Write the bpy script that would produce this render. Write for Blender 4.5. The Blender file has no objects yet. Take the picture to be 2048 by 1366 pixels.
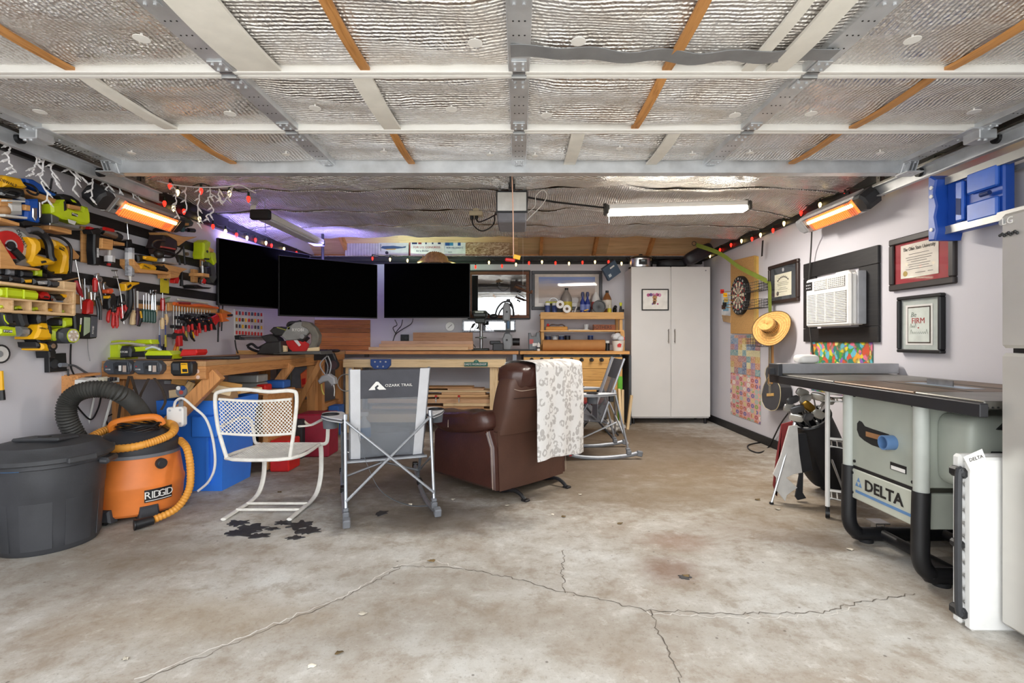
import bpy,bmesh,math,random
from mathutils import Vector,Matrix,Euler,noise
random.seed(7)
PI=math.pi
SC=bpy.context.scene
COL=SC.collection
# ---------------------------------------------------------------- camera
F,CX,CY,H=1010.0,1038.0,679.0,1.1  # focal length and vanishing point in photo pixels, eye height
cam=bpy.data.cameras.new('camera');cam.sensor_width=36.0;cam.lens=F/2048*36.0
cam.shift_x=-(CX-1024)/2048;cam.shift_y=(CY-683)/2048;cam.clip_start=.05;cam.clip_end=200
cam_o=bpy.data.objects.new('camera',cam);COL.objects.link(cam_o)
cam_o.location=(0,0,H);cam_o.rotation_euler=(PI/2,0,0);SC.camera=cam_o
# ---------------------------------------------------------------- world: plain bright overcast sky
w=bpy.data.worlds.new('sky');SC.world=w;w.use_nodes=True
bg=w.node_tree.nodes['Background'];bg.inputs[0].default_value=(.93,.97,1.0,1);bg.inputs[1].default_value=2.65
SC.view_settings.view_transform='Standard';SC.view_settings.look='None'
SC.view_settings.exposure=.80;SC.view_settings.gamma=1.0;SC.view_settings.use_curve_mapping=False
# room extents
XL,XR,YB,ZC,YF=-2.85,2.58,7.05,2.30,.5
# ---------------------------------------------------------------- geometry helpers
def at(px,py,Y):return Vector(((px-CX)*Y/F,Y,H-(py-CY)*Y/F))
def lw(px,py,off=0.):return at(px,py,-(XL+off)*F/(CX-px))
def rw(px,py,off=0.):return at(px,py,(XR-off)*F/(px-CX))
def fl(px,py,z=0.):return at(px,py,(H-z)*F/(py-CY))

class MB:
    def __init__(s):s.v=[];s.f=[];s.M=None
    def add(s,vs,fs):
        o=len(s.v)
        if s.M is not None:vs=[s.M@Vector(p)for p in vs]
        s.v.extend([tuple(p)for p in vs]);s.f.extend([tuple(i+o for i in f)for f in fs]);return s
    def box(s,c,d,rot=None,bev=0.):
        hx,hy,hz=d[0]/2,d[1]/2,d[2]/2
        R=Euler(rot).to_matrix()if rot is not None else None
        c=Vector(c)
        b=min(bev,hx*.9,hy*.9,hz*.9)
        vs=[];fs=[]
        if b<=0:
            for i in range(8):vs.append(Vector((hx if i&1 else-hx,hy if i&2 else-hy,hz if i&4 else-hz)))
            fs=[(0,2,3,1),(4,5,7,6),(0,1,5,4),(2,6,7,3),(0,4,6,2),(1,3,7,5)]
        else:
            hs=(hx,hy,hz)
            idx={}
            for i in range(8):
                sg=(1 if i&1 else-1,1 if i&2 else-1,1 if i&4 else-1)
                for a in range(3):
                    p=[sg[k]*(hs[k]-(0 if k==a else b))for k in range(3)]
                    idx[(i,a)]=len(vs);vs.append(Vector(p))
            for a in range(3):
                o1,o2=(a+1)%3,(a+2)%3
                for sgn in(0,1):
                    base=(1<<a)if sgn else 0
                    q=[base,base|(1<<o1),base|(1<<o1)|(1<<o2),base|(1<<o2)]
                    f=[idx[(k,a)]for k in q]
                    fs.append(f if sgn else f[::-1])
            for a in range(3):  # edges along axis a
                o1,o2=(a+1)%3,(a+2)%3
                for s1 in(0,1):
                    for s2 in(0,1):
                        k0=(s1<<o1)|(s2<<o2);k1=k0|(1<<a)
                        f=[idx[(k0,o1)],idx[(k1,o1)],idx[(k1,o2)],idx[(k0,o2)]]
                        fs.append(f if s1!=s2 else f[::-1])
            for i in range(8):
                f=[idx[(i,0)],idx[(i,1)],idx[(i,2)]]
                par=bin(i).count('1')&1
                fs.append(f if par else f[::-1])
        if R is not None:vs=[R@p for p in vs]
        return s.add([p+c for p in vs],fs)
    def bx(s,x0,x1,y0,y1,z0,z1,bev=0.):
        return s.box(((x0+x1)/2,(y0+y1)/2,(z0+z1)/2),(abs(x1-x0),abs(y1-y0),abs(z1-z0)),None,bev)
    def cyl(s,p,q,r,r2=None,n=12,caps=True):
        return s.tube([p,q],[r,r if r2 is None else r2],n,caps=caps)
    def tube(s,pts,r,n=8,closed=False,caps=True,flat=None):
        pts=[Vector(p)for p in pts];m=len(pts)
        rs=list(r)if isinstance(r,(list,tuple))else[r]*m
        vs=[];fs=[];nrm=None
        for i in range(m):
            if closed:t=pts[(i+1)%m]-pts[i-1]
            elif i==0:t=pts[1]-pts[0]
            elif i==m-1:t=pts[-1]-pts[-2]
            else:t=(pts[i+1]-pts[i]).normalized()+(pts[i]-pts[i-1]).normalized()
            if t.length<1e-9:t=Vector((0,0,1))
            t.normalize()
            if nrm is None:
                nrm=t.cross(Vector((0,0,1)))
                if nrm.length<.05:nrm=t.cross(Vector((1,0,0)))
            else:
                nrm=nrm-t*nrm.dot(t)
                if nrm.length<1e-6:nrm=t.orthogonal()
            nrm.normalize();b=t.cross(nrm)
            for k in range(n):
                a=2*PI*k/n+PI/n
                fb=flat if flat else 1.
                vs.append(pts[i]+nrm*(math.cos(a)*rs[i])+b*(math.sin(a)*rs[i]*fb))
        for i in range(m if closed else m-1):
            j=(i+1)%m
            for k in range(n):
                l=(k+1)%n
                fs.append((i*n+k,i*n+l,j*n+l,j*n+k))
        if caps and not closed:
            fs.append(tuple(range(n))[::-1]);fs.append(tuple((m-1)*n+k for k in range(n)))
        return s.add(vs,fs)
    def lathe(s,prof,n=24,c=(0,0,0),axis='z',sc=(1,1)):
        vs=[];fs=[];m=len(prof)
        for(r,z)in prof:
            for k in range(n):
                a=2*PI*k/n
                x,y=r*math.cos(a)*sc[0],r*math.sin(a)*sc[1]
                p=(x,y,z)if axis=='z' else((x,-z,y)if axis=='y' else(z,x,y))
                vs.append(Vector(p)+Vector(c))
        for i in range(m-1):
            for k in range(n):
                l=(k+1)%n
                fs.append((i*n+k,i*n+l,(i+1)*n+l,(i+1)*n+k))
        if prof[0][0]>1e-6:fs.append(tuple(range(n))[::-1])
        if prof[-1][0]>1e-6:fs.append(tuple((m-1)*n+k for k in range(n)))
        return s.add(vs,fs)
    def ball(s,c,r,n=12,m=8):
        if not isinstance(r,(tuple,list)):r=(r,r,r)
        vs=[];fs=[]
        for i in range(m+1):
            th=PI*i/m
            for k in range(n):
                a=2*PI*k/n
                vs.append((c[0]+r[0]*math.sin(th)*math.cos(a),c[1]+r[1]*math.sin(th)*math.sin(a),c[2]-r[2]*math.cos(th)))
        for i in range(m):
            for k in range(n):
                l=(k+1)%n
                fs.append((i*n+k,i*n+l,(i+1)*n+l,(i+1)*n+k))
        return s.add(vs,fs)
    def pad(s,c,d,rot=None,e=.4,n=24,m=14):
        R=Euler(rot).to_matrix()if rot is not None else Matrix.Identity(3);c=Vector(c);vs=[];fs=[]
        sp=lambda v:math.copysign(abs(v)**e,v)
        for i in range(m+1):
            th=-PI/2+PI*i/m
            for k in range(n):
                a=2*PI*k/n
                vs.append(c+R@Vector((d[0]/2*sp(math.cos(th))*sp(math.cos(a)),d[1]/2*sp(math.cos(th))*sp(math.sin(a)),d[2]/2*sp(math.sin(th)))))
        for i in range(m):
            for k in range(n):
                l=(k+1)%n;fs.append((i*n+k,i*n+l,(i+1)*n+l,(i+1)*n+k))
        return s.add(vs,fs)
    def prism(s,poly,y0,y1,bev=0.):
        """polygon in (x, z), extruded from y0 (front, towards -y) to y1"""
        area=sum(poly[i-1][0]*poly[i][1]-poly[i][0]*poly[i-1][1]for i in range(len(poly)))
        P=list(poly)if area>0 else list(poly)[::-1]
        n=len(P)
        def off(d):
            out=[]
            for i in range(n):
                a,b,c=Vector(P[i-1]),Vector(P[i]),Vector(P[(i+1)%n])
                e1=(b-a);e2=(c-b)
                if e1.length<1e-9 or e2.length<1e-9:out.append(tuple(b));continue
                e1.normalize();e2.normalize()
                n1=Vector((-e1.y,e1.x));n2=Vector((-e2.y,e2.x))
                m=n1+n2
                if m.length<.3:m=n1
                else:m=m/max(.5,(m.length**2)/2)
                out.append((b.x+m.x*d,b.y+m.y*d))
            return out
        rings=[]
        if bev>0:
            Q=off(bev)
            rings=[(Q,y0),(P,y0+bev),(P,y1)]
        else:rings=[(P,y0),(P,y1)]
        vs=[];fs=[]
        for R_,y in rings:
            for(x,z)in R_:vs.append((x,y,z))
        for i in range(len(rings)-1):
            for k in range(n):
                l=(k+1)%n
                fs.append((i*n+k,(i+1)*n+k,(i+1)*n+l,i*n+l)[::-1])
        fs.append(tuple(range(n)));fs.append(tuple((len(rings)-1)*n+k for k in range(n))[::-1])
        return s.add(vs,fs)
    def grid(s,fn,nu,nv,closeu=False):
        vs=[fn(i/(nu if closeu else nu-1),j/(nv-1))for j in range(nv)for i in range(nu)]
        fs=[]
        for j in range(nv-1):
            for i in range(nu if closeu else nu-1):
                k=(i+1)%nu
                fs.append((j*nu+i,j*nu+k,(j+1)*nu+k,(j+1)*nu+i))
        return s.add(vs,fs)
    def slab(s,fn,nu,nv,t):
        """a thick sheet: fn(u,v) top surface, t a Vector of thickness"""
        o=len(s.v);t=Vector(t)
        top=[Vector(fn(i/(nu-1),j/(nv-1)))for j in range(nv)for i in range(nu)]
        N=len(top);fs=[]
        for j in range(nv-1):
            for i in range(nu-1):
                a,b,c,d=j*nu+i,j*nu+i+1,(j+1)*nu+i+1,(j+1)*nu+i
                fs.append((a,b,c,d));fs.append((N+d,N+c,N+b,N+a))
        edge=[i for i in range(nu)]+[j*nu+nu-1 for j in range(1,nv)]+[(nv-1)*nu+i for i in range(nu-2,-1,-1)]+[j*nu for j in range(nv-2,0,-1)]
        for k in range(len(edge)):
            a,b=edge[k],edge[(k+1)%len(edge)]
            fs.append((b,a,N+a,N+b))
        return s.add(top+[p+t for p in top],fs)
    def mesh(s,name,mt=None,sharp=.6,smooth=True):
        me=bpy.data.meshes.new(name);me.from_pydata(s.v,[],s.f)
        if smooth:
            me.polygons.foreach_set('use_smooth',[True]*len(me.polygons))
            me.set_sharp_from_angle(angle=sharp)
        if mt is not None:me.materials.append(mt)
        me.update();return me

def arc(c,r,a0,a1,n=10,plane='xz',r2=None):
    r2=r if r2 is None else r2;out=[]
    for i in range(n+1):
        a=math.radians(a0+(a1-a0)*i/n);u,v=r*math.cos(a),r2*math.sin(a)
        out.append(Vector(c)+(Vector((u,0,v))if plane=='xz' else Vector((u,v,0))if plane=='xy' else Vector((0,u,v))))
    return out
def spline(pts,n=6,closed=False):
    P=[Vector(p)for p in pts];out=[];m=len(P)
    for i in range(m if closed else m-1):
        if closed:p0,p1,p2,p3=P[i-1],P[i],P[(i+1)%m],P[(i+2)%m]
        else:p0,p1,p2,p3=P[max(i-1,0)],P[i],P[i+1],P[min(i+2,m-1)]
        for k in range(n):
            t=k/n
            out.append(.5*((2*p1)+(p2-p0)*t+(2*p0-5*p1+4*p2-p3)*t*t+(3*p1-p0-3*p2+p3)*t**3))
    if not closed:out.append(P[-1])
    return out

# ---------------------------------------------------------------- scene objects
def tag(o,label=None,cat=None,group=None,kind=None):
    if label:o['label']=label
    if cat:o['category']=cat
    if group:o['group']=group
    if kind:o['kind']=kind
    return o
def thing(name,label,cat,loc=(0,0,0),rz=0.,group=None,kind=None,rot=None):
    o=bpy.data.objects.new(name,None);COL.objects.link(o);o.empty_display_size=.05
    o.location=loc;o.rotation_euler=rot if rot is not None else(0,0,rz)
    return tag(o,label,cat,group,kind)
def part(root,name,mb,mt,label=None,loc=None,rot=None,sharp=.6,kind=None):
    me=mb if isinstance(mb,bpy.types.Mesh)else mb.mesh(name,mt,sharp)
    o=bpy.data.objects.new(name,me);COL.objects.link(o);o.parent=root
    if loc is not None:o.location=loc
    if rot is not None:o.rotation_euler=rot
    if label:o['label']=label
    if kind:o['kind']=kind
    return o
def solo(name,mb,mt,label,cat,loc=(0,0,0),rz=0.,group=None,kind=None,rot=None,sharp=.6):
    me=mb if isinstance(mb,bpy.types.Mesh)else mb.mesh(name,mt,sharp)
    o=bpy.data.objects.new(name,me);COL.objects.link(o);o.location=loc
    o.rotation_euler=rot if rot is not None else(0,0,rz)
    return tag(o,label,cat,group,kind)
def struct(name,mb,mt,label=None,cat=None,sharp=.6):
    return solo(name,mb,mt,label,cat,kind='structure',sharp=sharp)
def copy_tree(o,parent=None,loc=None,rz=None,label=None):
    c=o.copy();COL.objects.link(c);c.parent=parent
    if loc is not None:c.location=loc
    if rz is not None:c.rotation_euler=(0,0,rz)
    if label:c['label']=label
    for ch in list(o.children):copy_tree(ch,c)
    return c
_txt={}
def text_mesh(body,size,mt,ext=.0006,align='CENTER',sx=1.0,shear=0.,bold=0.):
    key=(body,round(size,5),mt.name,align,sx,shear)
    if key in _txt:return _txt[key]
    cu=bpy.data.curves.new('lettering','FONT');cu.body=body;cu.size=size;cu.extrude=ext
    cu.align_x=align;cu.align_y='CENTER';cu.shear=shear;cu.resolution_u=2;cu.offset=bold
    ob=bpy.data.objects.new('lettering',cu);COL.objects.link(ob)
    dg=bpy.context.evaluated_depsgraph_get()
    me=bpy.data.meshes.new_from_object(ob.evaluated_get(dg),depsgraph=dg)
    bpy.data.objects.remove(ob);bpy.data.curves.remove(cu)
    me.transform(Matrix.Rotation(PI/2,4,'X')@Matrix.Scale(sx,4,(1,0,0)))
    me.materials.clear();me.materials.append(mt);me.name='lettering'
    _txt[key]=me
    return me
def lettering(root,body,size,mt,loc,rot=(0,0,0),name='lettering',**kw):
    return part(root,name,text_mesh(body,size,mt,**kw),None,loc=loc,rot=rot)

# ---------------------------------------------------------------- materials
def lin(c):
    if isinstance(c,str):
        c=c.lstrip('#');c=[int(c[i:i+2],16)/255 for i in(0,2,4)]
        c=[x/12.92 if x<=.04045 else((x+.055)/1.055)**2.4 for x in c]
    return(c[0],c[1],c[2],1)
_mats={}
class NT:
    def __init__(s,name):
        s.m=bpy.data.materials.new(name);s.m.use_nodes=True;s.t=s.m.node_tree
        s.b=s.t.nodes['Principled BSDF'];s.o=s.t.nodes['Material Output']
        s._tc=None
    def n(s,typ,**kw):
        x=s.t.nodes.new(typ)
        for k,v in kw.items():
            if k in('inp',):
                for i,val in v.items():x.inputs[i].default_value=val
            else:setattr(x,k,v)
        return x
    def l(s,a,b):s.t.links.new(a,b)
    def tc(s,which='Object'):
        if s._tc is None:s._tc=s.n('ShaderNodeTexCoord')
        return s._tc.outputs[which]
    def mapping(s,scale=(1,1,1),loc=(0,0,0),rot=(0,0,0),src=None):
        m=s.n('ShaderNodeMapping');m.inputs['Scale'].default_value=scale
        m.inputs['Location'].default_value=loc;m.inputs['Rotation'].default_value=rot
        s.l(src if src is not None else s.tc(),m.inputs[0]);return m.outputs[0]
    def noise(s,vec=None,scale=5.,detail=3.,rough=.5,dist=0.):
        x=s.n('ShaderNodeTexNoise');x.inputs['Scale'].default_value=scale;x.inputs['Detail'].default_value=detail
        x.inputs['Roughness'].default_value=rough;x.inputs['Distortion'].default_value=dist
        s.l(vec if vec is not None else s.tc(),x.inputs['Vector']);return x
    def ramp(s,fac,stops,interp='LINEAR'):
        r=s.n('ShaderNodeValToRGB');r.color_ramp.interpolation=interp;e=r.color_ramp.elements
        while len(e)<len(stops):e.new(.5)
        for i,(p,c)in enumerate(stops):
            e[i].position=p;e[i].color=lin(c)if not isinstance(c,(int,float))else(c,c,c,1)
        s.l(fac,r.inputs[0]);return r.outputs[0]
    def mix(s,fac,a,b,mode='MIX'):
        x=s.n('ShaderNodeMix',data_type='RGBA',blend_type=mode)
        for i,v in((0,fac),(6,a),(7,b)):
            if hasattr(v,'links')or isinstance(v,bpy.types.NodeSocket):s.l(v,x.inputs[i])
            else:x.inputs[i].default_value=v if i==0 else lin(v)
        return x.outputs[2]
    def math(s,op,a,b=0.,c=0.):
        x=s.n('ShaderNodeMath',operation=op)
        for i,v in enumerate((a,b,c)):
            if isinstance(v,bpy.types.NodeSocket):s.l(v,x.inputs[i])
            else:x.inputs[i].default_value=v
        return x.outputs[0]
    def bump(s,h,strength=.3,dist=.01):
        x=s.n('ShaderNodeBump');x.inputs['Strength'].default_value=strength;x.inputs['Distance'].default_value=dist
        s.l(h,x.inputs['Height']);s.l(x.outputs[0],s.b.inputs['Normal']);return x
    def set(s,**kw):
        for k,v in kw.items():
            k=k.replace('_',' ')
            i=s.b.inputs[k]
            if isinstance(v,bpy.types.NodeSocket):s.l(v,i)
            else:i.default_value=v
        return s
def mat(col,rough=.5,metal=0.,var=.10,scale=14.,bump=0.,bscale=80.,spec=.5,coat=0.,rnd=0.):
    """plain procedural material: colour with soft noise variation"""
    key=('m',str(col),rough,metal,var,scale,bump,bscale,spec,coat,rnd)
    if key in _mats:return _mats[key]
    t=NT('surface');c=lin(col)
    nz=t.noise(scale=scale,detail=4.)
    lo=[x*(1-var)for x in c[:3]];hi=[min(1,x*(1+var))for x in c[:3]]
    colr=t.ramp(nz.outputs[0],[(.3,lo),(.7,hi)])
    if rnd:
        oi=t.n('ShaderNodeObjectInfo');hs=t.n('ShaderNodeHueSaturation')
        t.l(t.math('MULTIPLY_ADD',oi.outputs['Random'],2*rnd,1-rnd),hs.inputs['Value']);t.l(colr,hs.inputs['Color']);colr=hs.outputs[0]
    t.set(Base_Color=colr,Metallic=metal,Roughness=rough)
    t.b.inputs['Specular IOR Level'].default_value=spec
    if coat:t.b.inputs['Coat Weight'].default_value=coat
    if bump:
        t.bump(t.noise(scale=bscale,detail=3.).outputs[0],bump,.003)
    _mats[key]=t.m;return t.m
def wood(c1,c2,axis='x',scale=1.,rough=.6,rnd=.12,knots=True):
    key=('w',c1,c2,axis,scale,rough,rnd)
    if key in _mats:return _mats[key]
    t=NT('wood');st={'x':(1.2,22,22),'y':(22,1.2,22),'z':(22,22,1.2)}[axis]
    oi=t.n('ShaderNodeObjectInfo')
    comb=t.n('ShaderNodeCombineXYZ');
    for i in range(3):t.l(t.math('MULTIPLY',oi.outputs['Random'],7.+i*5),comb.inputs[i])
    ad=t.n('ShaderNodeVectorMath',operation='ADD');t.l(t.tc(),ad.inputs[0]);t.l(comb.outputs[0],ad.inputs[1])
    mp=t.mapping(tuple(x*scale for x in st),src=ad.outputs[0])
    n1=t.noise(mp,1.6,5.,.6,1.2);n2=t.noise(mp,9.,2.,.5)
    f=t.math('MULTIPLY_ADD',n2.outputs[0],.3,t.math('MULTIPLY',n1.outputs[0],.75))
    c=t.ramp(f,[(.33,c2),(.5,c1),(.68,[min(1,x*1.12)for x in lin(c1)[:3]])])
    hs=t.n('ShaderNodeHueSaturation');t.l(t.math('MULTIPLY_ADD',oi.outputs['Random'],2*rnd,1-rnd),hs.inputs['Value']);t.l(c,hs.inputs['Color'])
    t.set(Base_Color=hs.outputs[0],Roughness=rough);t.bump(f,.15,.002)
    _mats[key]=t.m;return t.m
def emit(col,strength):
    key=('e',col,strength)
    if key in _mats:return _mats[key]
    t=NT('lamp');t.set(Base_Color=lin(col),Emission_Color=lin(col),Emission_Strength=strength,Roughness=.4)
    _mats[key]=t.m;return t.m
def glass(col='#ffffff',rough=.02,ior=1.45,alpha=None):
    key=('g',col,rough,ior)
    if key in _mats:return _mats[key]
    t=NT('glass');t.set(Base_Color=lin(col),Roughness=rough,IOR=ior);t.b.inputs['Transmission Weight'].default_value=1.
    _mats[key]=t.m;return t.m
def pane_mat():
    """thin clear glazing: mostly transparent with a gloss"""
    key='pane'
    if key in _mats:return _mats[key]
    t=NT('pane');tr=t.n('ShaderNodeBsdfTransparent');gl=t.n('ShaderNodeBsdfGlossy');gl.inputs['Roughness'].default_value=.03
    fr=t.n('ShaderNodeFresnel');fr.inputs[0].default_value=1.45
    ge=t.n('ShaderNodeNewGeometry');mx=t.n('ShaderNodeMixShader');t.l(t.math('MULTIPLY',fr.outputs[0],t.math('SUBTRACT',1.,ge.outputs['Backfacing'])),mx.inputs[0]);t.l(tr.outputs[0],mx.inputs[1]);t.l(gl.outputs[0],mx.inputs[2])
    t.l(mx.outputs[0],t.o.inputs[0]);_mats[key]=t.m;return t.m

# common materials
BLACK=mat('#17171a',.45);BLACKM=mat('#141416',.7,var=.2);DARK=mat('#2b2c30',.5);RUBBER=mat('#1c1c1e',.85,bump=.2)
CHROME=mat('#c9cacc',.22,1.,var=.05);STEEL=mat('#a7a8aa',.38,1.,var=.12,scale=30);GALV=mat('#cdd0d4',.36,.55,var=.14,scale=9.)
WHITE=mat('#e6e4e0',.5,var=.04);WHITEG=mat('#eceae6',.25,var=.03);CREAM=mat('#e0d6bf',.6)
RED=mat('#c8201f',.38);LIME=mat('#c3d61c',.42,var=.06);YEL=mat('#eeb211',.42,var=.06);ORANGE=mat('#e5812c',.45,var=.07)
BLUE=mat('#1556b8',.42,var=.07);NAVY=mat('#27365e',.5);GREY=mat('#85868b',.5);LGREY=mat('#b8b9bd',.5);GREEN=mat('#1e4c43',.3)
BROWN=mat('#4a2c1e',.5);BRASS=mat('#b08a3f',.3,1.)
PINE='#d9a766','#b97f42';PINE_X,PINE_Y,PINE_Z=(wood(*PINE,axis=a)for a in 'xyz')
FIR='#c98d55','#9a5f31';FIR_X,FIR_Y,FIR_Z=(wood(*FIR,axis=a)for a in 'xyz')
PALE='#e3c79b','#c9a26f';PALE_X,PALE_Y,PALE_Z=(wood(*PALE,axis=a)for a in 'xyz')
MAPLE='#c9a07a','#a9805c';MAPLE_X=wood(*MAPLE,axis='x')

# ---------------------------------------------------------------- building from positions measured on a wall plane
class Frame:
    """'L' / 'R' side walls, or a depth Y for planes that face the front; gives wall coordinates u (right), v (up)"""
    def __init__(s,w):s.w=w;s.rz=PI/2 if w=='L' else-PI/2 if w=='R' else 0.
    def uv(s,p,off=0.):
        if s.w=='L':q=lw(p[0],p[1],off);return(q.y,q.z)
        if s.w=='R':q=rw(p[0],p[1],off);return(-q.y,q.z)
        q=at(p[0],p[1],s.w-off);return(q.x,q.z)
    def world(s,u,v):
        if s.w=='L':return Vector((XL,u,v))
        if s.w=='R':return Vector((XR,-u,v))
        return Vector((u,s.w,v))
    def mpp(s,p,off=0.):
        a=s.uv(p,off);b=s.uv((p[0],p[1]+1),off);return abs(a[1]-b[1])
FL,FR=Frame('L'),Frame('R')
def item(fr,name,label,cat,parts,group=None,base=None,kind=None):
    """parts: (name, material, shape, ...) in measured photo points on plane fr; off = distance in front of the plane.
    p: polygon off0 off1 bevel | t: tube r off | d: disc r off0 off1 | s: ball r off | x: text height off | n: nested sub-part (leading '>')"""
    pts=[]
    for q in parts:
        if q[2]in 'pt':pts+=[fr.uv(a,0 if q[2]=='t' else q[5])for a in q[3]]
        elif q[2]in 'dsx':pts.append(fr.uv(q[3]if q[2]!='x' else q[4],0))
    if base is not None:u0,v0=fr.uv(base)
    else:
        u0=(min(a[0]for a in pts)+max(a[0]for a in pts))/2;v0=min(a[1]for a in pts)
    root=thing(name,label,cat,fr.world(u0,v0),fr.rz,group,kind)
    last=root
    merged={}
    order=[]
    for q in parts:
        key=q[0]
        if q[2]=='x':
            order.append((key,q));continue
        if key.endswith('+'):  # '+' : append to the previous mesh of that name
            key=key[:-1];mb=merged[key]
        else:
            mb=MB();k2=key
            while k2 in merged:k2+='\''
            merged[k2]=mb;order.append((k2,(q[0],q[1],'m',mb)))
            for z in list(merged):
                pass
            merged[key]=mb
        if q[2]=='p':
            o0,o1=q[4],q[5];bev=q[6]if len(q)>6 else.004
            poly=[(a-u0,b-v0)for a,b in(fr.uv(z,o1)for z in q[3])]
            mb.prism(poly,-o1,-o0,min(bev,abs(o1-o0)*.45))
        elif q[2]=='t':
            offs=q[5]if isinstance(q[5],(list,tuple))else[q[5]]*len(q[3])
            P=[]
            for z,o in zip(q[3],offs):
                a,b=fr.uv(z,o);P.append((a-u0,-o,b-v0))
            if len(P)>2:P=spline(P,5)
            r=q[4]
            if isinstance(r,(list,tuple)):
                if len(r)!=len(P):r=[r[min(int(i/(len(P)-1)*(len(r)-1)+.5),len(r)-1)]for i in range(len(P))]
            mb.tube(P,r,q[6]if len(q)>6 else 8)
        elif q[2]=='d':
            a,b=fr.uv(q[3],q[6]);mb.cyl((a-u0,-q[5],b-v0),(a-u0,-q[6],b-v0),q[4],q[7]if len(q)>7 else None,n=20)
        elif q[2]=='s':
            a,b=fr.uv(q[3],q[5]);mb.ball((a-u0,-q[5],b-v0),q[4])
    for key,q in order:
        nm=key.rstrip("'+");sub=nm.startswith('>');nm=nm.lstrip('>')
        if q[2]=='x':
            body,p,hgt,off=q[3],q[4],q[5],q[6];ang=q[7]if len(q)>7 else 0.;sx=q[8]if len(q)>8 else 1.
            a,b=fr.uv(p,off)
            part(last if sub else root,nm,text_mesh(body,hgt,q[1],sx=sx),None,loc=(a-u0,-off-.0008,b-v0),rot=(0,math.radians(ang),0))
        else:
            o=part(last if sub else root,nm,q[3],q[1])
            if not sub:last=o
    return root
# ================================================================ STRUCTURE
def concrete():
    t=NT('concrete');co=t.tc()
    big=t.noise(scale=1.1,detail=8.,rough=.68,dist=.15);mid=t.noise(scale=6.5,detail=10.,rough=.74,dist=.15);fine=t.noise(scale=75,detail=5.,rough=.75)
    sp=t.noise(t.mapping((1,1.6,1)),3.4,8.,.78,.4)
    c=t.ramp(big.outputs[0],[(.36,'#9d9081'),(.5,'#b3ada4'),(.62,'#c8c6c1')])
    c=t.mix(t.math('MULTIPLY',t.ramp(mid.outputs[0],[(.50,0),(.62,1)]),.5),c,'#86745f')
    c=t.mix(t.math('MULTIPLY',t.ramp(mid.outputs[0],[(.36,1),(.45,0)]),.5),c,'#d6d3cd')
    # worn, soiled areas of the slab (traffic around the seats, drips by the saw, dirt under the benches)
    def spot(x,y,rx,ry,k,col,c,soft=.55):
        m=t.mapping((1/rx,1/ry,0),(-x/rx,-y/ry,0))
        ln=t.n('ShaderNodeVectorMath',operation='LENGTH');t.l(m,ln.inputs[0])
        d=t.math('ADD',ln.outputs['Value'],t.math('MULTIPLY_ADD',sp.outputs[0],1.1,-.55))
        return t.mix(t.math('MULTIPLY',t.ramp(d,[(soft,1),(1.0,0)]),k),c,col)
    c=spot(.9,5.1,2.0,1.9,.85,'#6a5843',c,.55)
    c=spot(-.7,4.3,1.7,1.2,.8,'#57493b',c,.5)
    c=spot(-.5,3.1,.75,.36,.75,'#4c4239',c,.4)
    c=spot(-.9,3.35,.8,.6,.45,'#6a5d50',c,.3)
    c=spot(.5,3.7,1.4,.6,.6,'#71624f',c,.4)
    c=spot(1.5,3.6,1.0,1.1,.55,'#7d6a50',c,.4)
    c=spot(1.6,2.75,.38,.22,.65,'#57432f',c,.3)
    c=spot(1.35,2.9,.5,.3,.4,'#7a6044',c,.3)
    c=spot(.72,2.42,.2,.2,.6,'#77503a',c,.2)
    c=spot(.85,2.75,.25,.18,.45,'#8a5f48',c,.2)
    c=spot(-2.1,2.5,.6,.6,.35,'#6e665c',c,.4);c=spot(-.7,1.95,1.0,.3,.35,'#7d7367',c,.3);c=spot(-1.6,2.55,.9,.3,.3,'#8b7b68',c,.3)
    c=spot(.3,1.9,.8,.25,.35,'#93887a',c,.3)
    c=spot(-.4,2.3,.7,.2,.4,'#857a6c',c,.3)
    c=spot(-1.2,2.0,.7,.25,.35,'#a89478',c,.3)
    c=t.mix(t.math('MULTIPLY',t.ramp(fine.outputs[0],[(.56,0),(.68,1)]),.5),c,'#6d6257')
    vo=t.n('ShaderNodeTexVoronoi');vo.inputs['Scale'].default_value=9.;t.l(co,vo.inputs['Vector'])
    c=t.mix(t.math('MULTIPLY',t.ramp(vo.outputs['Distance'],[(.035,1),(.06,0)]),.7),c,'#5a5148')
    t.set(Base_Color=c,Roughness=t.ramp(mid.outputs[0],[(.3,.62),(.7,.85)]))
    hh=t.math('ADD',t.math('MULTIPLY',fine.outputs[0],.5),mid.outputs[0]);t.bump(hh,.22,.006)
    return t.m
def paint(col,var=.03,rough=.55,scale=1.6):
    t=NT('wall_paint');nz=t.noise(scale=scale,detail=4.);c=lin(col)
    cc=t.ramp(nz.outputs[0],[(.3,[x*(1-var)for x in c[:3]]),(.7,[x*(1+var)for x in c[:3]])])
    t.set(Base_Color=cc,Roughness=rough);t.bump(t.noise(scale=170,detail=2.).outputs[0],.10,.002);return t.m
def blackwood():
    t=NT('black_stained_board');nz=t.noise(t.mapping((2,2,30)),3.,5.,.6)
    t.set(Base_Color=t.ramp(nz.outputs[0],[(.35,'#131214'),(.62,'#1f1d1e'),(.75,'#3a342f')]),Roughness=.55);t.bump(nz.outputs[0],.2,.003);return t.m
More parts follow.
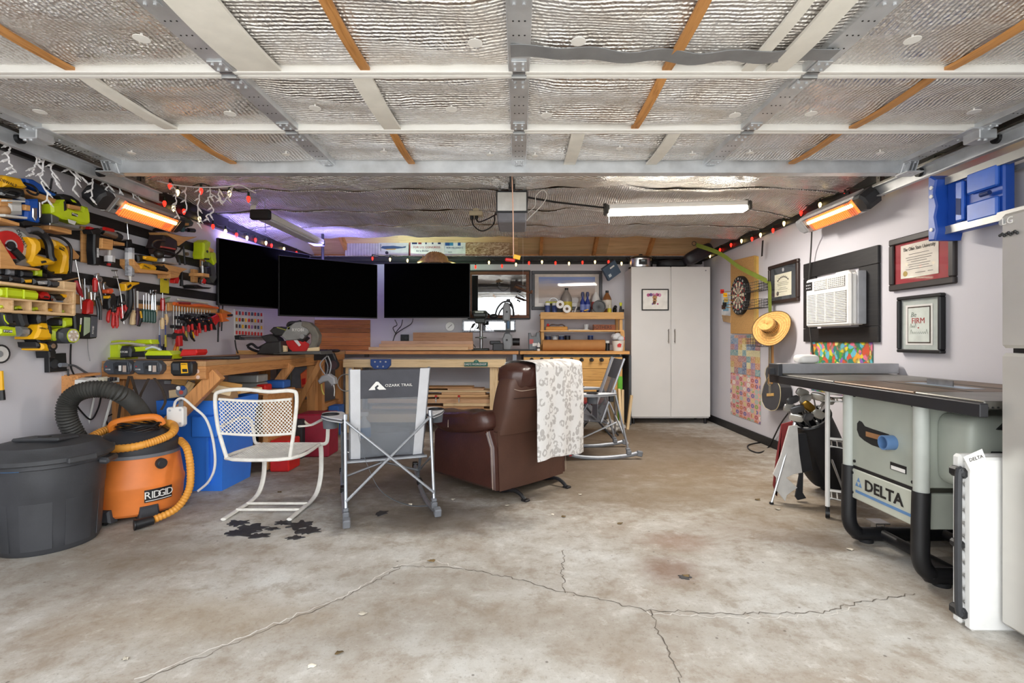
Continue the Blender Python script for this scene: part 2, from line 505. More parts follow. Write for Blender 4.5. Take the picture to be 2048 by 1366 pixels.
def foil(scale=1.,ang=0.,axis='y',warm=0.):
    t=NT('bubble_foil')
    mp=t.mapping((1,1,1),rot=(0,0,ang))
    wv=t.n('ShaderNodeTexWave',wave_type='BANDS',bands_direction='Y' if axis=='y' else 'X',wave_profile='SIN')
    wv.inputs['Scale'].default_value=17.*scale;wv.inputs['Distortion'].default_value=2.2;wv.inputs['Detail'].default_value=2.;wv.inputs['Detail Scale'].default_value=.8
    t.l(mp,wv.inputs['Vector'])
    vo=t.n('ShaderNodeTexVoronoi');vo.inputs['Scale'].default_value=85.;t.l(t.tc(),vo.inputs['Vector'])
    cr=t.noise(scale=3.2,detail=5.,rough=.6,dist=1.)
    h=t.math('ADD',t.math('MULTIPLY',wv.outputs['Fac'],.75),t.math('MULTIPLY',vo.outputs['Distance'],.7))
    h=t.math('MULTIPLY_ADD',cr.outputs[0],5.0,h)
    tone=t.ramp(cr.outputs[0],[(.3,'#e6ded5'),(.55,'#f1efed'),(.8,'#f6f5f6')])
    t.set(Base_Color=tone,Metallic=.58,Roughness=.21);t.bump(h,.95,.011)
    return t.m
WALL=paint('#cfccd2');BLKW=blackwood();CONC=concrete()
FOIL_Y=foil(axis='y');FOIL_X=foil(axis='x');DRIVE=mat('#bdb8ae',.9,var=.12,scale=3.)
SKINNY=mat('#f0eeea',.45,var=.02)

b=MB();b.bx(XL-.1,XR+.1,YF-.2,YB+.1,-.1,0)
floor=struct('floor',b,CONC,'stained and cracked grey concrete slab across the garage')
b=MB();b.bx(-9,9,-14,YF-.2,-.12,-.02);struct('driveway',b,DRIVE,'pale concrete apron outside the garage opening')
b=MB();b.bx(XL-.12,XL,YF,YB+.12,0,3.5);wall_left=struct('wall_left',b,WALL)  # both side walls run past the ceiling, unseen, to keep attic light out
b=MB();b.bx(XR,XR+.12,YF,YB+.12,0,3.5);wall_right=struct('wall_right',b,WALL)
b=MB();b.bx(XL-.12,XR+.12,YB,YB+.12,0,2.26);wall_back=struct('wall_back',b,WALL)
b=MB();b.bx(XL-.12,-2.52,YF-.14,YF,0,2.3);b.bx(2.40,XR+.12,YF-.14,YF,0,2.3);b.bx(-2.52,2.40,YF-.14,YF,2.24,2.6)
struct('wall_front',b,WALL)
# black top bands and baseboards
for nm,args in(('trim_1',(XL,XL+.035,YF,4.9,2.14,2.27)),('trim_2',(XL,XL+.035,4.9,YB,2.14,2.25)),('trim_3',(XR-.035,XR,YF,YB,2.19,2.29)),('trim_4',(XL+.035,XR-.035,YB-.04,YB,2.15,2.24))):
    b=MB();b.bx(*args,bev=.003);struct(nm,b,BLKW)
b=MB();b.bx(XL,XL+.018,YF,YB,0,.09,bev=.004);struct('baseboard_left',b,BLKW)
b=MB();b.bx(XR-.018,XR,YF,YB,0,.09,bev=.004);struct('baseboard_right',b,BLKW)
# french-cleat boards on the left wall
for z0,z1,ya,yb in((1.870,1.940,2.55,4.66),(1.742,1.806,2.45,4.70),(1.605,1.668,2.45,4.72),(1.460,1.530,2.45,4.74)):
    b=MB();b.bx(XL,XL+.019,ya,yb,z0,z1,bev=.002);part(wall_left,'cleat_board',b,BLKW)
# ceiling: sheets of foil bubble insulation stapled under the joists, stopping short of the back wall
def fz(x,y):
    return 2.315+.016*math.sin(y*9.2+.6*math.sin(x*1.3))+.026*noise.noise((x*1.1,y*2.4,3.))+.016*noise.noise((x*4,y*6,1.))+.006*noise.noise((x*11,y*13,2.))+.008*math.sin(x*11+2*math.sin(y*3))
ceil=thing('ceiling','silver bubble-foil insulation lining the ceiling',None,kind='structure')
ys=[YF,2.2,3.3,4.05,4.75,5.35,5.95]
for i in range(len(ys)-1):
    y0,y1=ys[i],ys[i+1]+.05
    def fn(u,v,y0=y0,y1=y1,i=i):
        x=XL+.01+(XR-XL-.02)*u;y=y0+(y1-y0)*v
        lift=-.016*(1-v)**6*(1+noise.noise((x*2.,i*5.,1)))if i else 0
        lift-=.03*math.sin(v*PI)*(.6+.4*noise.noise((x*.8,i*3.,0)))
        edge=max(0,1-min(x-XL,XR-x)/.45)**2
        return(x,y,fz(x,y)+lift+.012-.05*edge)
    b=MB();b.slab(fn,130,26,(0,0,.006));part(ceil,'foil_sheet',b,FOIL_X if i>2 else FOIL_Y,sharp=1.2)
b=MB();b.bx(XL-.12,XR+.12,YF-.14,5.9,2.42,2.5);b.bx(XL-.12,XR+.12,5.3,5.34,2.5,3.4);part(ceil,'attic_light_block',b,FIR_Y)  # unseen deck and upright board, added to stop light leaking through the attic
# roof slope over the back eave with rafters
sl=math.atan(.6)
def roofz(y):return 2.275+.6*(YB-y)
roof=thing('roof','bare plywood roof underside with rafters over the back wall',None,kind='structure')
for x0,x1 in((XL-.12,-1.615),(-1.615,-.015),(-.015,1.215),(1.215,XR+.12)):
    b=MB();b.add([(x0,5.2,roofz(5.2)),(x1,5.2,roofz(5.2)),(x1,YB+.12,roofz(YB+.12)),(x0,YB+.12,roofz(YB+.12)),
                     (x0,5.2,roofz(5.2)+.015),(x1,5.2,roofz(5.2)+.015),(x1,YB+.12,roofz(YB+.12)+.015),(x0,YB+.12,roofz(YB+.12)+.015)],
                    [(3,2,1,0),(4,5,6,7),(0,1,5,4),(2,3,7,6),(1,2,6,5),(3,0,4,7)])
    part(roof,'sheathing',b,wood('#e2bd90','#c79a68',axis='x',scale=.5))
for x in(-2.35,-1.6,-.85,.30,1.03,1.78):
    yc,ln=(5.80,1.2)if-1.7<x<-.8 else(6.15,2.0);b=MB();b.box((x,yc,roofz(yc)-.045),(.04,ln,.09),(-sl,0,0));part(roof,'rafter',b,FIR_Y)
b=MB();b.bx(XL,XR,6.76,6.98,2.213,2.221);part(roof,'plate_insulation',b,FOIL_X)
b=MB();b.bx(XL+.036,XR-.036,6.75,YB-.042,2.178,2.212,bev=.003);part(roof,'eave_shelf',b,BLKW)
b=MB();b.bx(XL-.12,XR+.12,YB-.02,YB+.12,2.24,2.29);part(roof,'top_plate',b,FIR_X)

# cracks and old tar flakes on the slab
def ribbon(pts,w,z=.0012):
    b=MB();P=[]
    for i in range(len(pts)-1):
        a,c=Vector(pts[i]),Vector(pts[i+1]);n=max(2,int((c-a).length/.018))
        for k in range(n):P.append(a.lerp(c,k/n)+Vector((random.uniform(-.010,.010),random.uniform(-.012,.012),0)))
    P.append(Vector(pts[-1]));L=[];R_=[]
    for i,p in enumerate(P):
        d=(P[min(i+1,len(P)-1)]-P[max(i-1,0)]).normalized();nn=Vector((-d.y,d.x,0));ww=w*random.uniform(.4,1.2)
        L.append((p.x+nn.x*ww,p.y+nn.y*ww,z));R_.append((p.x-nn.x*ww,p.y-nn.y*ww,z))
    n=len(P);b.add(L+R_,[(i,n+i,n+i+1,i+1)for i in range(n-1)]);return b
CRK=mat('#6a6157',.95,var=.3);CRKL=mat('#d6d1c9',.9,var=.1)
def crack(pp,w,m):part(floor,'crack',ribbon([fl(*q)for q in pp],w),m)
crack([(275,1366),(480,1282),(690,1196),(800,1136)],.0022,CRK)
crack([(268,1362),(476,1278),(690,1191),(795,1131)],.0032,CRKL)
crack([(790,1134),(900,1133),(1020,1155),(1130,1184),(1290,1220),(1480,1228),(1640,1225),(1745,1200),(1830,1188)],.0026,CRK)
crack([(1128,1184),(1124,1140),(1128,1100)],.002,CRK)
crack([(1305,1222),(1315,1262),(1350,1330),(1360,1366)],.0025,CRK)
crack([(800,1130),(862,1120),(930,1140)],.003,CRKL)
crack([(1290,1226),(1480,1236),(1640,1232),(1740,1210)],.0026,CRKL)
TAR=mat('#2f2d2e',.6,var=.3,bump=.4)
def flake(px,py,rx,ry):
    c=fl(px,py);kx=c.y/F;ky=c.y*c.y/(H*F);b=MB();n=26;P=[]
    for k in range(n):
        a=2*PI*k/n;r=.72+.5*noise.noise((math.cos(a)*2.3+px,math.sin(a)*2.3+py,0))+random.uniform(-.16,.16)
        P.append((c.x+math.cos(a)*rx*kx*r,c.y+math.sin(a)*ry*ky*r))
    vs=[(x,y,.0035)for x,y in P]+[(c.x+(x-c.x)*1.03,c.y+(y-c.y)*1.03,.0)for x,y in P]+[(c.x,c.y,.0045)]
    b.add(vs,[(k,(k+1)%n,2*n)for k in range(n)]+[(n+k,n+(k+1)%n,(k+1)%n,k)for k in range(n)]);part(floor,'tar_flake',b,TAR)
for q in((475,1047,28,8),(505,1056,38,9),(480,1066,36,9),(515,1072,30,7),(566,1046,20,6),(600,1050,30,11),(615,1062,32,10),(590,1076,20,5),(545,1058,18,4),(762,1027,13,6),(1370,1155,16,5)):flake(*q)
LEAFM=mat('#c9bfae',.8,var=.3,rnd=.3);LEAFB=mat('#6b5634',.8,var=.3,rnd=.3)
random.seed(21)
leafspots=[(252,1320,12,0),(622,1334,13,0),(678,1308,12,1),(726,1229,14,0),(862,1123,11,1),(1240,1048,8,1),(1015,1012,8,0),(905,1000,9,0),(1372,1153,12,1),(1700,1100,10,0),(1515,1000,9,1),(1555,1019,10,0),(1160,990,5,0),(1105,1030,5,0),(820,1010,6,0),(560,985,8,1),(1128,1034,7,1)]
leafwhere=['nearest the lower left corner','lowest and left of the middle','just above the lowest pale one','under the long pale crack at the left','where the cracks meet','right of the recliner feet','just in front of the recliner foot','left of the recliner foot','below the rust stain on the right','beside the table saw foot','left of the golf bag leg','closest to the golf bag leg','right of the recliner, smallest','in front of the recliner, small','by the right runner of the grey camp chair','under the white mesh chair','right of the small pale recliner one']
for px,py,s,k in leafspots:
    c=fl(px,py);r=s*c.y/F*.75;n=9;P=[]
    a0=random.uniform(0,6)
    for i in range(n):
        a=a0+2*PI*i/n;q=r*random.uniform(.45,1.1);P.append((math.cos(a)*q,math.sin(a)*q*.8,.003+random.uniform(0,.006)))
    b=MB();b.slab
    b.add([(0,0,.009)]+P+[(p[0],p[1],p[2]-.002)for p in P],[(0,1+i,1+(i+1)%n)for i in range(n)]+[(1+i,1+n+i,1+n+(i+1)%n,1+(i+1)%n)for i in range(n)])
    solo('fallen_leaf',b,(LEAFM,LEAFB)[k],f"{('pale', 'brown')[k]} dry leaf scrap on the concrete, {leafwhere[leafspots.index((px, py, s, k))]}",'leaf',(c.x,c.y,0),group='dry leaf scraps on the floor')

# ================================================================ SECTIONAL DOOR, open overhead
DZ=2.17
def dxy(px,py,z=DZ-.005):
    Y=(z-H)*F/(CY-py);return((px-CX)*Y/F,Y)
door=thing('door_1','open sectional overhead door lined with foil insulation',None,kind='structure')
secs=[(.93,1.50),(1.53,2.01),(2.06,2.565),(2.62,3.08)]
stiles=[-2.46,-1.165,0.,1.17,2.35]
b=MB();b.bx(-2.5,2.40,.90,3.12,DZ+.045,DZ+.06);part(door,'door_skin',b,WHITE)
for(y0,y1)in secs:
    for k in range(4):
        x0,x1=stiles[k]+.02,stiles[k+1]-.02;ph=random.uniform(0,9);sg=random.uniform(.6,1.1)
        def fn(u,v,x0=x0,x1=x1,y0=y0,y1=y1,ph=ph,sg=sg):
            x=x0+(x1-x0)*u;y=y0-.012+(y1-y0+.024)*v
            e=min(1,9*u*(1-u))*min(1,8*v*(1-v))
            z=DZ+.026-.020*sg*e+.010*e*noise.noise((x*2.2+ph,y*5,ph))+.006*e*math.sin((y+.06*math.sin(x*4+ph))*24+ph)+.003*noise.noise((x*14,y*14,ph))
            return(x,y,z)
        b=MB();b.slab(fn,34,18,(0,0,.005));part(door,'foil_panel',b,FOIL_Y if k in(1,2)else FOIL_X,sharp=1.2)
for y0,y1 in((1.50,1.53),(2.009,2.062),(2.567,2.617)):
    b=MB();m=(y0+y1)/2
    b.bx(-2.48,2.38,y0-(.02 if y0<1.6 else 0),m-.003,DZ-.006,DZ+.04,bev=.003);b.bx(-2.48,2.38,m+.003,y1,DZ-.006,DZ+.04,bev=.003)
    b.bx(-2.48,2.38,m-.004,m+.004,DZ+.002,DZ+.04);part(door,'section_rail',b,SKINNY)
# steel stiles with hinge leaves, bolts and slots
for xs in stiles:
    wd=.085 if xs not in(stiles[0],stiles[4])else.07
    for(y0,y1)in secs:
        st=MB();st.bx(xs-wd/2,xs+wd/2,y0-.02,y1+.02,DZ-.004,DZ+.03,bev=.002);o=part(door,'stile',st,GALV)
        hb=MB()
        for yy in(y0+.045,y1-.045):
            hb.box((xs,yy,DZ-.007),(wd*.7,.075,.005),None,.001)
            for dx in(-.016,.016):
                for dy in(-.02,.02):hb.cyl((xs+dx,yy+dy,DZ-.009),(xs+dx,yy+dy,DZ-.016),.006,n=8)
        part(o,'hinge_leaf',hb,GALV)
        sl_=MB()
        for yy in(y0+.16,y0+.24,y0+.32):
            for dx in(-.02,0,.02):sl_.cyl((xs+dx,yy,DZ-.003),(xs+dx,yy,DZ-.0052),.0035,n=6)
        part(o,'punched_hole',sl_,BLACKM)
for xs in stiles[1:4]:
    for yy in(1.515,2.036,2.592):
        b=MB();b.cyl((xs-.03,yy,DZ-.012),(xs+.03,yy,DZ-.012),.009,n=10);b.box((xs,yy,DZ-.008),(.05,.06,.005));part(door,'hinge_knuckle',b,STEEL)
# wood battens, white strips, pins and duct tape
WST=mat('#e9e5dc',.6,var=.05)
def strip(x0,x1,s,m,nm,dz=.0):
    y0,y1=secs[s];b=MB()
    b.slab(lambda u,v:(x0+(x1-x0)*u,y0-.012+(y1-y0+.024)*v,DZ-.010-dz+.012*abs(2*v-1)**2),3,9,(0,0,.012));part(door,nm,b,m)
OAK_Y=wood('#c98f52','#a06830',axis='y')
for x,ss in((-1.785,(0,1)),(-1.745,(3,)),(-.612,(0,1)),(-.655,(3,)),(.588,(0,1,2)),(1.71,(0,1)),(1.695,(2,)),(1.665,(3,))):
    for s in ss:strip(x-.019,x+.019,s,OAK_Y,'wood_batten')
for x0,x1,s in((-1.80,-1.735,2),(-1.115,-.945,1),(-1.115,-.945,0),(-.685,-.60,2),(.884,.928,1),(.982,1.064,1),(.884,.928,0),(.982,1.064,0),(.272,.342,3),(.775,.838,3)):
    strip(x0,x1,s,WST,'white_strip',.004)
for px,py in((283,74),(950,83),(1157,80),(1825,77),(80,221),(460,225),(630,214),(903,216),(1093,228),(1470,228),(1622,225),(1948,221),(263,304),(572,307),(768,302),(1070,310),(1240,295),(1500,304),(1760,304),(1385,307),(980,308)):
    x,y=dxy(px,py);b=MB();r=.027 if py<290 else.021
    b.lathe([(0,-.0005),(r,0),(r,.002),(.004,.004),(.004,.02)],16,(x,y,DZ-.012));part(door,'plastic_washer',b,SKINNY)
TAPE=mat('#8d8f92',.4,.3,var=.1)
b=MB();b.slab(lambda u,v:(-.03+1.2*u,1.815+.075*v+.045*math.sin(u*2.6)+.006*math.sin(u*23+v),DZ-.011+.006*math.sin(u*30)),40,4,(0,0,.003));part(door,'duct_tape',b,TAPE)
for x,s in((1.08,1),(-1.20,2)):
    pass
# top strut
b=MB();b.bx(-2.46,2.35,3.085,3.10,2.118,2.20,bev=.002);b.bx(-2.46,2.35,3.10,3.15,2.118,2.124);b.bx(-2.46,2.35,3.10,3.15,2.194,2.20);part(door,'top_strut',b,GALV)
# end brackets and rollers
for xs,sg in((-2.475,-1),(2.365,1)):
    for yy in(1.51,2.036,2.592):
        b=MB();b.box((xs,yy,DZ-.03),(.09,.10,.05),None,.004);b.box((xs-sg*.06,yy,DZ-.008),(.06,.12,.006))
        for dx in(-.03,.0):b.cyl((xs+dx,yy-.03,DZ-.055),(xs+dx,yy-.03,DZ-.063),.009,n=8)
        o=part(door,'roller_bracket',b,GALV)
        r=MB();r.cyl((xs+sg*.05,yy+.01,DZ-.035),(xs+sg*.10,yy+.01,DZ-.035),.008,n=8);r.cyl((xs+sg*.085,yy+.01,DZ-.035),(xs+sg*.118,yy+.01,DZ-.035),.026,n=16);part(o,'roller',r,BLACK)
    b=MB();b.box((xs+sg*.0,3.08,2.155),(.085,.05,.10),(.45,0,0),.003);b.box((xs,3.06,2.105),(.10,.10,.006))
    for dx in(-.022,0,.022):b.box((xs+dx,3.05,2.155),(.008,.05,.10),(.45,0,0))
    o=part(door,'top_bracket',b,GALV)
    r=MB();r.cyl((xs,3.10,2.125),(xs+sg*.09,3.10,2.125),.008,n=8);r.cyl((xs+sg*.08,3.10,2.125),(xs+sg*.112,3.10,2.125),.026,n=16);part(o,'roller',r,BLACK)
# horizontal tracks hung from perforated angle
for xs,sg,lab in((-2.585,-1,'left'),(2.47,1,'right')):
    tr=thing('door_track',f'galvanised horizontal door track along the {lab} wall','track',(xs,0,2.1),group=None)
    b=MB();b.bx(-.004,.004,YF+.05,3.62,-.02,.05);b.bx(-sg*.03 if sg>0 else 0,0 if sg>0 else.03,YF+.05,3.62,-.023,-.017);b.bx(-.03 if sg>0 else 0,0 if sg>0 else.03,YF+.05,3.62,.047,.053)
    part(tr,'rail',b,GALV)
    b=MB();b.bx(-.015 if sg>0 else-.018,.018 if sg>0 else.015,YF+.05,3.55,.053,.058);b.bx(sg*.012,sg*.016,YF+.05,3.55,.03,.085);part(tr,'angle_bar',b,mat('#8b8a86',.45,.8))
    for yy in(3.5,1.6):
        h=MB();h.bx(sg*.02,sg*.024,yy-.02,yy+.02,-.01,.20);h.bx(sg*.02,sg*.05,yy-.02,yy-.016,-.01,.20);o=part(tr,'hanger',h,mat('#77756f',.5,.8))
        k=MB()
        for z in(.05,.085,.12,.155):k=MB();k.cyl((sg*.0195,yy,z),(sg*.026,yy,z),.006,n=8);part(o,'slot',k,BLACKM)
# ================================================================ LAMPS OF THE ROOM
def area(name,root,loc,size,sy,power,col,rot):
    l=bpy.data.lights.new(name,'AREA');l.shape='RECTANGLE';l.size=size;l.size_y=sy;l.energy=power;l.color=col
    o=bpy.data.objects.new(name,l);COL.objects.link(o);o.parent=root;o.location=loc;o.rotation_euler=rot;return o
# shop light under the ceiling, right of the opener
r=thing('shop_light','long white shop light, switched on, right of the door opener','light',(1.33,4.25,2.195),0,rot=(0,-.028,0))
b=MB();b.prism([(-.58,.0),(-.58,.05),(.58,.05),(.58,.0)],-.055,.055,.01);part(r,'housing',b,WHITEG)
b=MB();b.prism([(-.575,-.03),(-.575,.0),(.575,.0),(.575,-.03)],-.048,.048,.015);part(r,'diffuser',b,emit('#fff6e6',22.))
for sx in(-1,1):
    b=MB();b.box((sx*.595,0,.01),(.035,.115,.075),None,.01);b.box((sx*.60,.03,.05),(.03,.03,.05),None,.006);part(r,'end_cap',b,mat('#3a3834',.5))
    b=MB();b.tube([(sx*.5,0,.05),(sx*.5,0,.14)],.0025,6);part(r,'hanging_chain',b,STEEL)
b=MB();b.tube([(-.575,0,-.03),(-.575,0,-.10)],.0018,5);part(r,'pull_cord',b,WHITE)
area('shop_lamp',r,(0,0,-.04),1.1,.08,26,(1.,.95,.88),(0,0,0))
b=MB();b.tube(spline([at(1056,395,4.0),at(1110,404,4.1),at(1170,411,4.2),at(1213,416,4.25)],6),.008,8);solo('electric_cable',b,BLACK,'black power cord running from the door opener to the lit shop light','cord')
# second shop light along the left side (dark)
r=thing('shop_light','white shop light angled towards the corner televisions, switched off','light',(-2.18,4.88,2.14),0,rot=(0,0,math.radians(90)))
b=MB();b.prism([(-.60,.0),(-.60,.05),(.62,.05),(.62,.0)],-.06,.06,.01);part(r,'housing',b,WHITEG)
b=MB();b.prism([(-.59,-.02),(-.59,0),(.61,0),(.61,-.02)],-.05,.05,.01);part(r,'diffuser',b,mat('#dcdce6',.4))
b=MB();b.box((-.62,0,.012),(.05,.17,.085),None,.012);part(r,'end_cap',b,BLACK)
b=MB();b.box((.635,0,.012),(.03,.12,.07),None,.01);part(r,'far_cap',b,mat('#4a4a55',.5))
b=MB();b.tube([(-.55,0,.05),(-.55,.0,.15)],.003,6);part(r,'hanging_chain',b,STEEL)
b=MB();b.tube([(-.6,-.03,-.02),(-.6,-.03,-.13)],.0018,5);part(r,'pull_cord',b,BLACK)

# ================================================================ BENCHES
BT=.953
wb=thing('workbench','long fir workbench along the left wall, its end facing the viewer','workbench',(-2.49,3.44,0))
X0,X1=-.355,.355
for k in range(4):
    b=MB();b.bx(X0+k*.1775+.001,X0+(k+1)*.1775-.001,.0,1.92,BT-.036,BT,bev=.003);part(wb,'top_board',b,wood('#b98e62','#93683f',axis='y'))
b=MB();b.bx(X0,X1,-.001,.037,BT-.125,BT-.036,bev=.003);part(wb,'end_apron',b,FIR_X)
b=MB();b.bx(X1-.038,X1,.037,1.39,BT-.115,BT-.036,bev=.003);part(wb,'side_apron',b,FIR_Y)
b=MB();b.bx(X1-.038,X1-.002,1.39,1.92,BT-.118,BT-.036,bev=.003);part(wb,'far_apron',b,FIR_Y)
b=MB();b.box((.145,.065,.60),(.09,.055,.74),(0,.785,0),.003);part(wb,'front_brace',b,FIR_Z)
b=MB();b.box((-.29,.10,.41),(.085,.085,.82),None,.003);part(wb,'leg',b,FIR_Z)
b=MB();b.box((.18,1.25,.60),(.075,.04,.66),(0,.62,0),.003);part(wb,'middle_brace',b,FIR_Z)
b=MB();b.box((.27,1.86,.60),(.06,.04,.70),(0,.50,0),.003);part(wb,'far_brace',b,FIR_Z)
for x,y,h_ in((.305,1.9,.83),(-.2,1.9,.83)):
    b=MB();b.box((x,y,h_/2),(.085,.085,h_),None,.003);part(wb,'leg',b,FIR_Z)
b=MB();b.bx(-.2,.30,1.86,1.90,.50,.585,bev=.003);part(wb,'stretcher',b,FIR_X)
b=MB();b.box((.325,1.32,.73),(.035,.035,.38),None,.002);b.box((.16,1.32,.905),(.33,.035,.03),None,.002);part(wb,'steel_bracket',b,mat('#44443f',.55,.6))
# round sticker badge on the brace
b=MB();b.cyl((.175,.03,.745),(.175,.022,.745),.038,n=24);bd=part(wb,'round_badge',b,mat('#6b6d76',.5))
for dx,dz,r_,m in((-.02,.022,.014,WHITE),(.012,.022,.016,mat('#1d3f80',.4)),(.0,-.008,.014,mat('#b34a3f',.4))):
    b=MB();b.cyl((.175+dx,.0225,.745+dz),(.175+dx,.019,.745+dz),r_,n=16);part(bd,'sticker',b,m)
for dx,dz,r_ in((.30,.01,.014),(.305,-.03,.013)):
    b=MB();b.cyl((dx,.0,BT-.08+dz),(dx,-.004,BT-.08+dz),r_,n=16);part(wb,'sticker',b,mat('#d9b7a6',.5))

cb2=thing('corner_bench','fir bench top filling the back left corner under the televisions','workbench',(-2.5,6.2,0))
b=MB();b.bx(-.345,.31,-.83,.84,BT-.036,BT,bev=.003);part(cb2,'top_board',b,wood('#b98e62','#93683f',axis='y'))
b=MB();b.bx(.272,.312,-.83,.14,BT-.105,BT-.036,bev=.003);part(cb2,'apron',b,FIR_Y)
for x,y in((.275,-.55),(.275,.05),(-.28,.75)):
    b=MB();b.box((x,y,.42),(.075,.075,.84),None,.003);part(cb2,'leg',b,FIR_Z)
b=MB();b.bx(.24,.31,-.5,.0,.30,.375,bev=.003);part(cb2,'stretcher',b,FIR_Y)

bb_=thing('back_bench','long back-wall bench top behind the pine work table','workbench',(-1.1,6.36,0))
b=MB();b.bx(-1.085,1.095,0,.68,BT-.04,BT,bev=.004);part(bb_,'top_board',b,FIR_X)
b=MB();b.bx(1.02,1.07,.03,.08,0,BT-.04);part(bb_,'steel_leg',b,mat('#8c919b',.5,.4))
b=MB();b.bx(-1.0,-.95,.5,.55,0,BT-.04);part(bb_,'steel_leg',b,mat('#8c919b',.5,.4))
rb_=thing('back_bench','shorter back-wall bench top above the foosball table','workbench',(.71,6.36,0))
b=MB();b.bx(-.70,.685,0,.68,BT-.04,BT,bev=.004);part(rb_,'top_board',b,wood('#d39a58','#ae7536',axis='x'))
for x in(-.66,.65):
    b=MB();b.bx(x-.02,x+.02,.55,.6,0,BT-.04);part(rb_,'leg',b,mat('#33353a',.5))

# pine work table in front
pt=thing('work_table','pale pine work table with a green workshop plaque and a lower shelf of boards','table',(-1.1,5.95,0))
zt_=.878
b=MB();b.bx(-.96,.945,0,.38,zt_-.02,zt_,bev=.002);part(pt,'table_top',b,mat('#8d8880',.6))
b=MB();b.bx(-.96,.945,-.04,-.001,zt_-.105,zt_-.012,bev=.003);part(pt,'front_apron',b,PALE_X)
for x in(-.90,.80):
    b=MB();b.bx(x-.045,x+.045,.0,.04,.0,zt_-.105,bev=.003);part(pt,'leg',b,PALE_Z)
    b=MB();b.bx(x-.045,x+.045,.33,.37,.0,zt_-.02,bev=.003);part(pt,'leg',b,PALE_Z)
b=MB();b.bx(-.96,.92,-.04,-.001,.13,.225,bev=.003);part(pt,'shelf_apron',b,PALE_X)
b=MB();b.bx(-.95,.92,.0,.38,.205,.225,bev=.002);part(pt,'shelf',b,PALE_X)
# blue vise jaw plate and green plaque on the apron
b=MB();b.prism([(-.63,.87),(-.395,.87),(-.395,.80),(-.44,.755),(-.585,.755),(-.63,.80)],-.075,-.04,.006);vj=part(pt,'vise_plate',b,mat('#24498c',.45))
for x,z in((-.575,.84),(-.45,.84),(-.545,.785),(-.48,.785),(-.512,.842)):
    b=MB();b.cyl((x,-.076,z),(x,-.08,z),.010,n=10);part(vj,'bolt',b,LGREY)
b=MB();b.bx(.46,.735,-.052,-.041,.785,.835,bev=.002);b.cyl((.60,-.041,.83),(.60,-.051,.83),.032,n=20);pq=part(pt,'plaque',b,mat('#1c5e50',.45))
lettering(pq,"DAD'S WORKSHOP",.032,WHITE,(.59,-.0535,.81),sx=.92);lettering(pq,'X',.03,mat('#8fc2a8',.5),(.60,-.0535,.845))
# boards stacked on the lower shelf and on the table's back
random.seed(5)
def board(x0,x1,y0,y1,z0,z1,label,m,rz=0.,rx=0.,group='offcut boards stored under the pine work table'):
    b=MB();b.box((0,0,(z1-z0)/2),(x1-x0,y1-y0,z1-z0),None,.002)
    return solo('wood_board',b,m,label,'board',((x0+x1)/2,(y0+y1)/2,z0),group=group,rot=(rx,0,rz))
z=.225;k=0
BM=[wood('#d1a878','#b18656',axis='x'),wood('#c39a70','#a07a52',axis='x'),PALE_X,MAPLE_X,wood('#b58a5e','#8e6740',axis='x')]
stack=[(-.95,-.12,.05),(-1.75,-.42,.03),(-.9,-.30,.035),(-1.8,-.18,.05),(-.95,-.20,.02),(-1.7,-.36,.028),(-.92,-.40,.03),(-1.6,-.19,.022),(-.85,-.42,.018),(-1.75,-.55,.02)]
ords=['bottom','second','third','fourth','fifth','sixth','seventh','eighth','ninth','top']
for i,(x0,x1,t_)in enumerate(stack):
    board(x0,x1,5.993+random.uniform(0,.01),6.25+random.uniform(-.05,.02),z+.0005,z+t_,f'{ords[i]} board from the floor in the stack under the pine table',BM[i%5],random.uniform(-.02,.02)*(1 if i%2 else 0));z+=t_+.001
for px in(872,918):
    q=at(px,795,5.95);r=thing('spring_clamp',f"small red-topped clamp on the {'left' if px < 900 else 'right'} of the board stack",'clamp',(q.x,5.955,q.z-.06),group=None)
    b=MB();b.box((0,-.012,.075),(.03,.03,.025),None,.008);part(r,'red_grip',b,RED);b=MB();b.cyl((0,-.012,.0),(0,-.012,.06),.006,n=8);b.box((0,-.01,.03),(.02,.02,.015),None,.003);part(r,'screw',b,CHROME)
# three boards on the back bench
def board2(px0,px1,y0,y1,Y,t_,label,m):
    a,c=at(px0,y1,Y),at(px1,y0,Y);b=MB();b.bx(0,c.x-a.x,0,t_,0,c.z-a.z,bev=.002);return solo('wood_board',b,m,label,'board',(a.x,Y,max(a.z,BT+.0005)),group='boards standing on the back bench')
board2(737,936,694,700.3,6.40,.06,'pale front board with pencil hatching, lying on the back bench',wood('#dcb98c','#c79b69',axis='x'))
board2(758,946,688,699,6.48,.05,'middle board on the back bench behind the hatched one',MAPLE_X)
board2(762,946,682,699,6.55,.05,'reddish board on edge on the back bench, in front of the tallest one',wood('#c8a083','#a98063',axis='x'))
q=board2(826,945,665,699,6.62,.045,'tallest board with dark burl figure at the back of the bench',wood('#b78763','#8d5f40',axis='x'))

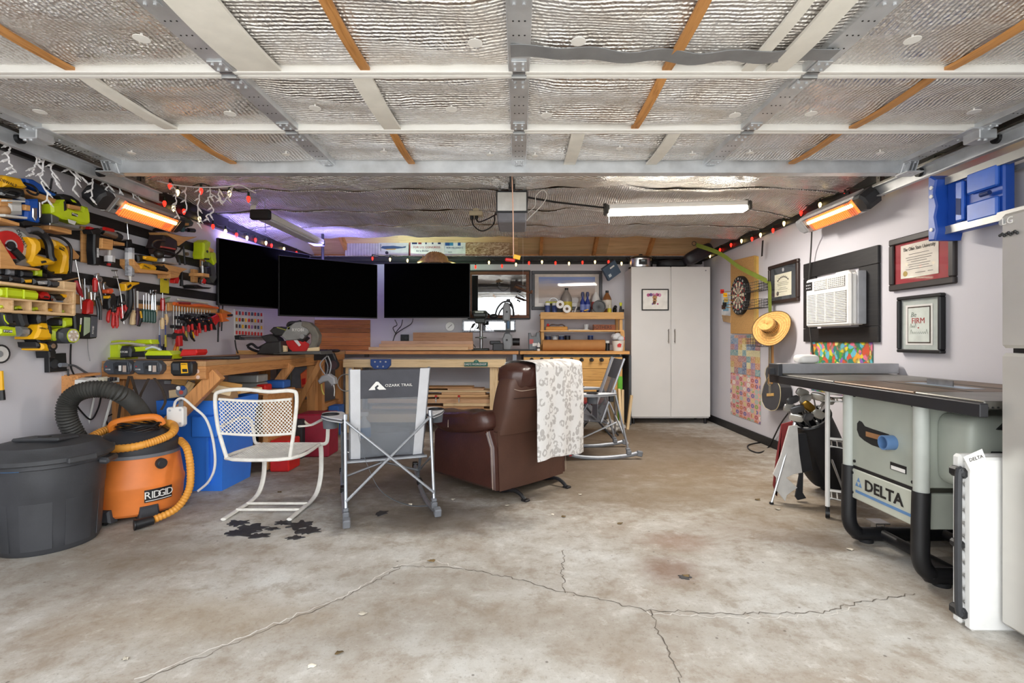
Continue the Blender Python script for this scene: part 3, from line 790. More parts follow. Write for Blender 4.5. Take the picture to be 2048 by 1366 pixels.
# foosball table under the right bench
fb=thing('foosball_table','pine foosball table with black rod knobs under the back bench','foosball table',(.68,6.38,0))
WF=wood('#d9a55c','#b9803c',axis='x')
for i in range(3):
    b=MB();b.bx(-.62,.62,-.03,0,.445+i*.145,.445+(i+1)*.145-.004,bev=.002);part(fb,'side_plank',b,WF)
b=MB();b.bx(-.62,.62,.56,.58,.5,.88);part(fb,'far_side',b,WF)
for x in(-.61,.61):
    b=MB();b.bx(x-.012,x+.012,0,.56,.5,.88);part(fb,'end_panel',b,WF)
b=MB();b.bx(-.60,.60,0,.56,.56,.58);part(fb,'play_field',b,mat('#2f7a45',.6))
for sx in(-1,1):
    for y in(.02,.5):
        b=MB();b.bx(sx*.57-.045,sx*.57+.045,y-.03,y+.045,0,.5,bev=.003);part(fb,'leg',b,PALE_Z)
for i in range(9):
    x=-.52+i*.125;b=MB();b.cyl((x,-.09,.845),(x,.5,.845),.008,n=8);rd=part(fb,'rod',b,CHROME)
    b=MB();b.lathe([(0,0),(.018,0),(.022,.02),(.017,.05),(.013,.055),(0,.055)],14,(x,-.075,.845),'y');part(rd,'knob',b,BLACK)
    b=MB();b.lathe([(.016,0),(.026,0),(.026,.006),(.016,.006)],16,(x,-.03,.845),'y');part(rd,'bushing',b,BLACK)
b=MB();b.lathe([(0,0),(.035,0),(.035,.012),(.02,.014),(0,.014)],20,(.02,-.03,.815),'y');part(fb,'ball_cup',b,BLACK)
b=MB();b.bx(-.62,.62,-.005,.02,.88,.90);part(fb,'score_rail',b,BLACK)
# ================================================================ SEATS AND FLOOR ITEMS IN THE MIDDLE
LEATH=mat('#43261f',.36,var=.16,scale=9.,bump=.35,bscale=55.,coat=.15);LEATHB=mat('#4d3227',.5,var=.12,scale=7.,bump=.3,bscale=60.)
STITCH=mat('#c9b6a4',.7)
def towel_mat():
    t=NT('leopard_towel');vo=t.n('ShaderNodeTexVoronoi',feature='F1');vo.inputs['Scale'].default_value=24.;vo.inputs['Randomness'].default_value=.7
    wn=t.noise(scale=18.,detail=2.);ad=t.n('ShaderNodeVectorMath',operation='MULTIPLY_ADD');t.l(wn.outputs['Color'],ad.inputs[0]);ad.inputs[1].default_value=(.035,)*3;t.l(t.tc(),ad.inputs[2])
    mp=t.mapping((1,.0,.82),src=ad.outputs[0]);t.l(mp,vo.inputs['Vector'])
    ring=t.ramp(vo.outputs['Distance'],[(.22,0),(.28,1),(.50,1),(.55,0)])
    gap=t.ramp(t.noise(scale=30.,detail=1.).outputs[0],[(.36,0),(.44,1)])
    t.set(Base_Color=t.mix(t.math('MULTIPLY',ring,gap),'#e2dfdc','#b9b4b0'),Roughness=.95);t.bump(t.noise(scale=320.,detail=2.).outputs[0],.6,.004);return t.m
rc=thing('recliner','brown leather recliner seen from behind with a towel over its back','recliner',(.09,3.70,0),math.radians(45))
W2=.385
b=MB()  # rear skirt, slightly bowed
b.grid(lambda u,v:((-W2+.05+(2*W2-.10)*u),-.012*math.sin(u*PI)-.02*(1-v),.06+.41*v),16,8)
b.bx(-W2+.05,W2-.05,.0,.10,.06,.46);part(rc,'rear_panel',b,LEATHB)
for sx in(-1,1):
    b=MB();b.prism([(-.015,.07),(.0,.36),(.05,.47),(.16,.50),(.60,.47),(.68,.40),(.69,.07)],0,.13,.02)
    M4=Matrix(((0,sx*-1,0,sx*W2),(1,0,0,0),(0,0,1,0),(0,0,0,1)));
    bb=MB();bb.add([M4@Vector(p)for p in b.v],b.f if sx>0 else[f[::-1]for f in b.f]);side=part(rc,'arm_panel',bb,LEATH)
    s_=MB();s_.tube([(sx*(W2+.001),-.008,.08),(sx*(W2+.001),.004,.36),(sx*(W2+.001),.052,.468)],.0013,5);part(side,'seam',s_,STITCH)
    b=MB();b.pad((sx*(W2-.045),.36,.50),(.20,.66,.16),(-.12,0,0),.55,28,14)
    for k in range(len(b.v)):
        x,y,z=b.v[k];w_=.006*math.sin(y*42+x*6)*max(0,(z-.5)/.08);b.v[k]=(x,y,z+w_+.03*math.exp(-((y-.62)/.1)**2))
    ap=part(rc,'arm_pad',b,LEATH)
    s_=MB();s_.tube(spline([(sx*(W2+.055),.42,.46),(sx*(W2+.046),.42,.53),(sx*(W2-.02),.42,.572),(sx*(W2-.1),.42,.56)],4),.002,5);part(ap,'seam',s_,STITCH)
b=MB();b.pad((0,.42,.40),(.56,.62,.20),(.05,0,0),.4);part(rc,'seat_cushion',b,LEATH)
b=MB();b.pad((0,.72,.28),(.58,.12,.36),None,.4);part(rc,'footrest',b,LEATH)
def backrest(u,v):  # closed padded shell; v runs bottom to top, u around
    a=2*PI*u;wv=(.32-.02*v**3)*(1-.10*max(0,v-.8)/.2);th=.085+.035*math.sin(v*PI)
    e=.45;cx=math.copysign(abs(math.cos(a))**e,math.cos(a));sy=math.copysign(abs(math.sin(a))**e,math.sin(a))
    k=math.sqrt(max(0,1-max(0,(v-.86)/.14)**2.2))if v>.86 else 1.
    z=.44+.47*v-.03*max(0,abs(cx)-.5)*v
    return(wv*cx*(.55+.45*k),.045-.10*v+th*sy*k*.95,z)
b=MB();b.grid(backrest,40,22,True);n0=40;b.f.append(tuple(range(n0))[::-1]);b.f.append(tuple(21*n0+k for k in range(n0)));bk=part(rc,'backrest',b,LEATHB)
b=MB();b.pad((0,-.035,.845),(.60,.24,.17),(.15,0,0),.5,30,12)
for k in range(len(b.v)):
    x,y,z=b.v[k];b.v[k]=(x,y+.008*math.sin(x*60),z)
part(bk,'head_pillow',b,LEATH)
for x in(-.25,.25):
    s_=MB();s_.tube(spline([(x*1.2,-.128,.765),(x*1.0,-.152,.752),(x*.5,-.158,.757)],4),.0014,5);part(bk,'seam',s_,STITCH)
b=MB();b.tube([(-.30,-.125,.70),(0,-.135,.695),(.30,-.125,.70)],.003,5);part(bk,'seam',b,mat('#2c1a14',.6))
for x in(-.22,.22):
    b=MB();b.tube(spline([(x,.38,.035),(x,.12,.02),(x,-.03,.05),(x,-.10,.04),(x,-.15,.008)],5),.014,8);b.box((x,-.155,.008),(.045,.05,.014),None,.004);b.bx(x-.012,x+.012,.1,.3,.02,.09)
    part(rc,'rocker_foot',b,BLACK)
# towel: one draped sheet over the back
TOW=towel_mat()
def tow(u,v):
    x=-.125+.50*u;w_=.010*math.sin(u*17+v*3)*(v if v>.45 else.3)
    s=v*1.27
    if s<.40:return Vector((x,.165-.02*u,.52+s))if s<.36 else Vector((x,.165-(s-.36)*.6,.88+(s-.36)))
    if s<.60:
        a=(s-.40)/.20*PI;return Vector((x,-.015+.155*math.cos(a),.925+.025*math.sin(a)))
    d=s-.60;z=.925-d
    return Vector((x+.02*d*(u-.3),-.172-.018*min(1,d*4)+w_*.9-.01*math.sin(u*PI),z+.02*math.sin(u*5)*(v-.5)))
b=MB();b.slab(tow,40,70,(0,.008,0));solo('towel',b,TOW,'white and grey leopard-spotted towel draped over the brown recliner','towel',(.09,3.70,0),math.radians(45),sharp=1.5)

# ---------------------------------------------------------------- folding camp rocking chairs
ALU=mat('#a9adb4',.32,.75,var=.06);CHAR=mat('#4a4a50',.85,var=.08,bump=.4,bscale=300.);LFAB=mat('#c6c6c9',.85,var=.05,bump=.3,bscale=260.)
GRYP=mat('#6b6d72',.55)
def mesh_fab():
    t=NT('mesh_fabric');tr=t.n('ShaderNodeBsdfTransparent');mx=t.n('ShaderNodeMixShader');mx.inputs[0].default_value=.5
    t.set(Base_Color=lin('#85888e'),Roughness=.8);t.l(tr.outputs[0],mx.inputs[1]);t.l(t.b.outputs[0],mx.inputs[2]);t.l(mx.outputs[0],t.o.inputs[0]);return t.m
MESHF=mesh_fab()
def camp_rocker(label,loc,rz):
    r=thing('rocking_camp_chair',label,'camp chair',loc,rz)
    yb=lambda z:-.10-(z-.34)*.36  # back plane
    wx=lambda z:.225+.012*(z-.34)/.58
    def panel(x0,x1,z0,z1,dy=0.,sag=.0):return lambda u,v:(lambda z:((x0(z)+(x1(z)-x0(z))*u),yb(z)+dy+sag*math.sin(PI*u),z))(z0+(z1-z0)*v)
    inn=lambda z:wx(z)-.058-.05*max(0,.60-z)*0
    b=MB();b.slab(panel(lambda z:-inn(z),lambda z:inn(z),.735,.915,0,.012),14,10,(0,.004,0));hp=part(r,'head_panel',b,CHAR)
    cx=MB()  # printed mountain mark beside the name
    for poly in([(0,0),(.042,.055),(.055,.055),(.066,.042),(.105,0),(.062,0),(.048,.012),(.06,.025),(.052,.034),(.036,.018),(.04,0)],):cx.prism(poly,-.001,.0)
    zc=.815;part(hp,'mountain_mark',cx,WHITE,loc=(-.128,yb(zc-.025)-.001,zc-.025),rot=(.345,0,0))
    lettering(hp,'OZARK TRAIL',.0255,WHITE,(.052,yb(zc)-.002,zc),(.345,0,0),sx=1.05)
    b=MB();b.slab(panel(lambda z:-inn(z),lambda z:inn(z),.34,.735,0,.016),12,14,(0,.003,0));part(r,'mesh_back',b,MESHF)
    for sx in(-1,1):
        b=MB();b.slab(panel(lambda z:sx*wx(z),lambda z:sx*inn(z),.335,.92),4,18,(0,.006,0));part(r,'side_strip',b,LFAB)
        b=MB();b.tube([(sx*wx(.93),yb(.925)+.012,.925),(sx*wx(.34),yb(.33)+.014,.33)],.010,8);part(r,'back_tube',b,ALU)
        b=MB();b.tube([(sx*.262,-.205,.615),(sx*.262,-.335,.065)],.0105,10);b.cyl((sx*.262,-.205,.61),(sx*.262,-.203,.64),.014,n=10);o=part(r,'rear_leg',b,ALU)
        k=MB();k.box((sx*.262,-.335,.065),(.036,.045,.04),None,.006);k.box((sx*.262,-.327,.095),(.03,.04,.02),None,.004);part(o,'leg_socket',k,GRYP)
        b=MB();b.tube([(sx*.275,.02,.57),(sx*.262,.27,.10)],.010,10);part(r,'front_leg',b,mat('#7b7f86',.4,.6))
        pts=spline([(sx*.262,-.41,.055),(sx*.262,-.30,.032),(sx*.262,-.05,.016),(sx*.262,.20,.045),(sx*.262,.40,.14)],6)
        b=MB();b.tube(pts,.016,8,flat=1.2);o=part(r,'rocker',b,mat('#8a8d93',.4,.5))
        k=MB();k.box((sx*.262,-.435,.052),(.042,.05,.05),(.2,0,0),.006);part(o,'end_cap',k,GRYP)
        k=MB();k.box((sx*.262,.405,.145),(.04,.03,.045),(.5,0,0),.005);part(o,'front_cap',k,BLACK)
        k=MB();k.box((sx*.262,.20,.07),(.038,.05,.04),(.2,0,0),.005);part(o,'spring_clip',k,BLACK)
        k=MB();k.box((sx*.262,.205,.045),(.030,.03,.015),None,.003);part(o,'red_tab',k,RED)
        # arm with cup holder
        arm=MB();cxx,cyy=sx*.345,.02
        pl=[(sx*.255,-.20),(sx*.285,-.215),(sx*.36,-.09),(sx*.40,.02),(sx*.395,.13),(sx*.33,.185),(sx*.265,.14),(sx*.25,0)]
        if sx<0:pl=pl[::-1]
        for rad_ring in(1,):
            n=24;outer=[]
            for i in range(n):
                a=2*PI*i/n;d=Vector((math.cos(a),math.sin(a)));best=.12
                for j in range(len(pl)):
                    p,q=Vector(pl[j])-Vector((cxx,cyy)),Vector(pl[(j+1)%len(pl)])-Vector((cxx,cyy));e=q-p
                    den=d.x*e.y-d.y*e.x
                    if abs(den)>1e-9:
                        t_=(p.x*e.y-p.y*e.x)/den;s_=(p.x*d.y-p.y*d.x)/den
                        if t_>0 and 0<=s_<=1:best=t_;break
                outer.append((cxx+d.x*best,cyy+d.y*best))
            inner=[(cxx+.05*math.cos(2*PI*i/n),cyy+.05*math.sin(2*PI*i/n))for i in range(n)]
            zt,zb=.612,.588
            vs=[(x,y,zt)for x,y in inner]+[(x,y,zt)for x,y in outer]+[(x,y,zb)for x,y in outer]+[(x,y,zb)for x,y in inner]
            fs=[]
            for i in range(n):
                j=(i+1)%n
                for k_ in range(4):a0,a1=k_*n,((k_+1)%4)*n;fs.append((a0+i,a1+i,a1+j,a0+j))
            arm.add(vs,fs)
        ao=part(r,'armrest',arm,LFAB)
        k=MB();k.tube([(p[0],p[1],.60)for p in outer],.006,6,closed=True);part(ao,'arm_tube',k,mat('#7b7f86',.4,.6))
        k=MB();k.lathe([(.050,.0),(.052,.0),(.044,-.085),(.0,-.085)],20,(cxx,cyy,.61));part(ao,'cup_pouch',k,mat('#55585e',.8))
        k=MB();k.tube([(cxx+.051*math.cos(2*PI*i/20),cyy+.051*math.sin(2*PI*i/20),.614)for i in range(20)],.005,6,closed=True);part(ao,'cup_ring',k,BLACK)
        b=MB();b.box((sx*.268,-.17,.56),(.03,.045,.06),None,.006);part(r,'arm_joint',b,BLACK)
        b=MB();b.tube([(sx*.262,-.22,.34),(sx*.262,.26,.13)],.008,8);part(r,'side_brace',b,ALU)
    for sx in(-1,1):
        b=MB();b.tube([(sx*.262,-.212,.60),(-sx*.262,-.33+.004*sx,.14)],.0085,8);part(r,'cross_tube',b,ALU)
        b=MB();b.tube([(sx*.262,.03,.36),(-sx*.262,.24,.14)],.0085,8);part(r,'front_cross_tube',b,ALU)
    b=MB();b.slab(lambda u,v:(-.24+.48*u,-.14+.46*v,.335+.05*v-.03*math.sin(PI*u)*math.sin(PI*v)),12,12,(0,0,-.006));part(r,'seat',b,mat('#515359',.85,bump=.3,bscale=260.))
    b=MB();b.tube([(-.25,-.145,.33),(.25,-.145,.33)],.010,8);part(r,'seat_tube',b,ALU)
    b=MB();b.slab(lambda u,v:(-.10+.25*u,-.085+.004,.35+.14*v),4,4,(0,.003,0));part(r,'rear_pocket',b,mat('#8a8c90',.85))
    return r
ch1=camp_rocker('grey folding rocking camp chair with its back to the viewer, beside the white chair',(-.895,3.385,0),math.radians(20.8))
b=MB();b.slab(lambda u,v:(lambda p:(p.x,p.y-.004+.02*u,p.z))(spline([(-.19,-.20,.55),(-.16,-.24,.40),(-.08,-.27,.20),(.02,-.22,.09),(.14,-.22,.035),(.235,-.325,.055)],6)[min(29,int(v*29))]),3,30,(.002,0,.002));part(ch1,'loose_strap',b,mat('#54575c',.8))
camp_rocker('grey folding rocking camp chair seen side-on, right of the recliner',(.66,4.88,0),math.radians(93))

# ---------------------------------------------------------------- white mesh patio chair
wc=thing('patio_chair','white steel mesh patio chair on a bent spring frame','chair',(-1.59,3.30,0),0)
WST2=mat('#dedad2',.45,var=.10,scale=25.)
x0,x1=-.215,.215
for sx in(-1,1):
    X=sx*.20
    b=MB();b.tube(spline([(X,.235,.365),(X,.25,.30),(X,.245,.16),(X,.19,.06),(X,.09,.022),(X,-.08,.016),(X,-.245,.012)],6),.0165,8,flat=.55);part(wc,'spring_leg',b,WST2)
    b=MB();b.tube(spline([(sx*.235,-.19,.565),(sx*.275,-.10,.56),(sx*.285,.10,.572),(sx*.272,.19,.55),(sx*.26,.215,.47),(sx*.25,.22,.385),(sx*.21,.22,.37)],6),.013,8,flat=.5);part(wc,'arm',b,WST2)
for y in(-.10,.02):
    b=MB();b.tube([(-.20,y,.022),(.20,y,.022)],.009,8);part(wc,'floor_stretcher',b,WST2)
zt=lambda x:.775+.022*math.sin((x/.23+1)*PI/2-.3)
frame=spline([(-.195,-.215,.375),(-.235,-.235,.56),(-.245,-.25,.74),(-.215,-.252,.785),(-.08,-.255,.80),(.08,-.255,.785),(.215,-.252,.79),(.247,-.25,.75),(.225,-.235,.56),(.19,-.215,.375)],6)
b=MB();b.tube(frame,.0115,8);part(wc,'back_frame',b,WST2)
b=MB();b.tube(spline([(-.20,-.215,.375),(-.20,.20,.37),(-.16,.235,.368),(.16,.235,.368),(.20,.20,.37),(.20,-.215,.375)],5,True),.0115,8,closed=True);part(wc,'seat_frame',b,WST2)
def lattice(fn,nu,nv,r):
    b=MB()
    for i in range(-nv,nu):
        for s in(1,-1):
            P=[]
            for j in range(nv+1):
                u=(i+j if s>0 else i+nv-j)/nu
                if-1e-6<=u<=1+1e-6:P.append(fn(u,j/nv))
            if len(P)>1:b.tube(P,r,4,caps=False)
    return b
def bpan(u,v):
    x=-.222+.438*u;z=.53+.21*v-.015*math.sin(PI*u);return Vector((x,-.232-.02*v+.02*math.sin(PI*u),z))
part(wc,'back_mesh',lattice(bpan,19,9,.0026),WST2)
for v in(0,1):
    b=MB();b.tube([bpan(i/12,v)for i in range(13)],.0085,8);part(wc,'back_rail',b,WST2)
spn=lambda u,v:Vector((-.195+.39*u,-.21+.44*v,.373-.012*math.sin(PI*u)*math.sin(PI*v)))
part(wc,'seat_mesh',lattice(spn,18,20,.0028),WST2)

# ---------------------------------------------------------------- trash can
TRASH=mat('#38393d',.5,var=.18,scale=6.,bump=.15);LIDM=mat('#3b3c3f',.6,var=.22,scale=7.,bump=.2)
tc_=thing('trash_can','black plastic trash can with a domed lid at the left edge','trash can',(-2.55,2.74,0),.0);tc_.scale=(.88,.88,1)
b=MB();b.lathe([(.0,.0),(.232,.0),(.242,.012),(.252,.10),(.268,.30),(.272,.31),(.276,.40),(.28,.44),(.292,.445),(.292,.47),(.275,.472),(.262,.44),(.235,.02),(0,.02)],48);cb=part(tc_,'body',b,TRASH)
for k in range(8):
    a=math.radians(-150+k*45);b=MB()
    def pn(u,v,a=a):
        aa=a+(u-.5)*.56;rr=.246+.016*v+.004;return(rr*math.cos(aa),rr*math.sin(aa),.03+.24*v)
    b.slab(pn,7,4,(-.004*math.cos(a),-.004*math.sin(a),0));part(cb,'raised_panel',b,TRASH)
b=MB();b.lathe([(.312,.468),(.318,.472),(.318,.492),(.30,.505),(.272,.52),(.25,.545),(.15,.565),(0,.57)],48);b.lathe([(.30,.466),(.312,.468),(.30,.49),(0,.50)],48);lid=part(tc_,'lid',b,LIDM)
b=MB();b.box((.03,-.05,.572),(.26,.17,.018),(-.06,0,.1),.008);part(lid,'lid_handle',b,LIDM)
b=MB();b.box((.03,-.06,.5835),(.05,.035,.003),(-.06,0,.1));part(lid,'maker_mark',b,BLACK)
for a in(-100,-20,70,160):
    r_=math.radians(a);b=MB();b.box((.318*math.cos(r_),.318*math.sin(r_),.478),(.03,.15,.03),(0,0,r_),.006);part(lid,'lock_tab',b,LIDM)
for a in(20,200):
    r_=math.radians(a);b=MB();b.box((.30*math.cos(r_),.30*math.sin(r_),.435),(.06,.16,.035),(0,.15,r_),.012);part(cb,'grip',b,TRASH)
b=MB()
for k in range(5):b.box((.285*math.cos(-1.55+k*.06),.285*math.sin(-1.55+k*.06),.452),(.012,.03,.02),(0,0,-1.55+k*.06),.004)
part(tc_,'blue_liner',b,mat('#3f8fd8',.5))

# ---------------------------------------------------------------- shop vacuum
vc=thing('shop_vacuum','orange and black wet-dry shop vacuum with its hose wrapped on top','vacuum',(-2.43,3.22,0),0)
b=MB();b.lathe([(0,.035),(.225,.035),(.238,.05),(.246,.17),(.252,.20),(.252,.215),(.244,.235),(.226,.36),(.216,.395),(0,.395)],44);tank=part(vc,'tank',b,mat('#dd7a33',.5,var=.1,scale=8.))
b=MB();b.lathe([(.222,.385),(.228,.40),(.222,.455),(.20,.475),(.17,.50),(.12,.535),(.0,.54)],40);part(vc,'motor_head',b,mat('#303136',.5))
b=MB();b.lathe([(.2265,.378),(.2275,.40),(.2225,.40),(.2225,.378)],40);part(vc,'grey_band',b,mat('#6a6b70',.5))
b=MB();b.tube(spline([(-.12,-.05,.52),(-.10,-.07,.575),(0,-.03,.60),(.10,.02,.60),(.13,.04,.55)],6),.022,10);part(vc,'carry_handle',b,ORANGE)
HOSE=mat('#e09a3d',.5,var=.07)
def ribbed(pts,r,pitch=.012,amp=.0018):
    P=[Vector(p)for p in spline(pts,14)];Q=[];R_=[];acc=0;k=0
    for i in range(len(P)-1):
        seg=(P[i+1]-P[i]).length;n=max(1,int(seg/(pitch/2)))
        for j in range(n):Q.append(P[i].lerp(P[i+1],j/n));R_.append(r+(amp if k%2 else-amp));k+=1
    b=MB();b.tube(Q,R_,12);return b
hp=[(-.19,-.20,.10),(-.20,-.18,.30),(-.235,-.13,.46),(-.20,.05,.53),(-.02,.16,.55),(.17,.08,.54),(.235,-.05,.50),(.15,-.19,.462),(0,-.225,.45),(-.15,-.18,.455)]
part(vc,'hose',ribbed(hp,.023),HOSE)
part(vc,'hose_tail',ribbed([(.20,.10,.44),(.30,.02,.40),(.355,-.03,.28),(.37,-.07,.16),(.34,-.14,.07),(.27,-.24,.035)],.021),HOSE)
b=MB();b.cyl((.27,-.24,.035),(.215,-.305,.03),.026,.030,14);b.cyl((.215,-.305,.03),(.21,-.31,.03),.032,n=14);part(vc,'hose_nozzle',b,BLACK)
b=MB();b.cyl((-.19,-.20,.12),(-.188,-.203,.06),.026,n=14);b.cyl((-.188,-.203,.06),(-.186,-.205,.03),.019,n=12);part(vc,'hose_cuff',b,BLACK)
b=MB()
for k in range(7):b.tube([(.02+(.115+.006*(k%3))*math.cos(a/8*PI),-.02+(.09+.005*(k%2))*math.sin(a/8*PI),.535+.006*k-.012*math.sin(a+k))for a in range(16)],.0042,6,closed=True)
part(vc,'wrapped_cord',b,BLACK)
for a in(-95,-40,30,95,150,-150):
    r_=math.radians(a);x,y=.225*math.cos(r_),.225*math.sin(r_)
    b=MB();b.prism([(-.055,.0),(-.045,.075),(.045,.075),(.055,.0)],-.035,.02,.01);b2=MB();Rm=Matrix.Rotation(r_+PI/2,3,'Z');b2.add([Rm@Vector(p)+Vector((x,y,.018))for p in b.v],b.f);o=part(vc,'caster_foot',b2,mat('#3a3b3f',.55,var=.2))
    k=MB();k.cyl((x*1.05-.012*math.sin(r_),y*1.05+.012*math.cos(r_),.0175),(x*1.05+.012*math.sin(r_),y*1.05-.012*math.cos(r_),.0175),.0175,n=12);part(o,'wheel',k,BLACK)
b=MB();b.slab(lambda u,v:(.252*math.cos(-.80+.62*u),.252*math.sin(-.80+.62*u),.115+.075*v),10,2,(-.004,.004,0));pl=part(vc,'name_plate',b,BLACK)
for i,chh in enumerate('RIDGID'):
    a=-.74+i*.098;part(pl,'lettering',text_mesh(chh,.062,WHITE),None,loc=(.2545*math.cos(a),.2545*math.sin(a),.155),rot=(0,0,a+PI/2))
b=MB();b.slab(lambda u,v:(.2535*math.cos(-.78+.58*u),.2535*math.sin(-.78+.58*u),.121+.004*v),10,2,(-.001,.001,0));part(pl,'white_rule',b,WHITE)
b=MB();b.box((-.085,-.215,.30),(.07,.03,.07),(0,0,-.35),.006);part(tank,'inlet_recess',b,BLACKM)
b=MB();b.cyl((.205,-.09,.335),(.225,-.10,.333),.032,n=16);b.cyl((.225,-.10,.333),(.229,-.102,.333),.024,.02,16);part(tank,'blower_port',b,DARK)
for x,a in((-.075,-.35),):
    b=MB();b.box((x,-.235 if x<0 else-.17,.405),(.05,.02,.075),(0,0,a),.005);part(tank,'latch',b,mat('#77787c',.5))
b=MB();b.box((-.055,-.245,.10),(.075,.012,.12),(0,0,-.2),.004);part(tank,'panel',b,mat('#d9773a',.5))
# ================================================================ RIGHT SIDE
# ---------------------------------------------------------------- white cabinet with things on top
WCAB=mat('#dcdad8',.45,var=.025,scale=3.)
cb=thing('cabinet','tall white two-door storage cabinet in the back right corner','cabinet',(1.97,6.56,0))
b=MB();b.bx(-.50,.505,.02,.47,.075,2.04,bev=.004);part(cb,'carcass',b,WCAB)
for sx,x0,x1 in((-1,-.512,-.004),(1,.008,.515)):
    b=MB();b.bx(x0,x1,0,.019,.095,2.045,bev=.003);d=part(cb,'door',b,WCAB)
    hx=-.034 if sx<0 else.047;z0=1.055
    h=MB();h.tube([(hx,-.028,z0),(hx,-.028,z0+.18)],.006,8);h.cyl((hx,0,z0+.02),(hx,-.028,z0+.02),.005);h.cyl((hx,0,z0+.16),(hx,-.028,z0+.16),.005);part(d,'handle',h,mat('#a8a49c',.3,1.))
b=MB();b.cyl((.455,0,1.995),(.455,-.008,1.995),.008,n=8);part(cb,'screw_head',b,GREY)
for x in(-.47,.47):
    for y in(.06,.42):
        b=MB();b.cyl((x,y,0),(x,y,.08),.02,n=12);part(cb,'foot',b,BLACK)
def frame_pic(fr,name,label,cat,L,Rr,ref,fw,fd,fm,inner,base_off=0.,glazing=True,kind=None):
    """rectangular frame between photo columns L..Rr; ref=(px, ytop, ybottom). returns root, width, height (local origin bottom centre)"""
    ua=fr.uv((L,ref[1]),base_off)[0];ub=fr.uv((Rr,ref[1]),base_off)[0];zt=fr.uv((ref[0],ref[1]),base_off)[1];zb=fr.uv((ref[0],ref[2]),base_off)[1]
    w_,h_=abs(ub-ua),zt-zb;p=fr.world((ua+ub)/2,zb)
    n={'L':Vector((1,0,0)),'R':Vector((-1,0,0))}.get(fr.w,Vector((0,-1,0)))
    r=thing(name,label,cat,p+n*base_off,fr.rz)
    for(x0,x1,z0,z1)in((-w_/2,w_/2,h_-fw,h_),(-w_/2,w_/2,0,fw),(-w_/2,-w_/2+fw,fw,h_-fw),(w_/2-fw,w_/2,fw,h_-fw)):
        b=MB();b.bx(x0,x1,-fd,0,z0,z1,bev=min(.006,fw*.25));part(r,'frame_bar',b,fm)
    b=MB();b.bx(-w_/2+fw*.8,w_/2-fw*.8,-fd*.45,-.001,fw*.8,h_-fw*.8);part(r,'backing',b,inner)
    if glazing:
        b=MB();b.bx(-w_/2+fw*.9,w_/2-fw*.9,-fd*.72,-fd*.68,fw*.9,h_-fw*.9);part(r,'glass_pane',b,pane_mat())
    return r,w_,h_
def flat(r,name,x0,x1,z0,z1,y,m,t_=.0012):
    b=MB();b.bx(x0,x1,y-t_,y,z0,z1);return part(r,name,b,m)
# small cow picture on the cabinet door
fr6=Frame(6.56)
r,w_,h_=frame_pic(fr6,'framed_print','small framed drawing of a cow with pink blossoms on the cabinet door','picture',1283,1337,(1310,578,621),.014,.02,BLACK,mat('#efece6',.7),0.)
pk=[mat(c,.7)for c in('#c05a8e','#b98a5c','#7d5a9a','#d48bb0','#8a5a3c')]
for x,z,rr,k in((-.08,.20,.022,0),(-.05,.205,.022,2),(.02,.205,.022,0),(.05,.20,.024,3),(-.02,.205,.018,3),(-.005,.17,.03,1),(-.005,.13,.026,1),(-.01,.10,.022,4),(-.03,.085,.012,2),(.03,.085,.012,0)):
    b=MB();b.cyl((x*1.1,-.0095,z*h_/.28),(x*1.1,-.0105,z*h_/.28),rr,n=12);part(r,'painted_patch',b,pk[k])
# slow cooker and dark bags on the cabinet
sc_=thing('slow_cooker','oval stainless slow cooker with a glass lid on the cabinet','slow cooker',(1.62,6.72,2.046))
b=MB();b.lathe([(.0,0),(.15,0),(.155,.02),(.16,.12),(.155,.125),(0,.125)],32,sc=(1,.75));part(sc_,'body',b,CHROME)
b=MB();b.lathe([(.15,0),(.162,0),(.162,.012),(.15,.012)],32,sc=(1,.75));part(sc_,'base_ring',b,BLACK)
b=MB();b.lathe([(.165,.122),(.165,.132),(.14,.15),(.07,.168),(0,.172)],32,sc=(1,.75));b.lathe([(.022,.17),(.028,.182),(.02,.188),(0,.188)],16);part(sc_,'lid',b,mat('#26262a',.2,coat=.5))
b=MB();b.box((0,-.121,.07),(.11,.012,.07),None,.004);cp=part(sc_,'control_panel',b,BLACK);
b=MB();b.box((0,-.128,.085),(.05,.002,.02));part(cp,'display',b,mat('#8f9aa0',.3))
for sx in(-1,1):
    b=MB();b.tube(spline([(sx*.155,-.03,.115),(sx*.19,-.02,.14),(sx*.19,.02,.14),(sx*.155,.03,.115)],5),.007,8);part(sc_,'side_handle',b,BLACK)
b=MB();b.pad((0,0,.055),(.36,.25,.11),None,.5)
for i,p in enumerate(b.v):b.v[i]=(p[0],p[1]+.012*math.sin(p[0]*30),max(0,p[2]+.012*noise.noise((p[0]*9,p[1]*9,2))))
solo('duffel_bag',b,mat('#1d1d22',.6,bump=.4,bscale=30),'flattened black bag lying on the cabinet beside the slow cooker','bag',(2.03,6.74,2.046))
b=MB();b.pad((0,0,.10),(.40,.2,.17),(0,-.5,0),.5)
solo('garment_bag',b,mat('#26232a',.45,bump=.4,bscale=25),'dark glossy bag bunched against the ceiling above the cabinet','bag',(2.32,6.55,2.10))
bx_=thing('carton','blue-grey flat carton hanging tilted beside the slow cooker','box',tuple(at(1222,541,6.62)),0,rot=(.25,-.62,.2))
b=MB();hk_=bx_.rotation_euler.to_matrix().inverted()@(Vector((1.21,6.77,2.20))-bx_.location);b.tube([(0,.02,.0),tuple(hk_*.6),tuple(hk_)],.004,6);part(bx_,'hook_wire',b,STEEL)
b=MB();b.box((0,0,0),(.21,.05,.19),None,.003);part(bx_,'carton_body',b,mat('#46586c',.55))
flat(bx_,'address_label',-.01,.06,.03,.05,-.0255,WHITE);flat(bx_,'sticker',-.075,-.035,-.06,-.02,-.0255,mat('#c9d2d6',.5))

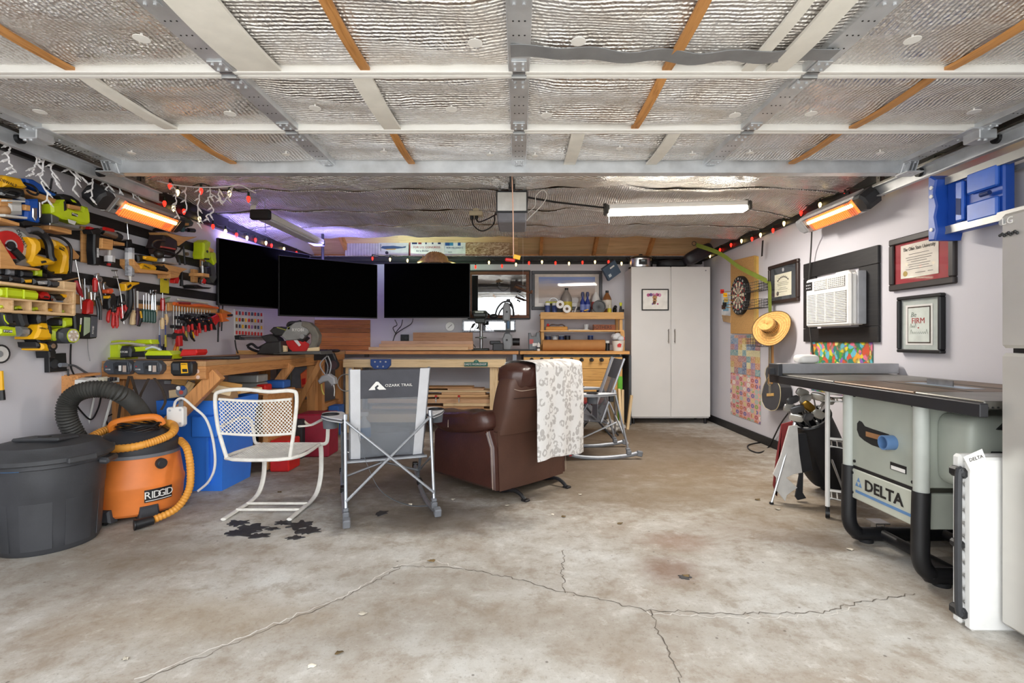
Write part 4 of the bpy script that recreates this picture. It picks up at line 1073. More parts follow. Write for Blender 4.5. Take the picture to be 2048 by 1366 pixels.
# ---------------------------------------------------------------- pictures and posters on the right wall
def grid_poster(nx,nz,cols,kind):
    t=NT('printed_poster');mp=t.mapping((1,1,1),src=t.tc('Generated'));sep=t.n('ShaderNodeSeparateXYZ');t.l(mp,sep.inputs[0])
    cb_=t.n('ShaderNodeCombineXYZ');t.l(t.math('MULTIPLY',sep.outputs[0],nx),cb_.inputs[0]);t.l(t.math('MULTIPLY',sep.outputs[2],nz),cb_.inputs[1])
    if kind=='tiles':
        wn=t.n('ShaderNodeTexWhiteNoise',noise_dimensions='2D');fl_=t.n('ShaderNodeVectorMath',operation='FLOOR');t.l(cb_.outputs[0],fl_.inputs[0]);t.l(fl_.outputs[0],wn.inputs['Vector'])
        c=t.ramp(wn.outputs['Value'],[(i/len(cols),k)for i,k in enumerate(cols)],'CONSTANT')
        nz_=t.noise(t.tc('Generated'),26.,3.,.6,1.5);c2=t.mix(t.math('MULTIPLY',t.ramp(nz_.outputs[0],[(.45,0),(.6,1)]),.6),c,'#e9dcc6')
        c2=t.mix(t.math('MULTIPLY',t.ramp(nz_.outputs[0],[(.35,1),(.42,0)]),.6),c2,'#4a4550')
        t.set(Base_Color=c2,Roughness=.5)
    else:
        vo=t.n('ShaderNodeTexVoronoi',voronoi_dimensions='2D');vo.inputs['Randomness'].default_value=.12;vo.inputs['Scale'].default_value=1.;t.l(cb_.outputs[0],vo.inputs['Vector'])
        wn=t.n('ShaderNodeTexWhiteNoise',noise_dimensions='2D');t.l(vo.outputs['Position'],wn.inputs['Vector'])
        c=t.ramp(wn.outputs['Value'],[(i/len(cols),k)for i,k in enumerate(cols)],'CONSTANT')
        ring=t.ramp(vo.outputs['Distance'],[(.10,1),(.14,0),(.40,0),(.44,1)])
        t.set(Base_Color=t.mix(ring,c,'#dca6a0'),Roughness=.5)
    return t.m
def mush_mat():
    t=NT('printed_poster');vo=t.n('ShaderNodeTexVoronoi');vo.inputs['Scale'].default_value=24.;nz_=t.noise(scale=9.,detail=3.)
    ad=t.n('ShaderNodeVectorMath',operation='MULTIPLY_ADD');t.l(nz_.outputs['Color'],ad.inputs[0]);ad.inputs[1].default_value=(.12,)*3;t.l(t.tc(),ad.inputs[2]);t.l(ad.outputs[0],vo.inputs['Vector'])
    wn=t.n('ShaderNodeTexWhiteNoise');t.l(vo.outputs['Position'],wn.inputs['Vector'])
    c=t.ramp(wn.outputs['Value'],[(0,'#4f9a3c'),(.16,'#d8c53a'),(.28,'#c9543f'),(.38,'#2f7d6e'),(.5,'#e2a23c'),(.6,'#8a5fae'),(.68,'#63b0c4'),(.8,'#d9738e'),(.9,'#eadf8a')],'CONSTANT')
    t.set(Base_Color=t.mix(t.ramp(vo.outputs['Distance'],[(.5,0),(.85,1)]),c,'#5c6a3c'),Roughness=.4);return t.m
def poster(px0,px1,ref,m,label):
    ua=FR.uv((px0,ref[1]))[0];ub=FR.uv((px1,ref[1]))[0];zt=FR.uv((ref[0],ref[1]))[1];zb=FR.uv((ref[0],ref[2]))[1];w_=abs(ub-ua)
    b=MB();b.slab(lambda u,v:(-w_/2+w_*u,-.004-.004*math.sin(u*5+v*3)**2,(zt-zb)*v),6,8,(0,.0015,0))
    return solo('poster',b,m,label,'poster',FR.world((ua+ub)/2,zb),FR.rz)
poster(1462,1521,(1492,670,749),grid_poster(7,6.5,['#5a87b3','#c9a23f','#7d6aa8','#4e93a0','#c47a52','#3f5f93','#d9cf9a','#a05a6d'],'tiles'),'colourful tiled poster below the cork board')
poster(1462,1522,(1492,750,838),grid_poster(8,9,['#b9605c','#8fa85c','#c98aa0','#d9c58a','#7a6fa3','#a3c0b4','#c77a4f','#e6ddd0'],'rings'),'poster of rows of round pastel motifs, lower of the two')
poster(1622,1747,(1680,684,790),mush_mat(),'bright mushroom forest poster behind the table saw')
# diplomas and the small print
def para(r,x0,x1,zs,y,m,h_=.004):
    for i,z in enumerate(zs):
        k=(.75,1.,.92,.6,.85)[i%5];c=(x0+x1)/2;hw=(x1-x0)/2*k
        b=MB();b.bx(c-hw,c+hw,y-.0008,y,z,z+h_);part(r,'print_line',b,m)
INK=mat('#55504a',.7);GOLD=mat('#b59a52',.5);PAPER=mat('#ddd9c4',.7,var=.03)
DKF=mat('#2b1b16',.4);REDM=mat('#9b1f2c',.6,var=.08)
r,w_,h_=frame_pic(FR,'framed_diploma','framed diploma with a dark mat, between the hat and the air conditioner','diploma',1541,1601,(1571,525,606),.035,.03,DKF,mat('#3c4147',.5),.0)
flat(r,'certificate',-.16,.15,.07,.29,-.015,PAPER);para(r,-.11,.10,[.205,.19,.175,.15,.135,.11],-.0165,INK,.003)
for k in range(15):a=(k-7)*.1;flat(r,'heading_stroke',.15*math.sin(a)-.008,.15*math.sin(a)+.004,.10+.15*math.cos(a),.10+.15*math.cos(a)+.018-.008*(k%2),-.0165,INK,.0008)
b=MB();b.cyl((-.10,-.0165,.10),(-.10,-.018,.10),.022,n=16);part(r,'seal',b,INK);b=MB();b.cyl((.0,-.0145,.325),(0,-.017,.325),.018,n=16);part(r,'medallion',b,LGREY)
r,w_,h_=frame_pic(FR,'framed_diploma','large framed diploma with a red mat and wide dark frame','diploma',1785,1917,(1850,464,575),.042,.03,mat('#2d2524',.5),REDM,.0)
flat(r,'certificate',-.165,.14,.075,.295,-.015,mat('#e4dcd0',.7));para(r,-.12,.095,[.225,.205,.19,.175,.158,.143,.128],-.0165,INK,.0028)
lettering(r,'The Ohio State University',.034,INK,(-.012,-.0175,.262),sx=.72)
for x in(-.04,.0,.06):flat(r,'signature',x,x+.04,.10,.103,-.0165,INK,.0008);
b=MB();b.cyl((-.125,-.0165,.105),(-.125,-.018,.105),.018,n=16);part(r,'seal',b,GOLD)
r,w_,h_=frame_pic(FR,'framed_print','black shadow-box frame holding a hand-lettered print under the red diploma','picture',1804,1893,(1848,590,706),.022,.04,BLACK,mat('#b9c0bb',.5),.0)
flat(r,'white_card',-.118,.10,.05,.31,-.019,WHITE);flat(r,'thin_border',-.10,.085,.062,.298,-.0205,mat('#4a3d34',.5));flat(r,'print_sheet',-.093,.078,.07,.29,-.022,mat('#d3d9d2',.7))
REDT=mat('#b0423f',.7);GRT=mat('#8a948c',.7)
lettering(r,'Be',.045,GRT,(-.05,-.024,.245),shear=.3);lettering(r,'FIRM',.052,REDT,(-.01,-.024,.205));flat(r,'red_dot',-.012,-.004,.157,.165,-.0235,REDT)
for x0,z0,n_,w_ in((-.075,.165,4,.05),(-.075,.125,9,.14)):
    b=MB();b.tube(spline([(x0+w_*k/(2*n_),-.0232,z0+(.018 if k%2 else-.004)*(1.4 if k in(1,2*n_-1)else.6))for k in range(2*n_+1)],4),.0012,4);part(r,'script_stroke',b,GRT)

# cork board, dart board, card holder, wire baskets
CORK=mat('#c79a5f',.9,var=.16,scale=90.,bump=.3,bscale=200.)
ck=item(FR,'cork_board','tall cork board behind the dartboard on the right wall','cork board',[('board',CORK,'p',[(1461,522),(1508,511),(1513,513),(1513,668),(1461,667)],0,.02,.003),('edge_strip',mat('#c9a14f',.4),'p',[(1508,511),(1513,513),(1513,668),(1508,668)],0,.024,.002)])
c0=FR.uv((1482,591),.03);dbr=.222
db=thing('dartboard','round black and cream dartboard hung on the cork board','dartboard',FR.world(c0[0],c0[1])+Vector((-.022,0,0)),FR.rz)
b=MB();b.lathe([(0,0),(dbr,0),(dbr,.035),(dbr-.012,.04),(0,.04)],48,axis='y');part(db,'board',b,BLACKM)
for k in range(20):
    a0,a1=math.radians(k*18-9),math.radians(k*18+9)
    for(ra,rb_,mm,ee)in((.02,.165,(CREAM if k%2 else BLACK),0),(.155,.166,(GREEN if k%2 else RED),.0006),(.095,.104,(GREEN if k%2 else RED),.0006)):
        P=[(ra*math.sin(a0+(a1-a0)*i/3),ra*math.cos(a0+(a1-a0)*i/3))for i in range(4)]+[(rb_*math.sin(a1-(a1-a0)*i/3),rb_*math.cos(a1-(a1-a0)*i/3))for i in range(4)]
        b=MB();b.prism(P,-.0425-ee,-.040);part(db,'segment' if rb_-ra>.1 else 'score_ring_piece',b,mm)
    a=math.radians(k*18);part(db,'number',text_mesh(str([20,1,18,4,13,6,10,15,2,17,3,19,7,16,8,11,14,9,12,5][k]),.034,WHITE),None,loc=(.192*math.sin(a),-.042,.192*math.cos(a)),rot=(0,a,0))
b=MB();b.cyl((0,-.04,0),(0,-.043,0),.016,n=16);part(db,'bullseye',b,RED)
for k in range(1,1+5):
    x,z=((-.19,.06),(-.10,.01),(-.08,-.05),(-.12,-.10),(-.15,-.13))[k-1];d=thing('dart',f"{('red', 'yellow', 'gold', 'black', 'brown')[k - 1]} flighted dart stuck in the dartboard's left half",'dart',db.location+Vector((-.042,-x,z)),FR.rz)
    b=MB();b.cyl((0,0,0),(-.01,-.07,.004),.004,n=8);part(d,'barrel',b,BRASS);b=MB()
    for j in range(2):b.box((-.014,-.10,.006),((.05,.045,.002)if j else(.002,.045,.05)))
    part(d,'flight',b,(RED,YEL,GOLD,BLACK,BROWN)[k-1])
item(FR,'score_pad','white score card in a cardboard pocket left of the dartboard','card holder',[('card',mat('#dfe3e6',.7),'p',[(1443,588),(1459,583),(1460,640),(1443,637)],.0,.015),('pocket',mat('#b5946c',.8),'p',[(1443,630),(1461,632),(1460,646),(1446,643)],0,.03),('blue_print',mat('#7fb3cf',.7),'p',[(1446,600),(1457,598),(1457,622),(1446,622)],.014,.017,.0005)])
def basket(px0,px1,y0,y1,depth,label):
    ua,zt=FR.uv((px0,y0),0);ub,_=FR.uv((px1,y0),0);zb=FR.uv((px0,y1),0)[1];w_=abs(ub-ua);h_=zt-zb
    r=thing('wire_basket',label,'basket',FR.world((ua+ub)/2,zb),FR.rz);b=MB()
    for f in(0,.33,.66,1.):
        z=h_*f;b.tube([(-w_/2,-.01,z),(-w_/2,-depth,z),(w_/2,-depth,z),(w_/2,-.01,z)],.0025,5,closed=True)
    n=9
    for i in range(n+1):x=-w_/2+w_*i/n;b.tube([(x,-.01,h_),(x,-.01,0),(x,-depth,0),(x,-depth,h_)],.0018,5)
    for i in range(1,4):y=-.01-(depth-.01)*i/4;b.tube([(-w_/2,y,h_),(-w_/2,y,0),(w_/2,y,0),(w_/2,y,h_)],.0018,5)
    part(r,'wire_cage',b,BLACK);return r
basket(1506,1541,570,586,.12,'black wire basket, upper one on the wall above the straw hat')
basket(1506,1541,603,619,.12,'black wire basket, middle one on the wall behind the straw hat')
basket(1513,1540,672,692,.12,'black wire basket, lowest one beside the guitar neck')
# ---------------------------------------------------------------- hat, guitar, strap
hq=rw(1543,655,.16);STRAW=mat('#cf9f5c',.8,var=.2,scale=60.,bump=.5,bscale=120.)
ht=thing('straw_hat','woven straw sun hat hanging on the right wall','hat',hq,0,rot=(math.radians(68),.1,-PI/2+.45))
def brim(u,v):
    a=2*PI*u;rr=.075+(.195-.075)*v;return(rr*math.cos(a)*1.02,rr*math.sin(a)*.92,.018*v*v*math.cos(2*a)-.02*v+.015*v**3)
b=MB();b.grid(brim,48,10,True);b.grid(lambda u,v:tuple(Vector(brim(u,1-v))-Vector((0,0,.004))),48,10,True);o=part(ht,'brim',b,STRAW)
b=MB()
for v in(.2,.4,.6,.8):b.tube([Vector(brim(i/36,v))+Vector((0,0,.001))for i in range(36)],.0022,4,closed=True)
part(o,'weave_ring',b,mat('#b98743',.8));b=MB();b.tube([brim(i/40,1)for i in range(40)],.004,5,closed=True);part(o,'bound_edge',b,mat('#5e4526',.8))
b=MB();b.grid(lambda u,v:(lambda a,k:(k*math.cos(a)*1.05,k*math.sin(a)*.88,.10*math.sin(min(1,v*1.25)*PI/2)-.025*max(0,v-.7)/.3*math.cos(a)**2))(2*PI*u,.078*(1-max(0,v-.55)**2*3.2 if v<.98 else.0)),36,14,True);part(ht,'crown',b,STRAW)
b=MB()
for z in(.032,.052):
    for k in range(28):
        a=2*PI*k/28;b.box((.0795*math.cos(a)*1.05,.0795*math.sin(a)*.88,z),(.004,.009,.007),(0,0,a))
part(ht,'vent_hole',b,mat('#3d2c18',.9),kind='stuff')
GB=mat('#3d3d42',.45,var=.1);GSIDE=mat('#17171a',.3,coat=.4)
body=[(1547,727),(1539,729),(1532,737),(1530,748),(1532,760),(1527,772),(1523,788),(1524,803),(1530,815),(1541,821),(1552,819),(1558,808),(1561,792),(1560,775),(1555,764),(1553,752),(1555,740),(1553,730)]
item(FR,'acoustic_guitar','dark grey acoustic guitar hanging under the straw hat','guitar',[
    ('body',GSIDE,'p',body,.02,.125,.006),('soundboard',GB,'p',[(x+(.6 if x<1542 else-.6),y)for x,y in body],.12,.128,.001),('>binding',mat('#cbbd95',.5),'t',body+body[:1],.003,.126,6),
    ('sound_hole',BLACKM,'d',(1539,762),.042,.127,.1295),('rosette',mat('#c6b27e',.5),'d',(1539,762),.048,.1265,.129),
    ('neck',wood('#a2743f','#6f4a24',axis='z'),'p',[(1537,672),(1542,672),(1543,768),(1536,768)],.115,.14,.003),('fretboard',mat('#3b2a1e',.5),'p',[(1537.5,673),(1541.5,673),(1542,758),(1537,758)],.14,.145,.001),
    ('headstock',DKF,'p',[(1535,655),(1543,655),(1542,673),(1537,673)],.09,.12,.003),
    ('bridge',mat('#c9a05e',.5),'p',[(1533,787),(1546,786),(1546,792),(1533,793)],.128,.137,.002),
    ('strings',mat('#cfc7b0',.3,.8),'t',[(1539.3,674),(1539.6,788)],.0018,.147,4),('strings+',CHROME,'t',[(1540.6,674),(1541.2,788)],.0018,.147,4),('strings+',CHROME,'t',[(1538.2,674),(1538,788)],.0018,.147,4)])
STRAP=mat('#6f7a2a',.8,var=.12)
P_=[Vector((2.10,5.98,2.22)),rw(1440,507,.32),rw(1480,535,.20),rw(1530,560,.09),rw(1539,568,.07),rw(1540,600,.07),rw(1541,640,.06)]
sp_=spline(P_,6);b=MB();N_=len(sp_)-1
b.slab(lambda u,v:(lambda p,d:(p.x,p.y,p.z+(u-.5)*.05)if v<.55 else(p.x,p.y+(u-.5)*.06,p.z))(sp_[int(v*N_+.5)],0),3,N_+1,(-.004,0,0))
st=thing('green_strap','olive green webbing strap slung from the ceiling to the guitar hook','strap',(0,0,0));st.location=P_[-1]
for i in range(len(b.v)):b.v[i]=tuple(Vector(b.v[i])-P_[-1])
part(st,'webbing',b,STRAP);b=MB();b.tube([Vector((2.07+.025*math.cos(a),5.97,2.235+.025*math.sin(a)))-P_[-1]for a in[i*PI/5 for i in range(10)]],.004,6,closed=True);part(st,'carabiner',b,BLACK)
b=MB();b.slab(lambda u,v:Vector((-.02+.0*u,.10+.03*u+.02*v,.82-.16*v)),2,3,(-.003,0,0));part(st,'strap_tail',b,BLACK)
# ---------------------------------------------------------------- air conditioner in its black surround
ac=thing('window_air_conditioner','white through-wall air conditioner in a black board surround','air conditioner',(XR,4.05,1.08),FR.rz)
for(x0,x1,z0,z1)in((-.48,.466,.565,.695),(-.48,.466,0,.115),(.26,.466,.117,.563),(-.48,-.30,.117,.563)):
    b=MB();b.bx(x0,x1,-.022,0,z0,z1,bev=.003);part(ac,'surround_board',b,BLKW)
b=MB();b.bx(-.24,.33,-.10,-.022,.13,.52,bev=.012);body_=part(ac,'body',b,WHITEG)
b=MB();b.bx(-.062,.507,-.235,-.20,.125,.525,bev=.014);fp=part(ac,'front_panel',b,WHITEG,loc=(-.18,.10,0))
b=MB();b.bx(.33,.35,-.085,-.022,.135,.53,bev=.004);part(ac,'side_flange',b,LGREY)
b=MB();b.bx(.12,.28,-.11,-.05,.522,.542,bev=.006);part(ac,'top_cap',b,WHITE)
b=MB();b.bx(-.035,.475,-.2355,-.233,.155,.395);b.bx(.06,.235,-.2355,-.233,.425,.505);b.bx(.25,.46,-.2355,-.233,.425,.505);part(fp,'grille_recess',b,mat('#6d6f70',.7))
b=MB()
for i in range(19):
    z=.16+i*.0128;b.box((.22,-.239,z),(.51,.010,.0058),(.5,0,0))
for x in(.10,.22,.34):b.box((x,-.239,.275),(.006,.010,.24))
part(fp,'louvre_slats',b,WHITE,kind='stuff')
b=MB()
for i in range(6):b.box((.147,-.239,.43+i*.014),(.17,.012,.005),(.4,0,0));b.box((.355,-.239,.43+i*.014),(.205,.012,.005),(.4,0,0))
for i in range(9):b.box((.07+i*.021,-.241,.465),(.003,.008,.078));b.box((.26+i*.024,-.241,.465),(.003,.008,.078))
part(fp,'air_vanes',b,WHITE,kind='stuff')
b=MB();b.bx(-.055,.035,-.238,-.233,.43,.50,bev=.002);cp=part(fp,'control_panel',b,BLACK)
for k in range(6):b=MB();b.cyl((-.04+(k%3)*.025,-.238,.45+(k//3)*.025),(-.04+(k%3)*.025,-.241,.45+(k//3)*.025),.006,n=8);part(cp,'button',b,LGREY)
ac.location=(XR,4.065,1.08)
# ---------------------------------------------------------------- infrared heaters
def heater(label,loc,rz,length):
    r=thing('patio_heater',label,'heater',loc,0,rot=(math.radians(38),0,rz));L=length/2
    b=MB();b.prism([(-L+.08,-.07),(L-.08,-.07),(L-.08,.07),(-L+.08,.07)],-.05,.05,.012);part(r,'housing',b,mat('#b6b5b6',.35,.5))
    for sx in(-1,1):
        b=MB();x=sx*(L-.05);pts=[(x-.055,-.062),(x+.03,-.062),(x+.055,-.03),(x+.055,.03),(x+.03,.062),(x-.055,.062)]
        if sx<0:pts=[(2*x-p[0],p[1])for p in pts]
        b.prism(pts,-.056,.055,.015);part(r,'end_cap',b,mat('#2b2b2e',.5)if sx>0 or rz>0 else mat('#8a8a8c',.4))
        b=MB();b.prism([(sx*(L-.16)-.04,-.058),(sx*(L-.16)+.04,-.058),(sx*(L-.16)+.04,.058),(sx*(L-.16)-.04,.058)],-.054,-.05,.002);part(r,'trim_plate',b,mat('#9a9a9c',.4,.5))
    b=MB();b.bx(-L+.17,L-.10,-.054,-.05,-.056,.056);part(r,'reflector',b,emit('#f2722e',1.0))
    b=MB();b.cyl((-L+.19,-.064,.018),(L-.12,-.064,.018),.014,n=12);part(r,'heating_element',b,emit('#ffcf8a',3.))
    b=MB()
    for i in range(28):b.box((-L+.18+i*(2*L-.29)/27,-.080,0),(.0015,.002,.112))
    for z in(-.056,.056):b.box((.035,-.068,z),(2*L-.27,.028,.003))
    part(r,'wire_guard',b,STEEL,kind='stuff')
    b=MB();b.box((-L+.14,-.057,-.01),(.022,.006,.03),None,.002);part(r,'switch',b,BLACK)
    b=MB();b.box((0,.08,.03),(.10,.07,.03));b.box((0,.12,.03),(.14,.012,.09),(math.radians(-38),0,0));part(r,'wall_bracket',b,BLACK)
    return r
heater('glowing infrared heater high on the right wall above the air conditioner',(XR-.17,3.87,2.07),-PI/2,.84)
heater('glowing infrared heater high on the left wall above the tools',(XL+.17,3.57,2.01),PI/2,.80)
P_=[rw(1624,455,.12),rw(1622,500,.05),rw(1618,560,.04),rw(1617,600,.05),rw(1618,640,.03),rw(1623,690,.02),rw(1630,740,.02)]
b=MB();b.tube(spline(P_,6),.006,7);solo('electric_cable',b,mat('#33312f',.6),'dark cord hanging from the right-hand heater past the air conditioner','cord')

# ---------------------------------------------------------------- stepladder hung on the wall above the refrigerator
ld=thing('stepladder','aluminium stepladder with a blue top shelf, hung high above the refrigerator','ladder',(XR-.11,2.9,1.70),FR.rz)
ALUM=mat('#a9a9a6',.4,.6,var=.06);LBLUE=mat('#1f4fae',.4,var=.06)
for z,z2,nm in((.02,-.0,'front_rail'),(.30,.30,'front_rail')):
    b=MB();b.bx(.03,1.5,-.045,.0,z-.018,z+.018,bev=.002);b.bx(.03,1.5,-.05,-.046,z-.022,z+.022);part(ld,nm,b,ALUM)
for x in(.62,.95,1.28):
    b=MB();b.bx(x-.04,x+.04,-.05,.03,.03,.29,bev=.003);part(ld,'tread',b,ALUM)
b=MB();b.box((.85,.02,.16),(.9,.012,.02),(0,-.28,0));part(ld,'rear_brace',b,ALUM)
for z in(.05,.27):
    b=MB();b.bx(.05,1.5,.04,.07,z-.012,z+.012);part(ld,'rear_rail',b,ALUM)
b=MB();b.prism([(-.03,-.03),(.02,-.035),(.035,.02),(.02,.10),(.035,.16),(.015,.24),(.03,.31),(-.015,.345),(-.03,.34)],-.10,.05,.008);part(ld,'top_cap',b,LBLUE)
b=MB();b.bx(.02,.36,-.03,.03,.0,.31,bev=.008);tr=part(ld,'paint_tray',b,LBLUE)
for(x0,x1,z0,z1)in((.10,.15,.05,.27),(.17,.345,.03,.13),(.17,.345,.18,.29)):
    b=MB();b.bx(x0,x1,-.055,-.03,z0,z1,bev=.008);part(tr,'raised_block',b,mat('#2b62c6',.35))
b=MB();b.prism([(.11,.09),(.14,.08),(.14,.17),(.11,.18)],-.057,-.054);part(tr,'grip_slot',b,mat('#122c66',.6))
b=MB();b.tube([(.26,-.056,.155),(.31,-.056,.155)],.012,10);part(tr,'slot',b,mat('#122c66',.6))
for z in(.27,.22,.03):
    b=MB();b.cyl((.0,-.10,z),(.0,-.106,z),.011,n=10);part(ld,'rivet',b,WHITE)

# ---------------------------------------------------------------- refrigerator
SS=mat('#c8c5bf',.34,.5,var=.06,scale=4.);fg=thing('refrigerator','stainless steel refrigerator at the right edge of the view','refrigerator',(1.795,1.515,0),FR.rz)
b=MB();b.bx(-.37,.37,.055,.72,.03,1.555,bev=.006);part(fg,'cabinet_body',b,mat('#8e8e90',.4,.5))
for z0,z1 in((1.068,1.566),(.04,1.05)):
    b=MB();b.bx(-.372,.372,.0,.052,z0,z1,bev=.012);d=part(fg,'door',b,SS)
    h=MB();h.tube([(.33,-.045,z0+.06),(.33,-.045,min(z1-.05,z0+.42))],.012,10);part(d,'handle',h,STEEL)
lettering(fg,'LG',.036,WHITE,(-.338,-.003,1.535));b=MB();b.cyl((-.36,0,1.535),(-.36,-.003,1.535),.012,n=16);part(fg,'logo_disc',b,mat('#9a9a9a',.4))
b=MB();
for k in range(9):b.ball((-.365+k*.008,-.004,1.487+.004*math.sin(k*2.1)),(.006,.005,.006),6,5)
part(fg,'black_script_magnet',b,BLACK)
for x in(-.32,.32):
    b=MB();b.cyl((x,.12,0),(x,.12,.035),.025,n=12);part(fg,'foot',b,BLACK)
b=MB();b.bx(-.37,.37,.05,.10,1.05,1.068);part(fg,'gasket',b,BLACK)

# ---------------------------------------------------------------- folded white table standing on edge
ft=thing('folding_table','folded white plastic table standing on edge against the refrigerator','folding table',(1.70,1.895,0))
WPL=mat('#e2e1de',.5,var=.03,bump=.15,bscale=200.)
for y0,y1 in((.0,.040),(.052,.092)):
    b=MB();b.bx(.0,.70,y0,y1,.0,.655,bev=.010);part(ft,'table_half',b,WPL)
b=MB();b.bx(.012,.70,.03,.062,.02,.63);part(ft,'inner_core',b,WPL)
for k in range(11):
    b=MB();b.ball((.006,.050,.07+k*.05),(.012,.022,.022),10,8);part(ft,'moulded_cell',b,mat('#d2d1cf',.6))
b=MB();b.tube(spline([(-.012,.030,.595),(-.022,.034,.56),(-.022,.034,.10),(-.012,.030,.06)],6),.012,8);part(ft,'steel_edge_tube',b,mat('#3c3d40',.4,.3))
for z in(.59,.055):
    b=MB();b.box((-.006,.052,z),(.03,.07,.04),None,.01);part(ft,'corner_clip',b,BLACK)
b=MB();b.box((-.012,.05,.315),(.03,.05,.03),None,.008);part(ft,'centre_latch',b,BLACK)
b=MB();b.prism([(-.035,.66),(.035,.69),(.055,.64),(-.005,.60)],.0,.0015);tg=part(ft,'paper_tag',b,WHITE,loc=(0,-.003,0));lettering(tg,'DELTA',.018,INK,(.012,-.001,.655),(0,-.3,0))

# ---------------------------------------------------------------- table saw
SAWG=mat('#a3a89e',.42,var=.06,scale=6.);TUBG=mat('#b4b8b2',.4,var=.05);IRON=mat('#7d7a74',.38,.7,var=.2,scale=8.);RUST=mat('#6f5a47',.45,.5,var=.3,scale=10.)
ts=thing('table_saw','grey contractor table saw on black tubular legs at the right','table saw',(2.13,2.5,0))
# local = world - (2.13, 2.5)
xl,xr=-.33,.34;yn,yf=-.24,.25
for y in(yn,yf):
    for x,sg in((xl,1),(xr,-1)):
        b=MB();b.tube([(x,y,.835),(x,y,.40)],.031,16);part(ts,'upper_leg',b,TUBG)
    b=MB();b.tube(spline([(xl,y,.42),(xl-.004,y,.22),(xl+.0,y,.11),(xl+.035,y,.055),(xl+.10,y,.042),(xr-.10,y,.042),(xr-.035,y,.055),(xr,y,.11),(xr,y,.22),(xr,y,.42)],6),.036,14);o=part(ts,'lower_leg_frame',b,BLACK)
    for x in(xl+.09,xr-.09):
        f=MB();f.cyl((x,y,0),(x,y,.018),.035,n=16);part(o,'foot_pad',f,RUBBER)
for x in(xl+.17,xr-.17):
    b=MB();b.tube([(x,yn,.045),(x,yf,.045)],.026,12);part(ts,'floor_tube',b,BLACK)
b=MB();b.bx(xl-.004,xl+.02,yn+.02,yf-.02,.425,.838,bev=.004);sp1=part(ts,'side_panel',b,SAWG)
b=MB();b.bx(xl-.006,xl+.016,yn+.02,yf-.02,.25,.408,bev=.004);sp2=part(ts,'name_panel',b,mat('#bcbfb2',.45,var=.04))
b=MB();b.bx(xl,xl+.018,yn+.02,yf-.02,.408,.425);part(ts,'dark_gap',b,BLACK)
b=MB();b.bx(xl+.02,xr,yn-.005,yn+.015,.25,.41,bev=.003);part(ts,'front_skirt',b,SAWG)
b=MB();b.bx(xl+.02,xr,yn-.005,yn+.015,.435,.838,bev=.003);part(ts,'front_panel',b,SAWG)
b=MB();b.bx(xl+.02,xr,yf-.01,yf+.01,.25,.838);part(ts,'back_panel',b,SAWG)
b=MB();b.bx(xr-.02,xr,yn+.02,yf-.02,.25,.838);part(ts,'far_side_panel',b,SAWG)
# adjustment slot with blue dust port, rating plate, bolts
slot=[(.195,.655),(.175,.672),(.15,.668),(.125,.65),(.05,.645),(-.08,.64),(-.11,.625),(-.12,.595),(-.10,.567),(-.06,.56),(.06,.563),(.13,.575),(.175,.59),(.197,.62)]
RS=Matrix(((0,1,0,xl-.004),(-1,0,0,0),(0,0,1,0),(0,0,0,1)))  # local facing -x
def on_side(mb):
    q=MB();q.add([RS@Vector(p)for p in mb.v],mb.f);return q
m=MB();m.prism([(-a*.82-.02,z)for a,z in slot],-.002,.002);part(sp1,'slot_opening',on_side(m),BLACKM)
m=MB();m.lathe([(.035,0),(.035,.05),(.029,.05),(.029,0.005),(0,.005)],20,(.075,0,.605),'y');part(sp1,'dust_port',on_side(m),mat('#5a7ca8',.45))
m=MB();m.bx(-.11,.03,-.004,-.002,.60,.625);part(sp1,'tilt_arm',on_side(m),mat('#9a6f4a',.6))
m=MB();m.bx(.06,.16,-.003,.0,.475,.51);pl_=part(sp1,'rating_plate',on_side(m),BLACK);m=MB();m.bx(.067,.155,-.004,-.003,.478,.495);part(pl_,'plate_text_area',on_side(m),WHITE)
for a,z in((-.2,.80),(-.2,.45),(.2,.80),(.2,.45)):
    m=MB();m.cyl((a,0,z),(a,-.006,z),.008,n=8);part(sp1,'bolt',on_side(m),BLACK)
for a,z in((-.215,.385),(.215,.385),(.215,.28),(-.215,.28)):
    m=MB();m.cyl((a,-.002,z),(a,-.008,z),.008,n=8);part(sp2,'bolt',on_side(m),BLACK)
rS=(0,0,-PI/2);DBL=mat('#5f86b4',.45)
part(sp2,'lettering',text_mesh('DELTA',.078,BLACK,sx=1.12,bold=.002),None,loc=(xl-.0085,-.012,.343),rot=rS)
m=MB();m.bx(-.19,.205,-.004,-.0025,.287,.301);part(sp2,'blue_stripe',on_side(m),DBL)
for dx,dz in((0,0),(.026,0),(.013,.026)):
    m=MB();m.prism([(-.192+dx,.322+dz),(-.168+dx,.322+dz),(-.18+dx,.345+dz)],-.004,-.0025);part(sp2,'triangle_mark',on_side(m),DBL)
